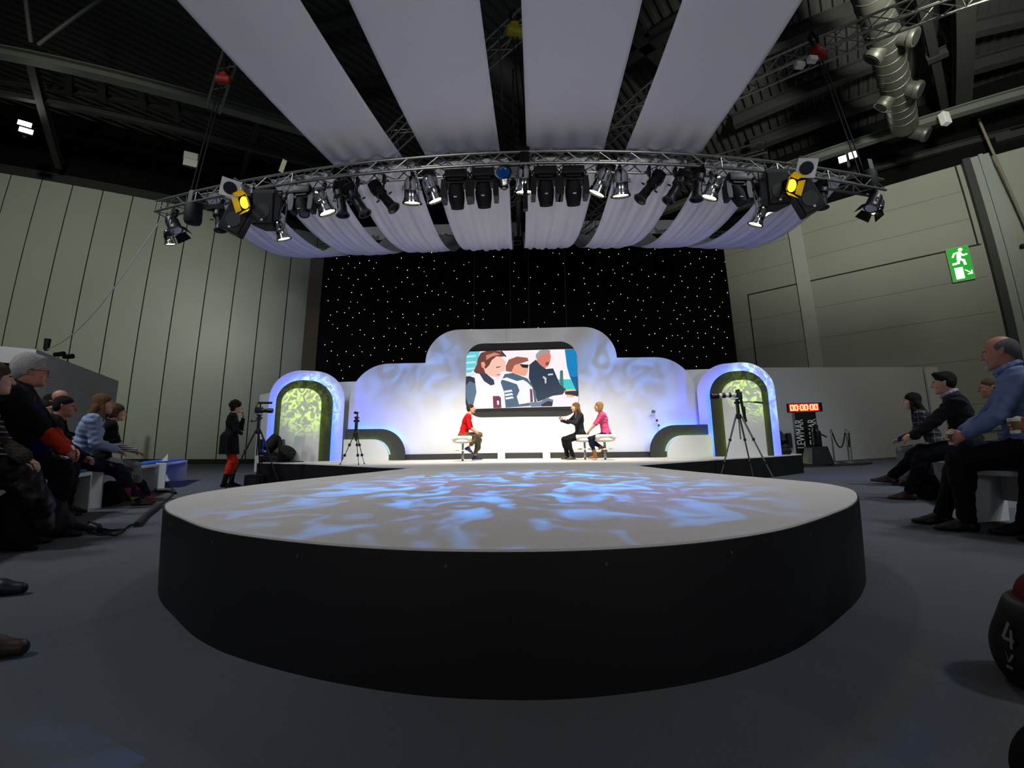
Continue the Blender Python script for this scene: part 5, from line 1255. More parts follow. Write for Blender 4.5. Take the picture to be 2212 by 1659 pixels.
def hair_obj(H, R, style, mat, root, k=1.0, neck=None, back=None, vox=.005):
    F = Field(vox)
    def cap_(z0=.045, r=(.083, .104, .094), y=-.024): F.ell(H(0, y, z0), V3(*r) * k, R, k=.02)
    if style == 'short':
        cap_(.046, (.080, .101, .092)); F.ell(H(0, -.055, -.005), V3(.072, .058, .07) * k, R, k=.03)
        F.ell(H(0, .098, -.018), V3(.072, .074, .094) * k, R, k=.006, sub=True)
        for x in (-1, 1): F.ell(H(x * .082, -.006, -.01), V3(.022, .03, .034) * k, R, k=.006, sub=True)
        F.ell(H(0, 0, -.13), V3(.12, .11, .075) * k, R, k=.01, sub=True)
    elif style == 'quiff':
        cap_(.050, (.081, .102, .095)); F.ell(H(0, .055, .118), V3(.052, .035, .026) * k, R, k=.03); F.ell(H(0, -.055, .0), V3(.074, .058, .07) * k, R, k=.03)
        F.ell(H(0, .098, -.005), V3(.070, .070, .085) * k, R, k=.006, sub=True)
        for x in (-1, 1): F.ell(H(x * .082, -.004, -.01), V3(.022, .028, .034) * k, R, k=.006, sub=True)
        F.ell(H(0, 0, -.14), V3(.12, .11, .08) * k, R, k=.01, sub=True)
    elif style == 'fluffy':
        cap_(.060, (.090, .106, .100), -.032); F.ell(H(0, -.085, .02), V3(.078, .052, .082) * k, R, k=.03); F.ell(H(0, .05, .112), V3(.05, .035, .024) * k, R, k=.03)
        for x in (-1, 1): F.ell(H(x * .070, -.03, .03), V3(.026, .045, .055) * k, R, k=.02)
        F.ell(H(0, .105, -.02), V3(.078, .080, .090) * k, R, k=.006, sub=True)
        for x in (-1, 1): F.ell(H(x * .090, .0, -.02), V3(.028, .030, .038) * k, R, k=.006, sub=True)
        F.ell(H(0, 0, -.15), V3(.12, .13, .08) * k, R, k=.01, sub=True)
    elif style == 'balding':
        F.ell(H(0, -.030, .030), V3(.084, .098, .078) * k, R, k=.02); F.ell(H(0, -.08, -.01), V3(.068, .04, .055) * k, R, k=.03)
        F.ell(H(0, .085, .02), V3(.085, .085, .12) * k, R, k=.006, sub=True)
        F.ell(H(0, .02, .12), V3(.05, .06, .03) * k, R, k=.006, sub=True)
        for x in (-1, 1): F.ell(H(x * .088, .0, -.012), V3(.026, .028, .036) * k, R, k=.006, sub=True)
        F.ell(H(0, 0, -.15), V3(.12, .13, .08) * k, R, k=.01, sub=True)
    elif style == 'curly':
        rnd = random.Random(3); cap_(.045, (.094, .11, .10))
        for q in range(70):
            a, b = rnd.uniform(0, 2 * PI), rnd.uniform(-.5, 1.5)
            v = V3(math.cos(a) * math.cos(b) * .092, math.sin(a) * math.cos(b) * .105 - .03, math.sin(b) * .10 + .04)
            if v[1] > .055 and v[2] < .09: continue
            F.ell(H(*v), V3(.022, .022, .020) * k, None, k=.008)
        F.ell(H(0, -.06, -.05), V3(.078, .055, .05) * k, R, k=.02)
        F.ell(H(0, .105, -.02), V3(.068, .070, .090) * k, R, k=.006, sub=True)
    elif style in ('long', 'longtied', 'bob', 'ponytail'):
        cap_(.048, (.085, .105, .096)); F.ell(H(0, -.06, -.01), V3(.080, .055, .08) * k, R, k=.03)
        for x in (-1, 1): F.cap(H(x * .068, -.01, .05), H(x * .070, -.02, -.05), .026 * k, .022 * k, k=.02, fl=(R @ V3(1, 0, 0), .55))
        nb = neck if neck is not None else H(0, -.06, -.16); bk = back if back is not None else V3(0, -1, 0)
        if style in ('long', 'longtied'):
            sd = R @ V3(1, 0, 0)
            for o, L in ((-.06, .30), (-.03, .36), (0, .38), (.03, .36), (.06, .30)):
                a = H(0, -.07, -.04) + sd * o * k; b = nb + bk * .085 + sd * o * 1.25 + V3(0, 0, -.08); c = b + V3(0, 0, -L * .62) + bk * .02 + sd * o * .2
                F.cap(a, b, .042 * k, .040 * k, k=.02); F.cap(b, c, .038 * k, .018 * k, k=.02)
            for x in (-1, 1):
                a = H(x * .074, .0, -.03); b = nb + sd * x * .085 - bk * .075 + V3(0, 0, -.08); c = b + V3(0, 0, -.20) - bk * .02
                F.cap(a, b, .020 * k, .022 * k, k=.02); F.cap(b, c, .022 * k, .009 * k, k=.02)
        elif style == 'bob':
            for o in (-.065, -.03, .0, .03, .065): F.cap(H(o, -.055, -.02), H(o * 1.15, -.06, -.135), .032 * k, .022 * k, k=.02)
            for x in (-1, 1): F.cap(H(x * .078, .005, .03), H(x * .080, -.005, -.115), .020 * k, .016 * k, k=.015)
        else:
            F.cap(H(0, -.10, .045), H(0, -.135, .0), .024 * k, .026 * k, k=.015); F.cap(H(0, -.135, .0), H(0, -.125, -.14), .026 * k, .012 * k, k=.015)
        F.ell(H(0, .105, -.028), V3(.060 if style != 'bob' else .056, .074, .098) * k, R, k=.006, sub=True)
    def warp(X, Y, Z): return .0016 * np.sin(X * 420 + 2 * np.sin(Z * 40)) * np.sin(Y * 380 + Z * 60)
    v, f = F.mesh(warp)
    return np_obj('hair', [(v, f, 0)], [mat], root)

FIG = []
class Person:
    """skeleton in local space: x right, y forward, z up, feet on z=0; s scales everything"""
    def __init__(p, label, loc, face, hip_z, lean=.1, feet=None, wrists=None, head=(0, 0, 0), s=1.0, fem=False, seated=True, poleL=None, poleR=None, kneeL=None, kneeR=None, width=1.0, group=None, side=0., belly=0., twist=0.):
        p.s = s; p.fem = fem; w = (.92 if fem else 1.0) * width
        p.loc = loc; p.face = face
        hip = V3(0, 0, hip_z); p.hip = hip
        u = nrm((math.sin(side), math.sin(lean), math.cos(lean))); u2 = nrm((math.sin(side) * 1.1, math.sin(lean * 1.25 + (.06 if seated else 0)), math.cos(lean * 1.25)))
        p.up = u; fwd = nrm(np.cross(u, V3(1, 0, 0))) ; fwd = -fwd if fwd[1] < 0 else fwd
        p.fwd = fwd; p.right = nrm(np.cross(fwd, u)); Rt = rotm(twist); p.right = Rt @ p.right; p.fwd = Rt @ p.fwd
        p.waist = hip + u * .20; p.chest = p.waist + u * .17; p.neck = p.chest + u2 * .165
        hn = nrm(u2 + V3(0, .25, 0) * (lean > 0) + V3(0, 0, .3)); p.hneck = p.neck + hn * .085
        p.R = rotm(*head); p.headc = p.hneck + V3(0, .015, .09) + p.R @ V3(0, .02, .0)
        p.w = w; sh = .178 * w
        p.S = {q: p.neck - u2 * .045 + p.right * sgn_ * sh for q, sgn_ in (('L', -1), ('R', 1))}
        p.Hj = {q: hip + p.right * sgn_ * .088 + V3(0, 0, -.01) for q, sgn_ in (('L', -1), ('R', 1))} if seated else {q: hip + V3(sgn_ * .088, 0, -.01) for q, sgn_ in (('L', -1), ('R', 1))}
        p.A = {}; p.Kn = {}; p.E = {}; p.W = {}
        feet = feet or {'L': (-.12, .48, .08), 'R': (.12, .48, .08)}
        for q in 'LR':
            pole = (kneeL if q == 'L' else kneeR) or (0, .4, 1)
            p.Kn[q], p.A[q] = ik(p.Hj[q], V3(*feet[q][:3]), .425, .43, pole)
        wrists = wrists or {'L': (-.12, .36, hip_z + .16), 'R': (.12, .36, hip_z + .16)}
        for q in 'LR':
            pole = (poleL if q == 'L' else poleR) or ((-.6 if q == 'L' else .6), -.5, -.8)
            p.E[q], p.W[q] = ik(p.S[q], V3(*wrists[q][:3]), .285, .255, pole)
        p.feet = feet
        p.label = label; p.group = group; p.belly = belly; FIG.append(p)
    def torso(p, F, g=0., low=-.06):
        u, r, f, w = p.up, p.right, p.fwd, p.w
        h = p.hip
        F.cap(h + u * .02 - r * .06, h + u * .02 + r * .06, .115 + g, k=.05, fl=(f, .92))
        F.cap(h + u * .10, p.waist, .125 * w + g, .118 * w + g, k=.06, fl=(f, .80))
        F.cap(p.waist - r * .02, p.waist + r * .02, .12 * w + g, k=.05, fl=(f, .80))
        F.cap(p.chest - r * .055 * w, p.chest + r * .055 * w, .118 + g, k=.06, fl=(f, .85))
        sm = (p.S['L'] + p.S['R']) / 2
        F.cap(sm - r * .10 * w - u * .04, sm + r * .10 * w - u * .04, .088 + g, k=.05, fl=(f, .95))
        F.cap(p.S['L'], p.S['R'], .055 + g, k=.05); F.cap(p.neck - u * .02, p.neck + u * .01, .075 + g, .058 + g, k=.04)
        if p.fem:
            for x in (-1, 1): F.ell(p.chest + f * .085 + r * x * .062 + u * -.01, V3(.058, .05, .055) + g, None, k=.04)
        if p.belly: F.ell(p.waist + f * .07 * p.belly - u * .05, V3(.12, .10 * p.belly, .12) + g, None, k=.06)
    def arm(p, F, q, g=0., upto=1.0, taper=1.0):
        F.cap(p.S[q], p.E[q], .052 + g, .041 + g * taper, k=.03)
        if upto > 0: F.cap(p.E[q], p.E[q] + (p.W[q] - p.E[q]) * upto, .042 + g * taper, (.042 + (.027 - .042) * upto) + g * taper * .8, k=.03)
    def legs(p, F, g=0., upto=1.0, gl=None):
        gl = g if gl is None else gl
        F.cap(p.hip - p.right * .05, p.hip + p.right * .05, .118 + g, k=.05)
        for q in 'LR':
            F.cap(p.Hj[q], p.Kn[q], .088 + g, .058 + g, k=.05); F.ell(p.Kn[q], V3(.056, .056, .058) + g, None, k=.03)
            e = p.Kn[q] + (p.A[q] - p.Kn[q]) * upto
            F.cap(p.Kn[q], e, .056 + g, .056 + (.038 - .056) * upto + gl, k=.03)
            if upto > .6: c = p.Kn[q] + (p.A[q] - p.Kn[q]) * .28; F.ell(c - nrm(np.cross(p.right, p.A[q] - p.Kn[q])) * -.0, V3(.056, .062, .10) + g, None, k=.04)
    def build(p, skin, top, bottom, hairstyle=None, hairmat=None, shoes='black', sleeve=1.0, topname='jumper', botname='trousers', legto=1.0, vox=.009, hands=None, neckline=.0, age=0, hemdrop=.0, loose=.012, fingers=True, barefoot_col=None, legg=.012, shoecol=None, gl=None, wr=.004, hairk=1.0):
        root_loc = Vector(p.loc)
        k = 1.0
        Fb = Field(.010); p.torso(Fb, -.012); p.legs(Fb, -.012)
        for q in 'LR': p.arm(Fb, q, -.002)
        Fb.cap(p.neck - p.up * .02, p.hneck + V3(0, 0, .03), .056 if not p.fem else .047, .052 if not p.fem else .044, k=.03)
        for q in 'LR': Fb.cap(p.A[q], p.A[q] + V3(0, .0, -.03), .036, .036, k=.02)
        parts = [(*Fb.mesh(), 0)]
        Fh = Field(.0045); H = head_prims(Fh, p.headc, p.R, age, p.fem); p.H = H
        Fh.cap(p.hneck - V3(0, 0, .04), p.hneck + V3(0, 0, .05), .054 if not p.fem else .045, .05 if not p.fem else .043, k=.03)
        hv, hf = Fh.mesh(); parts.append((hv, hf, 0))
        p.handc = {}
        for q in 'LR':
            fd = nrm(p.W[q] - p.E[q]); hs = (hands or {}).get(q, {})
            fdir = hs.get('f', fd); pn = hs.get('p', (0, 0, -1)); sd = hs.get('t', (1 if q == 'L' else -1, .2, .2))
            Fq = Field(.0042); hand_prims(Fq, p.W[q], fdir, pn, sd, hs.get('curl', .5), hs.get('spread', .12), .95 if p.fem else 1.04, hs.get('thumb', .6))
            parts.append((*Fq.mesh(), 0))
        def mf(cn, mm):
            Rl = (cn - p.headc) @ p.R; x, y, z = Rl.T; nh = len(Fb_n)
            face = np.zeros(len(mm), bool); face[Fb_n[0]:Fb_n[1]] = True
            lip = face & (np.abs(x) < .021) & (y > .078) & (z < -.048) & (z > -.067); mm[lip] = 1
            ex = np.abs(np.abs(x) - .031)
            ew = face & (ex < .0095) & (np.abs(z - .010) < .0055) & (y > .074); mm[ew] = 2
            ir = face & (ex < .0048) & (np.abs(z - .010) < .0055) & (y > .074); mm[ir] = 3
            bw = face & (ex < .016) & (np.abs(z - .030 + ex * .25) < .0048) & (y > .070); mm[bw] = 4
            return mm
        n0 = len(parts[0][1]); Fb_n = (n0, n0 + len(parts[1][1]))
        bm_ = BROW if hairmat is None else hairmat
        body = np_obj('person', parts, [SKIN[skin], LIP, EYEW, IRIS, bm_], None, mf)
        p.root = body
        tag(body, p.label, 'person', p.group)
        # clothes
        if top is not None:
            Ft = Field(vox); p.torso(Ft, loose)
            for q in 'LR': p.arm(Ft, q, loose, sleeve if sleeve > .01 else 0, 1.0)
            if hemdrop: Ft.cap(p.hip + p.up * .02 - p.right * .05, p.hip - p.up * hemdrop - p.right * .05, .12 + loose, .135 + loose, k=.05); Ft.cap(p.hip + p.up * .02 + p.right * .05, p.hip - p.up * hemdrop + p.right * .05, .12 + loose, .135 + loose, k=.05)
            if sleeve < .01:
                for q in 'LR': Ft.cut(p.S[q] + (p.E[q] - p.S[q]) * (.62 if sleeve >= 0 else .9), p.E[q] - p.S[q]) if False else None
            Ft.cut(p.hip - p.up * (.02 + hemdrop), -p.up)
            nk = p.neck + p.up * (.035 - neckline); Ft.ell(p.hneck + V3(0, .01, .03), V3(.066, .066, .085 + neckline), None, k=.008, sub=True)
            seed = len(p.label)
            def warp(X, Y, Z): return wr * (np.sin(X * 31 + Z * 47 + seed + 2 * np.sin(Y * 19)) * np.sin(Y * 37 - Z * 29 + seed)) + wr * .5 * np.sin(Z * 95 + X * 30 + seed)
            v, f = Ft.mesh(warp)
            p.top = np_obj(topname, [(v, f, 0)], [top] if not isinstance(top, list) else top, body)
        if bottom is not None:
            Fl = Field(vox); p.legs(Fl, legg, legto, gl); Fl.cut(p.hip + V3(0, 0, .125), (0, 0, 1))
            if legto >= .95:
                pass
            def warp2(X, Y, Z): return wr * .8 * np.sin(X * 41 + Z * 33) * np.sin(Y * 29 + Z * 51)
            v, f = Fl.mesh(warp2); p.bot = np_obj(botname, [(v, f, 0)], [bottom], body)
        if shoes:
            sm = shoes if not isinstance(shoes, str) else K['rubber']
            for q in 'LR':
                A = p.A[q]; ft = p.feet[q]; yaw = ft[3] if len(ft) > 3 else (.2 if q == 'L' else -.2); pt = ft[4] if len(ft) > 4 else 0.
                d = V3(math.sin(-yaw) * math.cos(pt), math.cos(yaw) * math.cos(pt), -math.sin(pt)); sd = nrm(np.cross(d, V3(0, 0, 1))); dn = nrm(np.cross(sd, d)); dn = dn if dn[2] < 0 else -dn
                Fs = Field(.006); k_ = .92 if p.fem else 1.05
                Fs.cap(A + dn * .005, A - d * .03 * k_ + dn * .045, .043 * k_, .034 * k_, k=.02)
                Fs.cap(A - d * .03 * k_ + dn * .05, A + d * .10 * k_ + dn * .058, .034 * k_, .038 * k_, k=.03, fl=(dn, .8)); Fs.cap(A + d * .03 + dn * .02, A + d * .12 * k_ + dn * .055, .036 * k_, .026 * k_, k=.03)
                Fs.cap(A + d * .10 * k_ + dn * .06, A + d * .17 * k_ + dn * .062, .038 * k_, .030 * k_, k=.02, fl=(dn, .65))
                if getattr(p, 'boots', 0): Fs.cap(A, A + nrm(p.Kn[q] - A) * p.boots, .046, .052, k=.02)
                Fs.cut(A + dn * .078, dn)
                v, f = Fs.mesh(); so = np_obj('boot' if getattr(p, 'boots', 0) else 'shoe', [(v, f, 0)], [sm], body)
        if hairstyle:
            p.hair = hair_obj(H, p.R, hairstyle, hairmat, body, hairk, p.neck, -p.fwd)
        body.location = root_loc; body.rotation_euler = (0, 0, p.face); body.scale = (p.s,) * 3
        return body
def clothing(p, name, F, mat, warp=None):
    v, f = F.mesh(warp); return np_obj(name, [(v, f, 0)], [mat] if not isinstance(mat, list) else mat, p.root)

def cm(name, c, r=.85, nzs=None): return M(name, c, r, nz=nzs or (18, .10), bump=(60, .25), spec=.15)
W = {'red': cm('red_polo_cloth', (.76, .07, .09)), 'khaki': cm('brown_cloth', (.42, .33, .24)), 'green_bag': cm('dark_green_cloth', (.20, .24, .20)), 'blk': cm('black_cloth_wear', (.06, .06, .065)),
     'pink': cm('pink_cloth', (.86, .32, .50)), 'navy': cm('navy_cloth', (.09, .10, .18)), 'tan': cm('tan_suede', (.55, .36, .19)), 'orange': cm('orange_shell', (.74, .20, .10)), 'darkcoat': cm('charcoal_coat', (.085, .08, .09)),
     'scarf': cm('blue_scarf', (.07, .10, .34)), 'paleblue': cm('pale_blue_knit', (.55, .62, .74)), 'grey': cm('grey_leggings', (.50, .50, .50)), 'teal': cm('dark_teal_coat', (.07, .11, .12)), 'shirt': cm('light_blue_shirt', (.44, .51, .66)),
     'jumper': cm('charcoal_jumper', (.13, .13, .15)), 'jean': cm('dark_jeans', (.08, .10, .16)), 'brownshoe': M('brown_leather', (.22, .15, .10), .45), 'blueshirt2': cm('washed_denim', (.20, .28, .40)), 'redlegs': cm('orange_red_leggings', (.80, .20, .12)), 'white': cm('white_cotton', (.85, .85, .85))}
HM = {'brown': M('brown_hair', (.22, .15, .11), .6, bump=(150, .8), spec=.15), 'dark': M('dark_hair', (.10, .07, .06), .6, bump=(150, .8), spec=.15), 'blond': M('blond_hair', (.62, .48, .30), .55, bump=(150, .8), spec=.15), 'ltbrown': M('light_brown_hair', (.45, .32, .21), .6, bump=(150, .8), spec=.15),
      'white': M('white_hair', (.70, .68, .66), .7, bump=(120, .8), spec=.15), 'grey': M('grey_hair', (.42, .41, .40), .7, bump=(150, .8), spec=.15), 'mousy': M('mousy_hair', (.34, .27, .20), .6, bump=(150, .8), spec=.15), 'black': M('black_hair', (.05, .04, .04), .5, bump=(150, .8), spec=.15)}

def bar_stool(loc, h, label, s=1.0):
    t = thing('bar_stool', label, 'bar stool', loc, group='white bar stools on the stage')
    m = MB(); m.lathe([(0, .19), (.012, .19), (.03, .10), (.05, .03)], n=24); m.build('base', K['chrome'], t, True)
    m = MB(); m.cyl((0, 0, .04), (0, 0, h - .08), .024, n=14); m.build('column', K['chrome'], t, True)
    m = MB(); m.tube([(.15 * math.cos(a), .15 * math.sin(a), .22) for a in [PI * 2 * k / 16 for k in range(16)]], .010, 6, closed=True); m.box((.075, 0, .22), (.15, .012, .012)); m.build('foot_ring', K['chrome'], t, True)
    F = Field(.008); F.ell((0, 0, h - .045), (.21, .20, .045), k=.02); F.ell((0, 0, h + .03), (.17, .16, .05), k=.03, sub=True)
    F.cap((-.17, -.15, h + .03), (.17, -.15, h + .03), .035, k=.04); F.cap((-.17, -.15, h + .0), (-.15, .05, h - .02), .03, k=.04); F.cap((.17, -.15, h), (.15, .05, h - .02), .03, k=.04)
    v, f = F.mesh(); np_obj('seat', [(v, f, 0)], [K['beige']], t)
    return t

# ---- on the stage
PS = .80; sh_ = .56
def stage_at(x, y): return (x, y, S)
# man in red, facing right
R1 = -PI / 2 + .1
bar_stool(stage_at(-1.20, 7.87), sh_ * PS, 'white bar stool under the man in the red polo shirt')
p = Person('man in red polo shirt and short trousers sitting on left bar stool', stage_at(-1.20, 7.87), R1, sh_ + .085, lean=.22, feet={'L': (-.10, .30, .11, .1), 'R': (.08, .14, .34, 0, .5)}, wrists={'L': (-.10, .40, .72), 'R': (.13, .36, .70)}, head=(.0, .05, 0), s=PS)
p.build('fair', W['red'], W['khaki'], 'short', HM['brown'], shoes=M('navy_shoe', (.12, .12, .30), .6), sleeve=0, topname='polo_shirt', legto=.72, botname='short_trousers', hands={'L': {'curl': .4}, 'R': {'curl': .4}})
F = Field(.009); F.cap((-.12, .36, .60), (-.12, .40, .36), .095, .10, k=.03, fl=((0, 1, 0), .6)); F.cap((.10, .36, .60), (.10, .40, .36), .095, .10, k=.05, fl=((0, 1, 0), .45)); F.cap((-.1, .38, .48), (.1, .38, .48), .10, .10, k=.05, fl=((0, 1, 0), .4))
v, f = F.mesh(); o = np_obj('folded_jacket', [(v, f, 0)], [W['green_bag']]); o.location = Vector(stage_at(-1.20, 7.87)); o.rotation_euler = (0, 0, R1); o.scale = (PS,) * 3
tag(o, 'dark green jacket draped over the knees of the man in red', 'jacket')
# woman in dark jacket, gesturing, facing left
bar_stool(stage_at(1.32, 8.00), sh_ * PS, 'white bar stool under the woman in the dark jacket')
p = Person('woman in dark jacket gesturing with both hands on middle bar stool', stage_at(1.24, 8.00), PI / 2 + .25, sh_ + .085, lean=.06, feet={'L': (-.10, .26, .10, -.1), 'R': (.10, .34, .10, .1)}, wrists={'L': (-.04, .36, 1.00), 'R': (.26, .40, 1.02)}, head=(-.15, 0, 0), s=PS, fem=True, poleR=(.9, -.2, -.5), poleL=(-.9, -.3, -.6))
p.build('pale', W['jumper'], W['blk'], 'long', HM['ltbrown'], shoes=W['brownshoe'], topname='jacket', hands={'L': {'f': (.25, .5, .7), 'p': (.6, .5, -.3), 't': (0, -.4, .9), 'curl': .35}, 'R': {'f': (-.2, .5, .75), 'p': (-.8, .3, 0), 't': (0, -.5, .9), 'curl': .35}})
F = Field(.006); F.cap(p.chest + p.fwd * .09 - p.up * .08, p.neck + p.fwd * .03 - p.up * .0, .035, .03, k=.02, fl=(tuple(p.fwd), .9)); clothing(p, 'white_blouse', F, W['white'])
# woman in pink, facing left
bar_stool(stage_at(1.70, 7.85), sh_ * PS, 'white bar stool under the woman in the pink shirt')
p = Person('woman in pink t-shirt with tan boots sitting on right bar stool', stage_at(1.74, 7.85), PI / 2 - .05, sh_ + .085, lean=.14, feet={'L': (-.03, .30, .12, -.1), 'R': (.06, .06, .26, 0, .35)}, wrists={'L': (-.06, .44, .72), 'R': (.06, .44, .70)}, head=(.0, 0, 0), s=PS, fem=True)
p.boots = .12
p.build('fair', W['pink'], W['navy'], 'bob', HM['blond'], shoes=W['tan'], sleeve=0, topname='t_shirt', botname='leggings', legg=.002, hands={'L': {'curl': .6}, 'R': {'curl': .6}})

# ---- helpers for what people wear and hold
def world(p, v): return p.root.matrix_basis @ Vector(v)
def glasses(p):
    m = MB()
    for x in (-1, 1):
        m.tube([tuple(p.H(x * .031 + .019 * math.cos(a), .100, .008 + .015 * math.sin(a))) for a in [2 * PI * k / 12 for k in range(12)]], .0018, 5, closed=True)
        m.tube([tuple(p.H(x * .050, .098, .012)), tuple(p.H(x * .074, .06, .014)), tuple(p.H(x * .082, -.01, .012))], .002, 5)
    m.tube([tuple(p.H(-.013, .102, .010)), tuple(p.H(.013, .102, .010))], .0018, 5); m.build('glasses', K['black'], p.root)
def collar(p, mat, r=.062, hgt=.03, wide=.022):
    F = Field(.006); c = p.hneck - p.up * .028 + p.fwd * .004; n = 12
    pts = [c + (p.right * math.cos(a) + p.fwd * math.sin(a)) * r + p.up * (hgt * (.35 - .65 * math.sin(a))) for a in [PI / 2 + .25 + (2 * PI - .5) * k / n for k in range(n + 1)]]
    for a, b in zip(pts, pts[1:]): F.cap(a, b, .015, k=.008); F.cap(a + (a - c) * .15 - p.up * .014, b + (b - c) * .15 - p.up * .014, .012, k=.01)
    for s_ in (1, -1):
        q = pts[0] if s_ > 0 else pts[-1]; F.cap(q, q - p.up * .045 + p.right * (-.022 if s_ > 0 else .022), .011, .006, k=.01)
    clothing(p, 'shirt_collar', F, mat)
def cuffs(p, mat, qs='LR', g=.004):
    for q in qs:
        u = nrm(p.W[q] - p.E[q]); F = Field(.006); F.cap(p.W[q] - u * .045, p.W[q] - u * .005, .036 + g, .034 + g, k=.01); F.cut(p.W[q] - u * .002, u); clothing(p, 'shirt_cuff', F, mat)
def coat(p, name, mat, g=.034, sleeves=0.0, gap=.06, low=.06):
    F = Field(.010); p.torso(F, g)
    for q in 'LR': p.arm(F, q, g * .9, sleeves)
    F.cap(p.hip - p.up * low, p.hip, .14 + g * .5, .13 + g * .5, k=.05)
    a = p.neck + p.fwd * .16 + p.up * .06; b = p.hip + p.fwd * .22 - p.up * .1
    F.cap(a, b, gap, gap * 1.5, k=.02, sub=True); F.ell(p.hneck + V3(0, .01, .03), V3(.075, .08, .09), None, k=.01, sub=True)
    F.cap(p.neck - p.fwd * .06 + p.up * .03 - p.right * .05, p.neck - p.fwd * .06 + p.up * .03 + p.right * .05, .045, k=.04)
    F.cut(p.hip - p.up * (low + .02), -p.up)
    return clothing(p, name, F, mat, lambda X, Y, Z: .006 * np.sin(X * 27 + Z * 38) * np.sin(Y * 33 - Z * 21))
def cup(c, label, sleeve=(.45, .34, .20)):
    t = thing('paper_cup', label, 'cup', c)
    m = MB(); m.lathe([(0, .029), (.002, .030), (.105, .040), (.108, .042), (.110, .040), (.108, .037)], n=20); m.build('cup_body', K['white'], t, True)
    m = MB(); m.lathe([(.025, .0335), (.027, .035), (.085, .041), (.087, .0395)], n=20); m.build('sleeve', M('cup_sleeve', sleeve, .8), t, True)

# ---- benches
bench((-5.10, 4.28), (-6.27, 6.25), 'white bench with blue pad under the long haired girl', face=1)
bench((-3.20, 1.56), (-4.92, 4.00), 'white bench with blue pad under the man in the orange jacket', face=1)
bench((-6.50, 6.62), (-7.55, 8.25), 'far white bench with blue pad beyond the two girls', face=1)
bench((-6.05, 3.35), (-7.3, 5.45), 'rear bench hidden behind the man in the dark teal coat', face=1, cush=False)
bench((5.62, 5.06), (4.58, 3.77), 'white bench with blue pad under the man in the charcoal jumper', face=1)
bench((7.0, 6.90), (5.86, 5.36), 'far white bench under the girl in the checked shirt', face=1)
bench((3.76, 3.15), (3.52, 1.20), 'near white bench under the man in the light blue shirt', face=1)

DN = dict(curl=.55, spread=.1)
# ---- left audience
BZ = .49
fa = lambda x, y: -math.atan2(x, y)
# man in orange jacket
p = Person('white haired man with glasses, orange jacket, black coat and blue scarf on left bench', (-4.21, 2.62, 0), fa(.70, .71), BZ + .095, lean=.09, feet={'L': (-.10, .42, .08), 'R': (.12, .38, .08)}, wrists={'L': (-.05, .42, .68), 'R': (.06, .41, .67)}, head=(.15, .03, 0), s=1.05, width=1.08, belly=.5)
p.build('ruddy', W['orange'], W['blk'], 'fluffy', HM['white'], topname='orange_jacket', loose=.022, vox=.008, hands={'L': {'f': (.45, .75, -.5), 'p': (.5, -.3, -.4), 't': (.2, .4, .9), 'curl': .5}, 'R': {'f': (-.45, .75, -.55), 'p': (-.5, -.3, -.4), 't': (-.2, .4, .9), 'curl': .6}}, wr=.007, hairk=1.04)
coat(p, 'black_coat', W['darkcoat'], .045, 0.05, .075, .10); glasses(p)
F = Field(.009)
for s_ in (-1, 1):
    a = p.neck + p.right * s_ * .075 + p.up * .02 + p.fwd * .02; b = p.chest + p.fwd * .165 + p.right * s_ * .055; c = p.hip + p.fwd * .23 + p.up * .08 + p.right * s_ * .045
    F.cap(a, b, .036, .044, k=.03); F.cap(b, c, .044, .050, k=.03)
F.cap(p.neck + p.right * .07 + p.up * .02, p.neck - p.fwd * .07 + p.up * .03, .035, k=.03); F.cap(p.neck - p.right * .07 + p.up * .02, p.neck - p.fwd * .07 + p.up * .03, .035, k=.03)
clothing(p, 'scarf', F, W['scarf'], lambda X, Y, Z: .004 * np.sin(X * 160 + Y * 120))
# woman in striped top at the frame edge
ST = stripes('black_white_knit', (.03, .03, .035), (.62, .62, .60), 2, 24., .22)
p = Person('woman in black and white striped top at the far left edge', (-3.93, 2.18, 0), fa(.70, .71), BZ + .09, lean=.14, feet={'L': (-.10, .42, .08), 'R': (.12, .38, .08)}, wrists={'L': (-.02, .40, .68), 'R': (.10, .38, .66)}, head=(.25, .03, 0), s=.95, fem=True)
p.build('pale', ST, W['blk'], 'bob', HM['mousy'], topname='striped_top', vox=.008, hands={'R': {'f': (-.3, .8, -.5), 'curl': .5}, 'L': {'f': (.3, .8, -.5), 'curl': .5}})
# dark coat with fur trim over her lap
F = Field(.012); F.cap((-.16, .05, .66), (.16, .10, .64), .13, .13, k=.06); F.cap((-.10, .30, .63), (.14, .28, .62), .10, .10, k=.08); F.cap((.08, .38, .56), (.16, .52, .36), .10, .09, k=.08); F.cap((-.1, .40, .54), (.0, .52, .30), .10, .09, k=.08); F.cap((.08, .5, .35), (.14, .56, .18), .09, .08, k=.08)
v, f = F.mesh(lambda X, Y, Z: .008 * np.sin(X * 52 + Z * 41) * np.sin(Y * 47) + .004 * np.sin(Z * 90 + X * 30)); o = np_obj('lap_coat', [(v, f, 0)], [M('shiny_black_quilt', (.018, .018, .022), .5, spec=.2)]); o.matrix_basis = p.root.matrix_basis.copy(); tag(o, 'shiny black quilted coat over the lap of the striped woman', 'coat')
F = Field(.010); F.cap((.10, .28, .78), (.17, .42, .70), .060, .055, k=.03); v, f = F.mesh(lambda X, Y, Z: .006 * np.sin(X * 210) * np.sin(Y * 190) + .004 * np.sin(Z * 240)); fo = np_obj('fur_trim', [(v, f, 0)], [M('brown_grey_fur', (.26, .22, .19), 1., nz=(60, .4), bump=(160, 1.))], o)
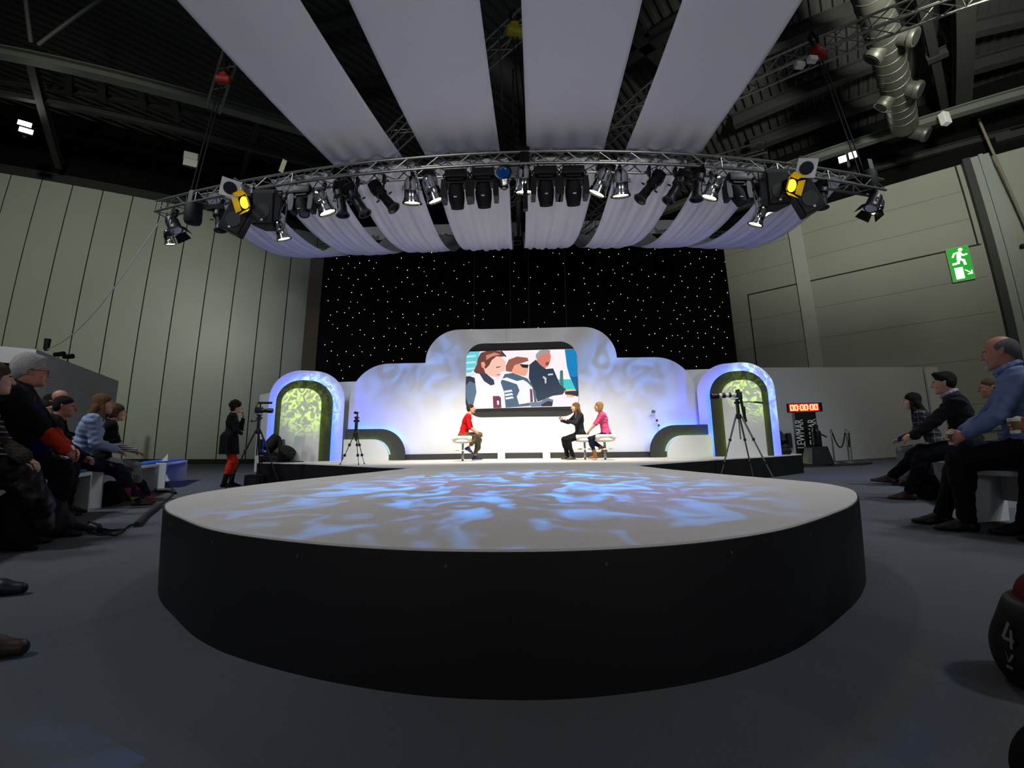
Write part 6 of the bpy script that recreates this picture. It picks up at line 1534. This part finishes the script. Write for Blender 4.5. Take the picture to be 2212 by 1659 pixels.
# man in dark teal coat
p = Person('balding dark haired man in dark teal coat leaning forward behind the scarf man', (-5.17, 3.46, 0), fa(.64, .77), BZ + .10, lean=.36, feet={'L': (-.10, .40, .08), 'R': (.12, .36, .08)}, wrists={'L': (-.06, .52, .68), 'R': (.10, .50, .68)}, head=(-.15, -.05, 0), s=.935, width=1.1)
p.build('ruddy', W['teal'], W['blk'], 'short', HM['dark'], topname='teal_coat', loose=.03, wr=.006, hands={'L': {'curl': .6}, 'R': {'curl': .6}})
# three heads behind
for (x, y, fx, fy, z_, hs, hm, lb, sk, sc_) in ((-5.87, 3.97, .9, .3, .55, 'short', 'dark', 'bearded man with glasses seated behind the teal coat man, lower left head', 'fair', .93), (-7.23, 4.95, .7, .7, .66, 'short', 'dark', 'dark haired person further back, between two other heads', 'fair', 1.02), (-6.64, 4.65, .8, .5, .70, 'balding', 'grey', 'bald man in black coat behind the teal coat man', 'ruddy', 1.0)):
    p = Person(lb, (x, y, 0), fa(fx, fy), z_, lean=.1, s=sc_, head=(0, 0, 0)); p.build(sk, W['blk'], W['blk'], hs if hs != 'balding' else None, HM[hm], topname='black_coat', vox=.014)
    if 'glasses' in lb: glasses(p)
# girl with long hair
p = Person('girl with very long hair in pale blue sweatshirt on left bench', (-5.38, 4.18, 0), fa(.66, .75), BZ + .085, lean=.18, feet={'L': (-.05, .66, .085, .1), 'R': (.10, .62, .08, -.05)}, wrists={'L': (-.06, .34, .72), 'R': (.05, .36, .71)}, head=(.0, .03, 0), s=1.0, fem=True, kneeL=(0, .6, 1), kneeR=(0, .6, 1))
p.build('fair', W['paleblue'], W['navy'], 'longtied', HM['ltbrown'], topname='sweatshirt', loose=.024, wr=.006, shoes=M('dark_red_shoe', (.22, .07, .07), .4), legto=1.0, hands={'L': {'f': (.2, .9, -.4), 'curl': .4}, 'R': {'f': (-.1, .9, -.4), 'curl': .4}})
PW = [cm('patch_green', (.12, .36, .16)), cm('patch_yellow', (.55, .52, .12)), cm('patch_pink', (.52, .20, .34)), cm('patch_dark', (.12, .05, .09)), cm('patch_black', (.05, .06, .06))]
F = Field(.008)
for q in 'LR': F.cap(p.Kn[q] + (p.A[q] - p.Kn[q]) * .05, p.Kn[q] + (p.A[q] - p.Kn[q]) * .93, .068, .052, k=.03); F.cap(p.Hj[q] + (p.Kn[q] - p.Hj[q]) * .75, p.Kn[q], .074, .068, k=.03)
v, f = F.mesh(); cz = v[f].mean(1); mi = ((np.floor(cz[:, 2] * 8.5) * 2 + np.floor(cz[:, 1] * 9) + (cz[:, 0] > .02)) % 5).astype(int)
np_obj('patchwork_leg_warmers', [(v, f, mi)], PW, p.root)
# girl with ponytail
ST2 = stripes('pale_striped_shirt', (.78, .76, .74), (.25, .14, .17), 2, 34., .42)
p = Person('girl with ponytail, striped top and grey leggings beside the long haired girl', (-5.72, 4.73, 0), fa(.62, .78), BZ + .085, lean=.12, feet={'L': (-.08, .54, .09, .1), 'R': (.10, .50, .085, 0)}, wrists={'L': (-.05, .40, .72), 'R': (.09, .40, .72)}, head=(.0, -.02, 0), s=.95, fem=True)
p.build('pale', ST2, W['grey'], 'ponytail', HM['mousy'], topname='striped_shirt', botname='leggings', legg=.004, shoes=M('pink_trainer', (.60, .16, .32), .6), hands={'L': {'curl': .3}, 'R': {'curl': .3}})
coat(p, 'dark_waistcoat', W['blk'], .022, 0, .085, -.05)
# backpack, strap and reading board near the girls
def backpack(loc, rz, label, sc_=(1, 1, 1), lay=False, logo=True, lab_mat=None):
    t = thing('backpack', label, 'backpack', loc, rz)
    F = Field(.010); a, b, c_ = sc_
    F.cap((-.09 * a, 0, .12 * c_), (.09 * a, 0, .12 * c_), .12 * b, k=.05); F.cap((-.07 * a, 0, .30 * c_), (.07 * a, 0, .30 * c_), .11 * b, k=.08); F.cap((-.06 * a, .09 * b, .12 * c_), (.06 * a, .09 * b, .14 * c_), .07 * b, k=.04); F.cut((0, 0, .004), (0, 0, -1))
    v, f = F.mesh(lambda X, Y, Z: .005 * np.sin(X * 40 + Z * 30) * np.sin(Y * 50)); np_obj('bag_body', [(v, f, 0)], [lab_mat or W['blk']], t)
    m = MB(); m.tube([(-.05, 0, .38 * c_), (-.04, 0, .43 * c_), (.04, 0, .43 * c_), (.05, 0, .38 * c_)], .010, 6); m.build('handle', K['black'], t)
    m = MB(); m.tube([(-.1 * a, -.10 * b, .34 * c_), (-.13 * a, -.16 * b, .2 * c_), (-.12 * a, -.13 * b, .05)], .014, 6); m.build('strap', K['black'], t)
    return t
backpack((-5.50, 5.12, 0), -.6, 'black backpack on the floor at the feet of the ponytail girl', (1.5, 1.05, .62))
F = Field(.012); F.cap((-.2, 0, .12), (.2, 0, .12), .12, k=.05); F.cap((0, .05, .2), (.15, .05, .18), .1, k=.05); F.cut((0, 0, .004), (0, 0, -1)); v, f = F.mesh(lambda X, Y, Z: .01 * np.sin(X * 25) * np.sin(Y * 31)); o = np_obj('black_coat', [(v, f, 0)], [W['blk']]); o.location = (-5.30, 4.62, 0); o.rotation_euler = (0, 0, 2.1); tag(o, 'black coat stuffed on the floor under the long haired girl', 'coat')
t = backpack((-3.98, 2.86, 0), -.75, 'big black rucksack slumped on the floor before the striped woman', (2.0, 1.25, .80), lab_mat=M('black_nylon', (.03, .03, .035), .75, spec=.2))
m = MB(); m.mesh([(.13, -.154, .15), (.17, -.15, .18), (.175, -.15, .13), (.155, -.155, .10), (.145, -.158, .135)], [(0, 1, 2, 3, 4)]); m.build('small_logo', K['print'], t)
t = backpack((-3.70, 2.45, 0), -.5, 'second black rucksack leaning in front of the striped woman', (1.4, 1.1, .95), lab_mat=M('black_nylon_b', (.035, .035, .045), .75, spec=.2))
m = MB(); pth = [(-5.515,5.839),(-5.856,6.047),(-5.946,5.941),(-6.308,6.243),(-6.614,6.513),(-6.887,6.829)]; m.tube([(x - pth[0][0], y - pth[0][1], .02) for x, y in pth], .022, 8); tag(m.build('bag_strap', K['black'], loc=(*pth[0], 0)), 'loose black strap lying on the carpet beside the backpack', 'strap')
# floor cable with its coil
pth = [(-8.162,8.094),(-7.574,7.679),(-6.823,7.047),(-6.114,6.406),(-5.657,5.946),(-5.309,5.536),(-4.915,5.042),(-4.637,4.680)]
m = MB(); m.tube([(x - pth[0][0], y - pth[0][1], .012) for x, y in catmull(pth, 4)], .011, 6); tag(m.build('floor_cable', M('grey_cable', (.12, .12, .12), .6), smooth=True, loc=(*pth[0], 0)), 'thin cable curving from the far bench across the carpet', 'cable')
pth2 = [(-4.587,4.629),(-4.270,4.224),(-3.978,3.841),(-3.709,3.526),(-3.592,3.383)]
m = MB(); m.tube([(x - pth2[0][0], y - pth2[0][1], .022) for x, y in catmull(pth2, 4)], .030, 8); tag(m.build('cable_sleeve', M('grey_sleeve', (.16, .16, .16), .7, bump=(120, .6)), smooth=True, loc=(*pth2[0], 0)), 'thick grey cable sleeve running along the stage edge', 'cable')
pth3 = [(-3.632,3.420),(-3.652,3.362),(-3.549,3.216),(-3.401,3.035),(-3.426,3.009),(-3.520,3.029),(-3.683,3.105),(-3.846,3.189),(-3.807,3.096),(-4.076,3.298),(-4.218,3.437),(-4.114,3.407),(-3.866,3.256),(-3.670,3.143),(-3.516,3.061),(-3.513,2.999),(-3.612,2.998),(-3.772,3.074),(-3.826,3.160),(-3.763,3.196),(-3.618,3.174),(-3.509,3.194)]
m = MB(); m.tube([(x - pth3[0][0], y - pth3[0][1], .012 + .006 * math.sin(i * .7)) for i, (x, y) in enumerate(catmull(pth3, 4))], .009, 6); m.tube([(x - pth3[0][0], y - pth3[0][1], .02) for x, y in [(-3.904,3.281),(-3.656,3.094)]], .02, 6); tag(m.build('coiled_cable', K['rubber'], smooth=True, loc=(*pth3[0], 0)), 'loose coil of black cable on the carpet left of the stage', 'cable')
# white board edge leaning on the far bench
m = MB(); m.mesh([(0, 0, 0), (.14, 0, .0), (.14, 0, .14), (0, .02, 0), (.14, .02, 0), (.14, .02, .14)], [(0, 1, 2), (5, 4, 3), (0, 3, 4, 1), (1, 4, 5, 2), (2, 5, 3, 0)]); o = m.build('small_card', K['beige'], loc=(-6.75, 6.75, .486)); tag(o, 'small pale card standing on the far left bench', 'card')

# ---- woman standing by the video camera
p = Person('curly haired woman standing in black top with orange leggings, hand at chin', (-5.62, 7.10, 0), -.95, .933, lean=.03, feet={'L': (-.08, .08, .085, .1), 'R': (.08, -.04, .085, -.1)}, wrists={'L': (-.10, .21, 1.42), 'R': (-.04, .20, 1.09)}, head=(.1, -.05, 0), s=.935, fem=True, seated=False, kneeL=(0, 1, .1), kneeR=(0, 1, .1), poleR=(.9, -.1, -.5), poleL=(-.3, .2, -1))
p.boots = .17
p.build('fair', W['blk'], W['redlegs'], 'curly', HM['dark'], topname='black_top', botname='leggings', legg=.004, shoes=W['blk'], sleeve=.92, hands={'L': {'f': (.1, .05, 1), 'p': (.3, -.9, 0), 't': (.9, .1, .2), 'curl': .75}, 'R': {'f': (-1, .15, .1), 'p': (0, -1, 0), 't': (0, .2, 1), 'curl': .35}})
F = Field(.009); F.cap(p.hip + V3(-.06, -.03, .08), p.hip + V3(-.05, -.01, -.24), .145, .165, k=.05); F.cap(p.hip + V3(.05, .0, .08), p.hip + V3(.04, .02, -.26), .15, .165, k=.05); F.cut(p.hip + V3(0, 0, -.27), (0, .0, -1)); clothing(p, 'draped_shawl', F, W['blk'], lambda X, Y, Z: .012 * np.sin(X * 60 + Y * 40) * (Z < 1.05))
t = thing('camera_bag', 'boxy black camera bag on the carpet behind the standing woman', 'bag', (-5.02, 7.12, 0), .15)
m = MB(); m.box((0, 0, .12), (.36, .22, .24), bev=.03); m.build('bag_body', W['blk'], t, True); m = MB(); m.box((0, -.115, .10), (.24, .02, .14), bev=.008); m.build('front_pocket', K['rubber'], t); m = MB(); m.tube([(.10, 0, .24), (.15, 0, .30), (.20, .02, .26), (.18, .03, .12)], .010, 6); m.build('strap', K['black'], t)

# ---- right audience
DJ = cm('dark_jean_r', (.07, .08, .12))
p = Person('dark haired man in charcoal jumper with brown shoes sitting on right bench', (5.11, 4.07, 0), fa(-.66, .75), BZ + .095, lean=.12, feet={'L': (-.10, .58, .085, .05), 'R': (.04, .74, .25, 0, -.1)}, wrists={'L': (-.10, .49, .70), 'R': (.06, .51, .69)}, head=(-.05, -.02, 0), s=1.05, width=1.08, kneeR=(0, .2, 1), kneeL=(0, .2, 1))
p.build('fair', W['jumper'], DJ, 'quiff', HM['black'], topname='jumper', loose=.024, vox=.008, wr=.006, shoes=W['brownshoe'], legg=.018, hands={'L': {'f': (.35, .85, -.3), 'p': (.4, -.2, -.8), 't': (.9, .2, .3), 'curl': .55}, 'R': {'f': (-.35, .85, -.1), 'p': (-.3, -.2, -.8), 't': (-.8, .2, .3), 'curl': .5}}, legto=.96)
collar(p, cm('lilac_shirt', (.62, .58, .66)), .070, .034); cuffs(p, W['white'], 'L')
u = nrm(p.W['L'] - p.E['L']); m = MB(); m.lathe([(0, .031), (.018, .031)], tuple(p.W['L'] - u * .0), tuple(u), 16); m.build('wristwatch', M('gold_watch', (.65, .52, .28), .3, .8), p.root)
CK = stripes('dark_check', (.05, .055, .07), (.45, .45, .46), 2, 13., .08, c3=(.42, .42, .43), axis2=1, freq2=13.)
p = Person('girl with long dark hair in checked shirt at far end of right bench', (6.27, 5.47, 0), fa(-.60, .80), BZ + .085, lean=.26, feet={'L': (-.10, .42, .085), 'R': (.10, .46, .085)}, wrists={'L': (-.08, .42, .70), 'R': (.08, .44, .70)}, head=(.05, .0, 0), s=1.03, fem=True)
p.build('pale', CK, W['grey'], 'long', HM['dark'], topname='checked_shirt', botname='leggings', legg=.006, shoes=M('plum_shoe', (.30, .13, .22), .6), hands={'L': {'curl': .4}, 'R': {'curl': .4}})
p = Person('grey haired person in washed denim seated behind the blue shirt man', (6.30, 4.47, 0), fa(-.62, .78), .53, lean=.1, feet={'L': (-.12, .45, .085), 'R': (.12, .43, .085)}, wrists={'L': (-.12, .36, .72), 'R': (.1, .36, .72)}, s=1.08, fem=True, head=(.2, 0, 0))
p.build('ruddy', stripes('soft_print_shirt', (.34, .40, .38), (.55, .58, .52), 2, 22., .5), W['blueshirt2'], 'short', HM['mousy'], topname='patterned_shirt', vox=.012)
t = thing('stacking_chair', 'black chair back seen behind the blue shirt man', 'chair', (6.33, 4.44, 0), fa(-.62, .78), group='black chairs behind the right bench')
m = MB(); m.box((0, .02, .42), (.44, .42, .04), bev=.015); m.build('seat', K['black'], t); m = MB(); m.box((0, -.24, .72), (.44, .03, .42), (-.1, 0, 0), bev=.012); m.build('backrest', K['black'], t)
for x in (-.2, .2):
    for y in (-.2, .2): m = MB(); m.cyl((x, y, 0), (x, y * .9, .42), .012, n=8); m.build('leg', K['black'], t)
    m = MB(); m.cyl((x, -.19, .42), (x, -.25, .70), .012, n=8); m.build('back_post', K['black'], t)
# man in blue shirt
p = Person('balding grey haired man in light blue shirt holding a cup at right', (3.84, 2.59, 0), fa(-.66, .75), BZ + .095, lean=.04, feet={'L': (-.12, .42, .085, .1), 'R': (.12, .56, .085, 0)}, wrists={'L': (-.08, .37, .70), 'R': (.07, .39, .71)}, head=(.02, -.10, 0), s=1.06, width=1.08, belly=.6)
p.build('ruddy', W['shirt'], W['blk'], 'balding', HM['grey'], topname='blue_shirt', loose=.022, vox=.008, wr=.006, shoes=K['black'], legg=.02, sleeve=.86, hands={'L': {'f': (.55, .7, -.35), 'p': (.75, -.5, 0), 't': (.1, .2, .95), 'curl': .65}, 'R': {'f': (-.55, .7, -.35), 'p': (-.75, -.5, 0), 't': (-.1, .2, .95), 'curl': .65}}, legto=.97)
collar(p, W['shirt'], .072, .034)
m = MB()
for q in range(5): c = p.neck + p.fwd * (.118 + .012 * math.sin(q)) - p.up * (.06 + q * .085); m.ball(tuple(c), .006, 5)
m.build('shirt_buttons', K['white'], p.root)['kind'] = 'stuff'
F = Field(.005); F.ell(tuple(p.H(0, .083, -.095)), (.024, .022, .026), k=.02); F.cap(p.H(-.02, .098, -.045), p.H(.02, .098, -.045), .007, k=.01); F.cap(p.H(-.024, .092, -.05), p.H(-.02, .085, -.09), .009, k=.02); F.cap(p.H(.024, .092, -.05), p.H(.02, .085, -.09), .009, k=.02); clothing(p, 'goatee', F, HM['white'])
for q, cl, nm_ in (('R', (.55, .75, .12), 'lime_wristband'), ('L', (.85, .28, .08), 'orange_wristband')):
    u = nrm(p.W[q] - p.E[q]); m = MB(); m.lathe([(0, .030), (.012, .030)], tuple(p.W[q] - u * .012), tuple(u), 16); m.build(nm_, M(nm_ + '_rubber', cl, .5), p.root)
u = nrm(p.W['L'] - p.E['L']); m = MB(); m.lathe([(0, .033), (.022, .033)], tuple(p.W['L'] - u * .045), tuple(u), 16); m.build('wristwatch', K['black'], p.root)
bpy.context.view_layer.update()
cup(world(p, (p.W['L'] + p.W['R']) / 2 + V3(0, .06, -.075)), 'small brown paper cup held between the hands of the blue shirt man')
# person cut off by the right edge, with a cup
p = Person('dark dressed person with a cup, mostly cut off by the right edge', (3.93, 2.08, 0), fa(-.70, .72), BZ + .095, lean=.10, feet={'L': (-.10, .40, .085, 0), 'R': (.10, .52, .085, 0)}, wrists={'L': (-.12, .38, .72), 'R': (.02, .44, .74)}, head=(0, 0, 0), s=1.06, width=1.05, kneeR=(0, .5, 1))
p.build('ruddy', W['blk'], W['blk'], 'short', HM['dark'], topname='dark_top', shoes=K['rubber'], legg=.018, hands={'R': {'f': (-.3, .9, 0), 'p': (-.9, -.3, 0), 't': (0, .1, 1), 'curl': .6}, 'L': {'curl': .4}})
cup(world(p, p.W['R'] + V3(-.06, .09, -.045)), 'large brown sleeved paper cup at the right edge of the picture')
backpack((3.78, 2.50, 0), .6, 'black backpack on the floor behind the blue shirt man legs', (1.2, .85, .62))
F = Field(.012); F.cap((-.16, 0, .12), (.16, 0, .12), .13, k=.05); F.cap((0, 0, .12), (.05, 0, .38), .12, .08, k=.08); F.cut((0, 0, .004), (0, 0, -1)); v, f = F.mesh(lambda X, Y, Z: .01 * np.sin(X * 25) * np.sin(Y * 31 + Z * 20)); o = np_obj('black_coat', [(v, f, 0)], [W['blk']]); o.location = (4.95, 4.52, 0); o.rotation_euler = (0, 0, .8); tag(o, 'black coat heaped on the floor behind the charcoal jumper man legs', 'coat')
m = MB(); m.box((0, 0, .004), (.21, .30, .006), (0, 0, .3)); m.mi = 1; m.box((.03, -.02, .009), (.15, .21, .004), (0, 0, .55)); tag(m.build('leaflets', [K['white'], M('pale_leaflet', (.55, .60, .62), .6)], loc=(5.05, 3.78, .486)), 'pale leaflets lying on the blue bench pad beside the jumper man', 'leaflet')
# tall black bag with red cloth at the lower right edge
t = thing('duffel_bag', 'tall black bag with white print and red cloth on top at lower right', 'bag', (1.60, .965, 0), -.985)
F = Field(.009); F.cap((-.10, 0, .09), (.10, 0, .09), .135, k=.05); F.cap((-.09, 0, .18), (.09, 0, .19), .13, .12, k=.06); F.cut((0, 0, .003), (0, 0, -1)); F.cut((0, 0, .255), (0, 0, 1)); v, f = F.mesh(lambda X, Y, Z: .004 * np.sin(Z * 30 + X * 20)); np_obj('bag_body', [(v, f, 0)], [M('black_bag_cloth', (.035, .035, .04), .6)], t)
F = Field(.009); F.cap((-.07, 0, .245), (.10, 0, .26), .105, .10, k=.04); F.cap((.02, .02, .28), (.12, .02, .31), .06, .05, k=.05); F.cut((0, 0, .245), (0, 0, -1)); v, f = F.mesh(lambda X, Y, Z: .008 * np.sin(X * 45) * np.sin(Y * 38)); np_obj('red_cloth', [(v, f, 0)], [cm('dull_red_cloth', (.36, .10, .13))], t)
def decal(t, strokes, name, R_, y0, mat):
    """painted strokes wrapped on the bag side: (angle, height) paths"""
    m = MB()
    for st_, w_ in strokes:
        for (a0, z0), (a1, z1) in zip(st_, st_[1:]):
            P = [Vector((math.sin(a) * R_ * 1.42, -math.cos(a) * R_, z)) for a, z in ((a0, z0), (a1, z1))]; d = (P[1] - P[0]); n_ = d.cross(Vector((math.sin(a0), -math.cos(a0), 0))).normalized() * w_
            m.mesh([P[0] + n_, P[0] - n_, P[1] - n_, P[1] + n_], [(0, 1, 2, 3)])
    m.build(name, mat, t)['kind'] = 'stuff'
decal(t, [([(-.1, .20), (.15, .17), (.3, .19)], .006), ([(-.15, .15), (.1, .13), (.35, .16)], .004), ([(-.2, .10), (.0, .105), (.25, .10), (.4, .11)], .006), ([(.05, .07), (.12, .045), (.2, .07), (.1, .085)], .012), ([(-.1, .03), (.05, .045), (.15, .03), (.3, .04)], .007), ([(.3, .14), (.45, .10), (.4, .06)], .004), ([(-.1, .05), (.0, .03)], .008)], 'white_print', .172, 0, M('dim_white_print', (.55, .55, .53), .7))
decal(t, [([(-.85, .20), (-.95, .15), (-.78, .15)], .005), ([(-.82, .18), (-.82, .125)], .005), ([(-.92, .11), (-.86, .085), (-.80, .11)], .004), ([(-.9, .07), (-.8, .07)], .004)], 'white_lettering', .172, 0, bpy.data.materials['dim_white_print'])
# things cut by the lower edges
F = Field(.01); F.cap((-.15, 0, .08), (.15, 0, .10), .085, k=.05); F.cap((.1, 0, .1), (.2, .05, .18), .08, k=.05); F.cut((0, 0, .003), (0, 0, -1)); v, f = F.mesh(lambda X, Y, Z: .006 * np.sin(X * 45) * np.sin(Y * 38)); o = np_obj('dark_cloth', [(v, f, 0)], [W['darkcoat']]); o.location = (1.20, .68, 0); tag(o, 'dark cloth bundle at the very bottom right corner', 'cloth')
def lone_shoe(loc, rz, mat, label):
    F = Field(.006); F.cap((0, -.05, .045), (0, .10, .040), .040, .040, k=.03); F.cap((0, .10, .035), (0, .18, .032), .038, .028, k=.02); F.cap((0, -.04, .06), (0, -.05, .14), .045, .042, k=.03); F.cut((0, 0, .004), (0, 0, -1)); v, f = F.mesh(); o = np_obj('shoe', [(v, f, 0)], [mat]); o.location = loc; o.rotation_euler = (0, 0, rz); tag(o, label, 'shoe')
lone_shoe((-2.66, 1.62, 0), -1.05, M('navy_shoe_l', (.06, .08, .16), .45), 'navy shoe poking in at the left edge of the picture')
lone_shoe((-1.93, 1.12, 0), -1.0, W['brownshoe'], 'tip of a brown shoe at the lower left edge')
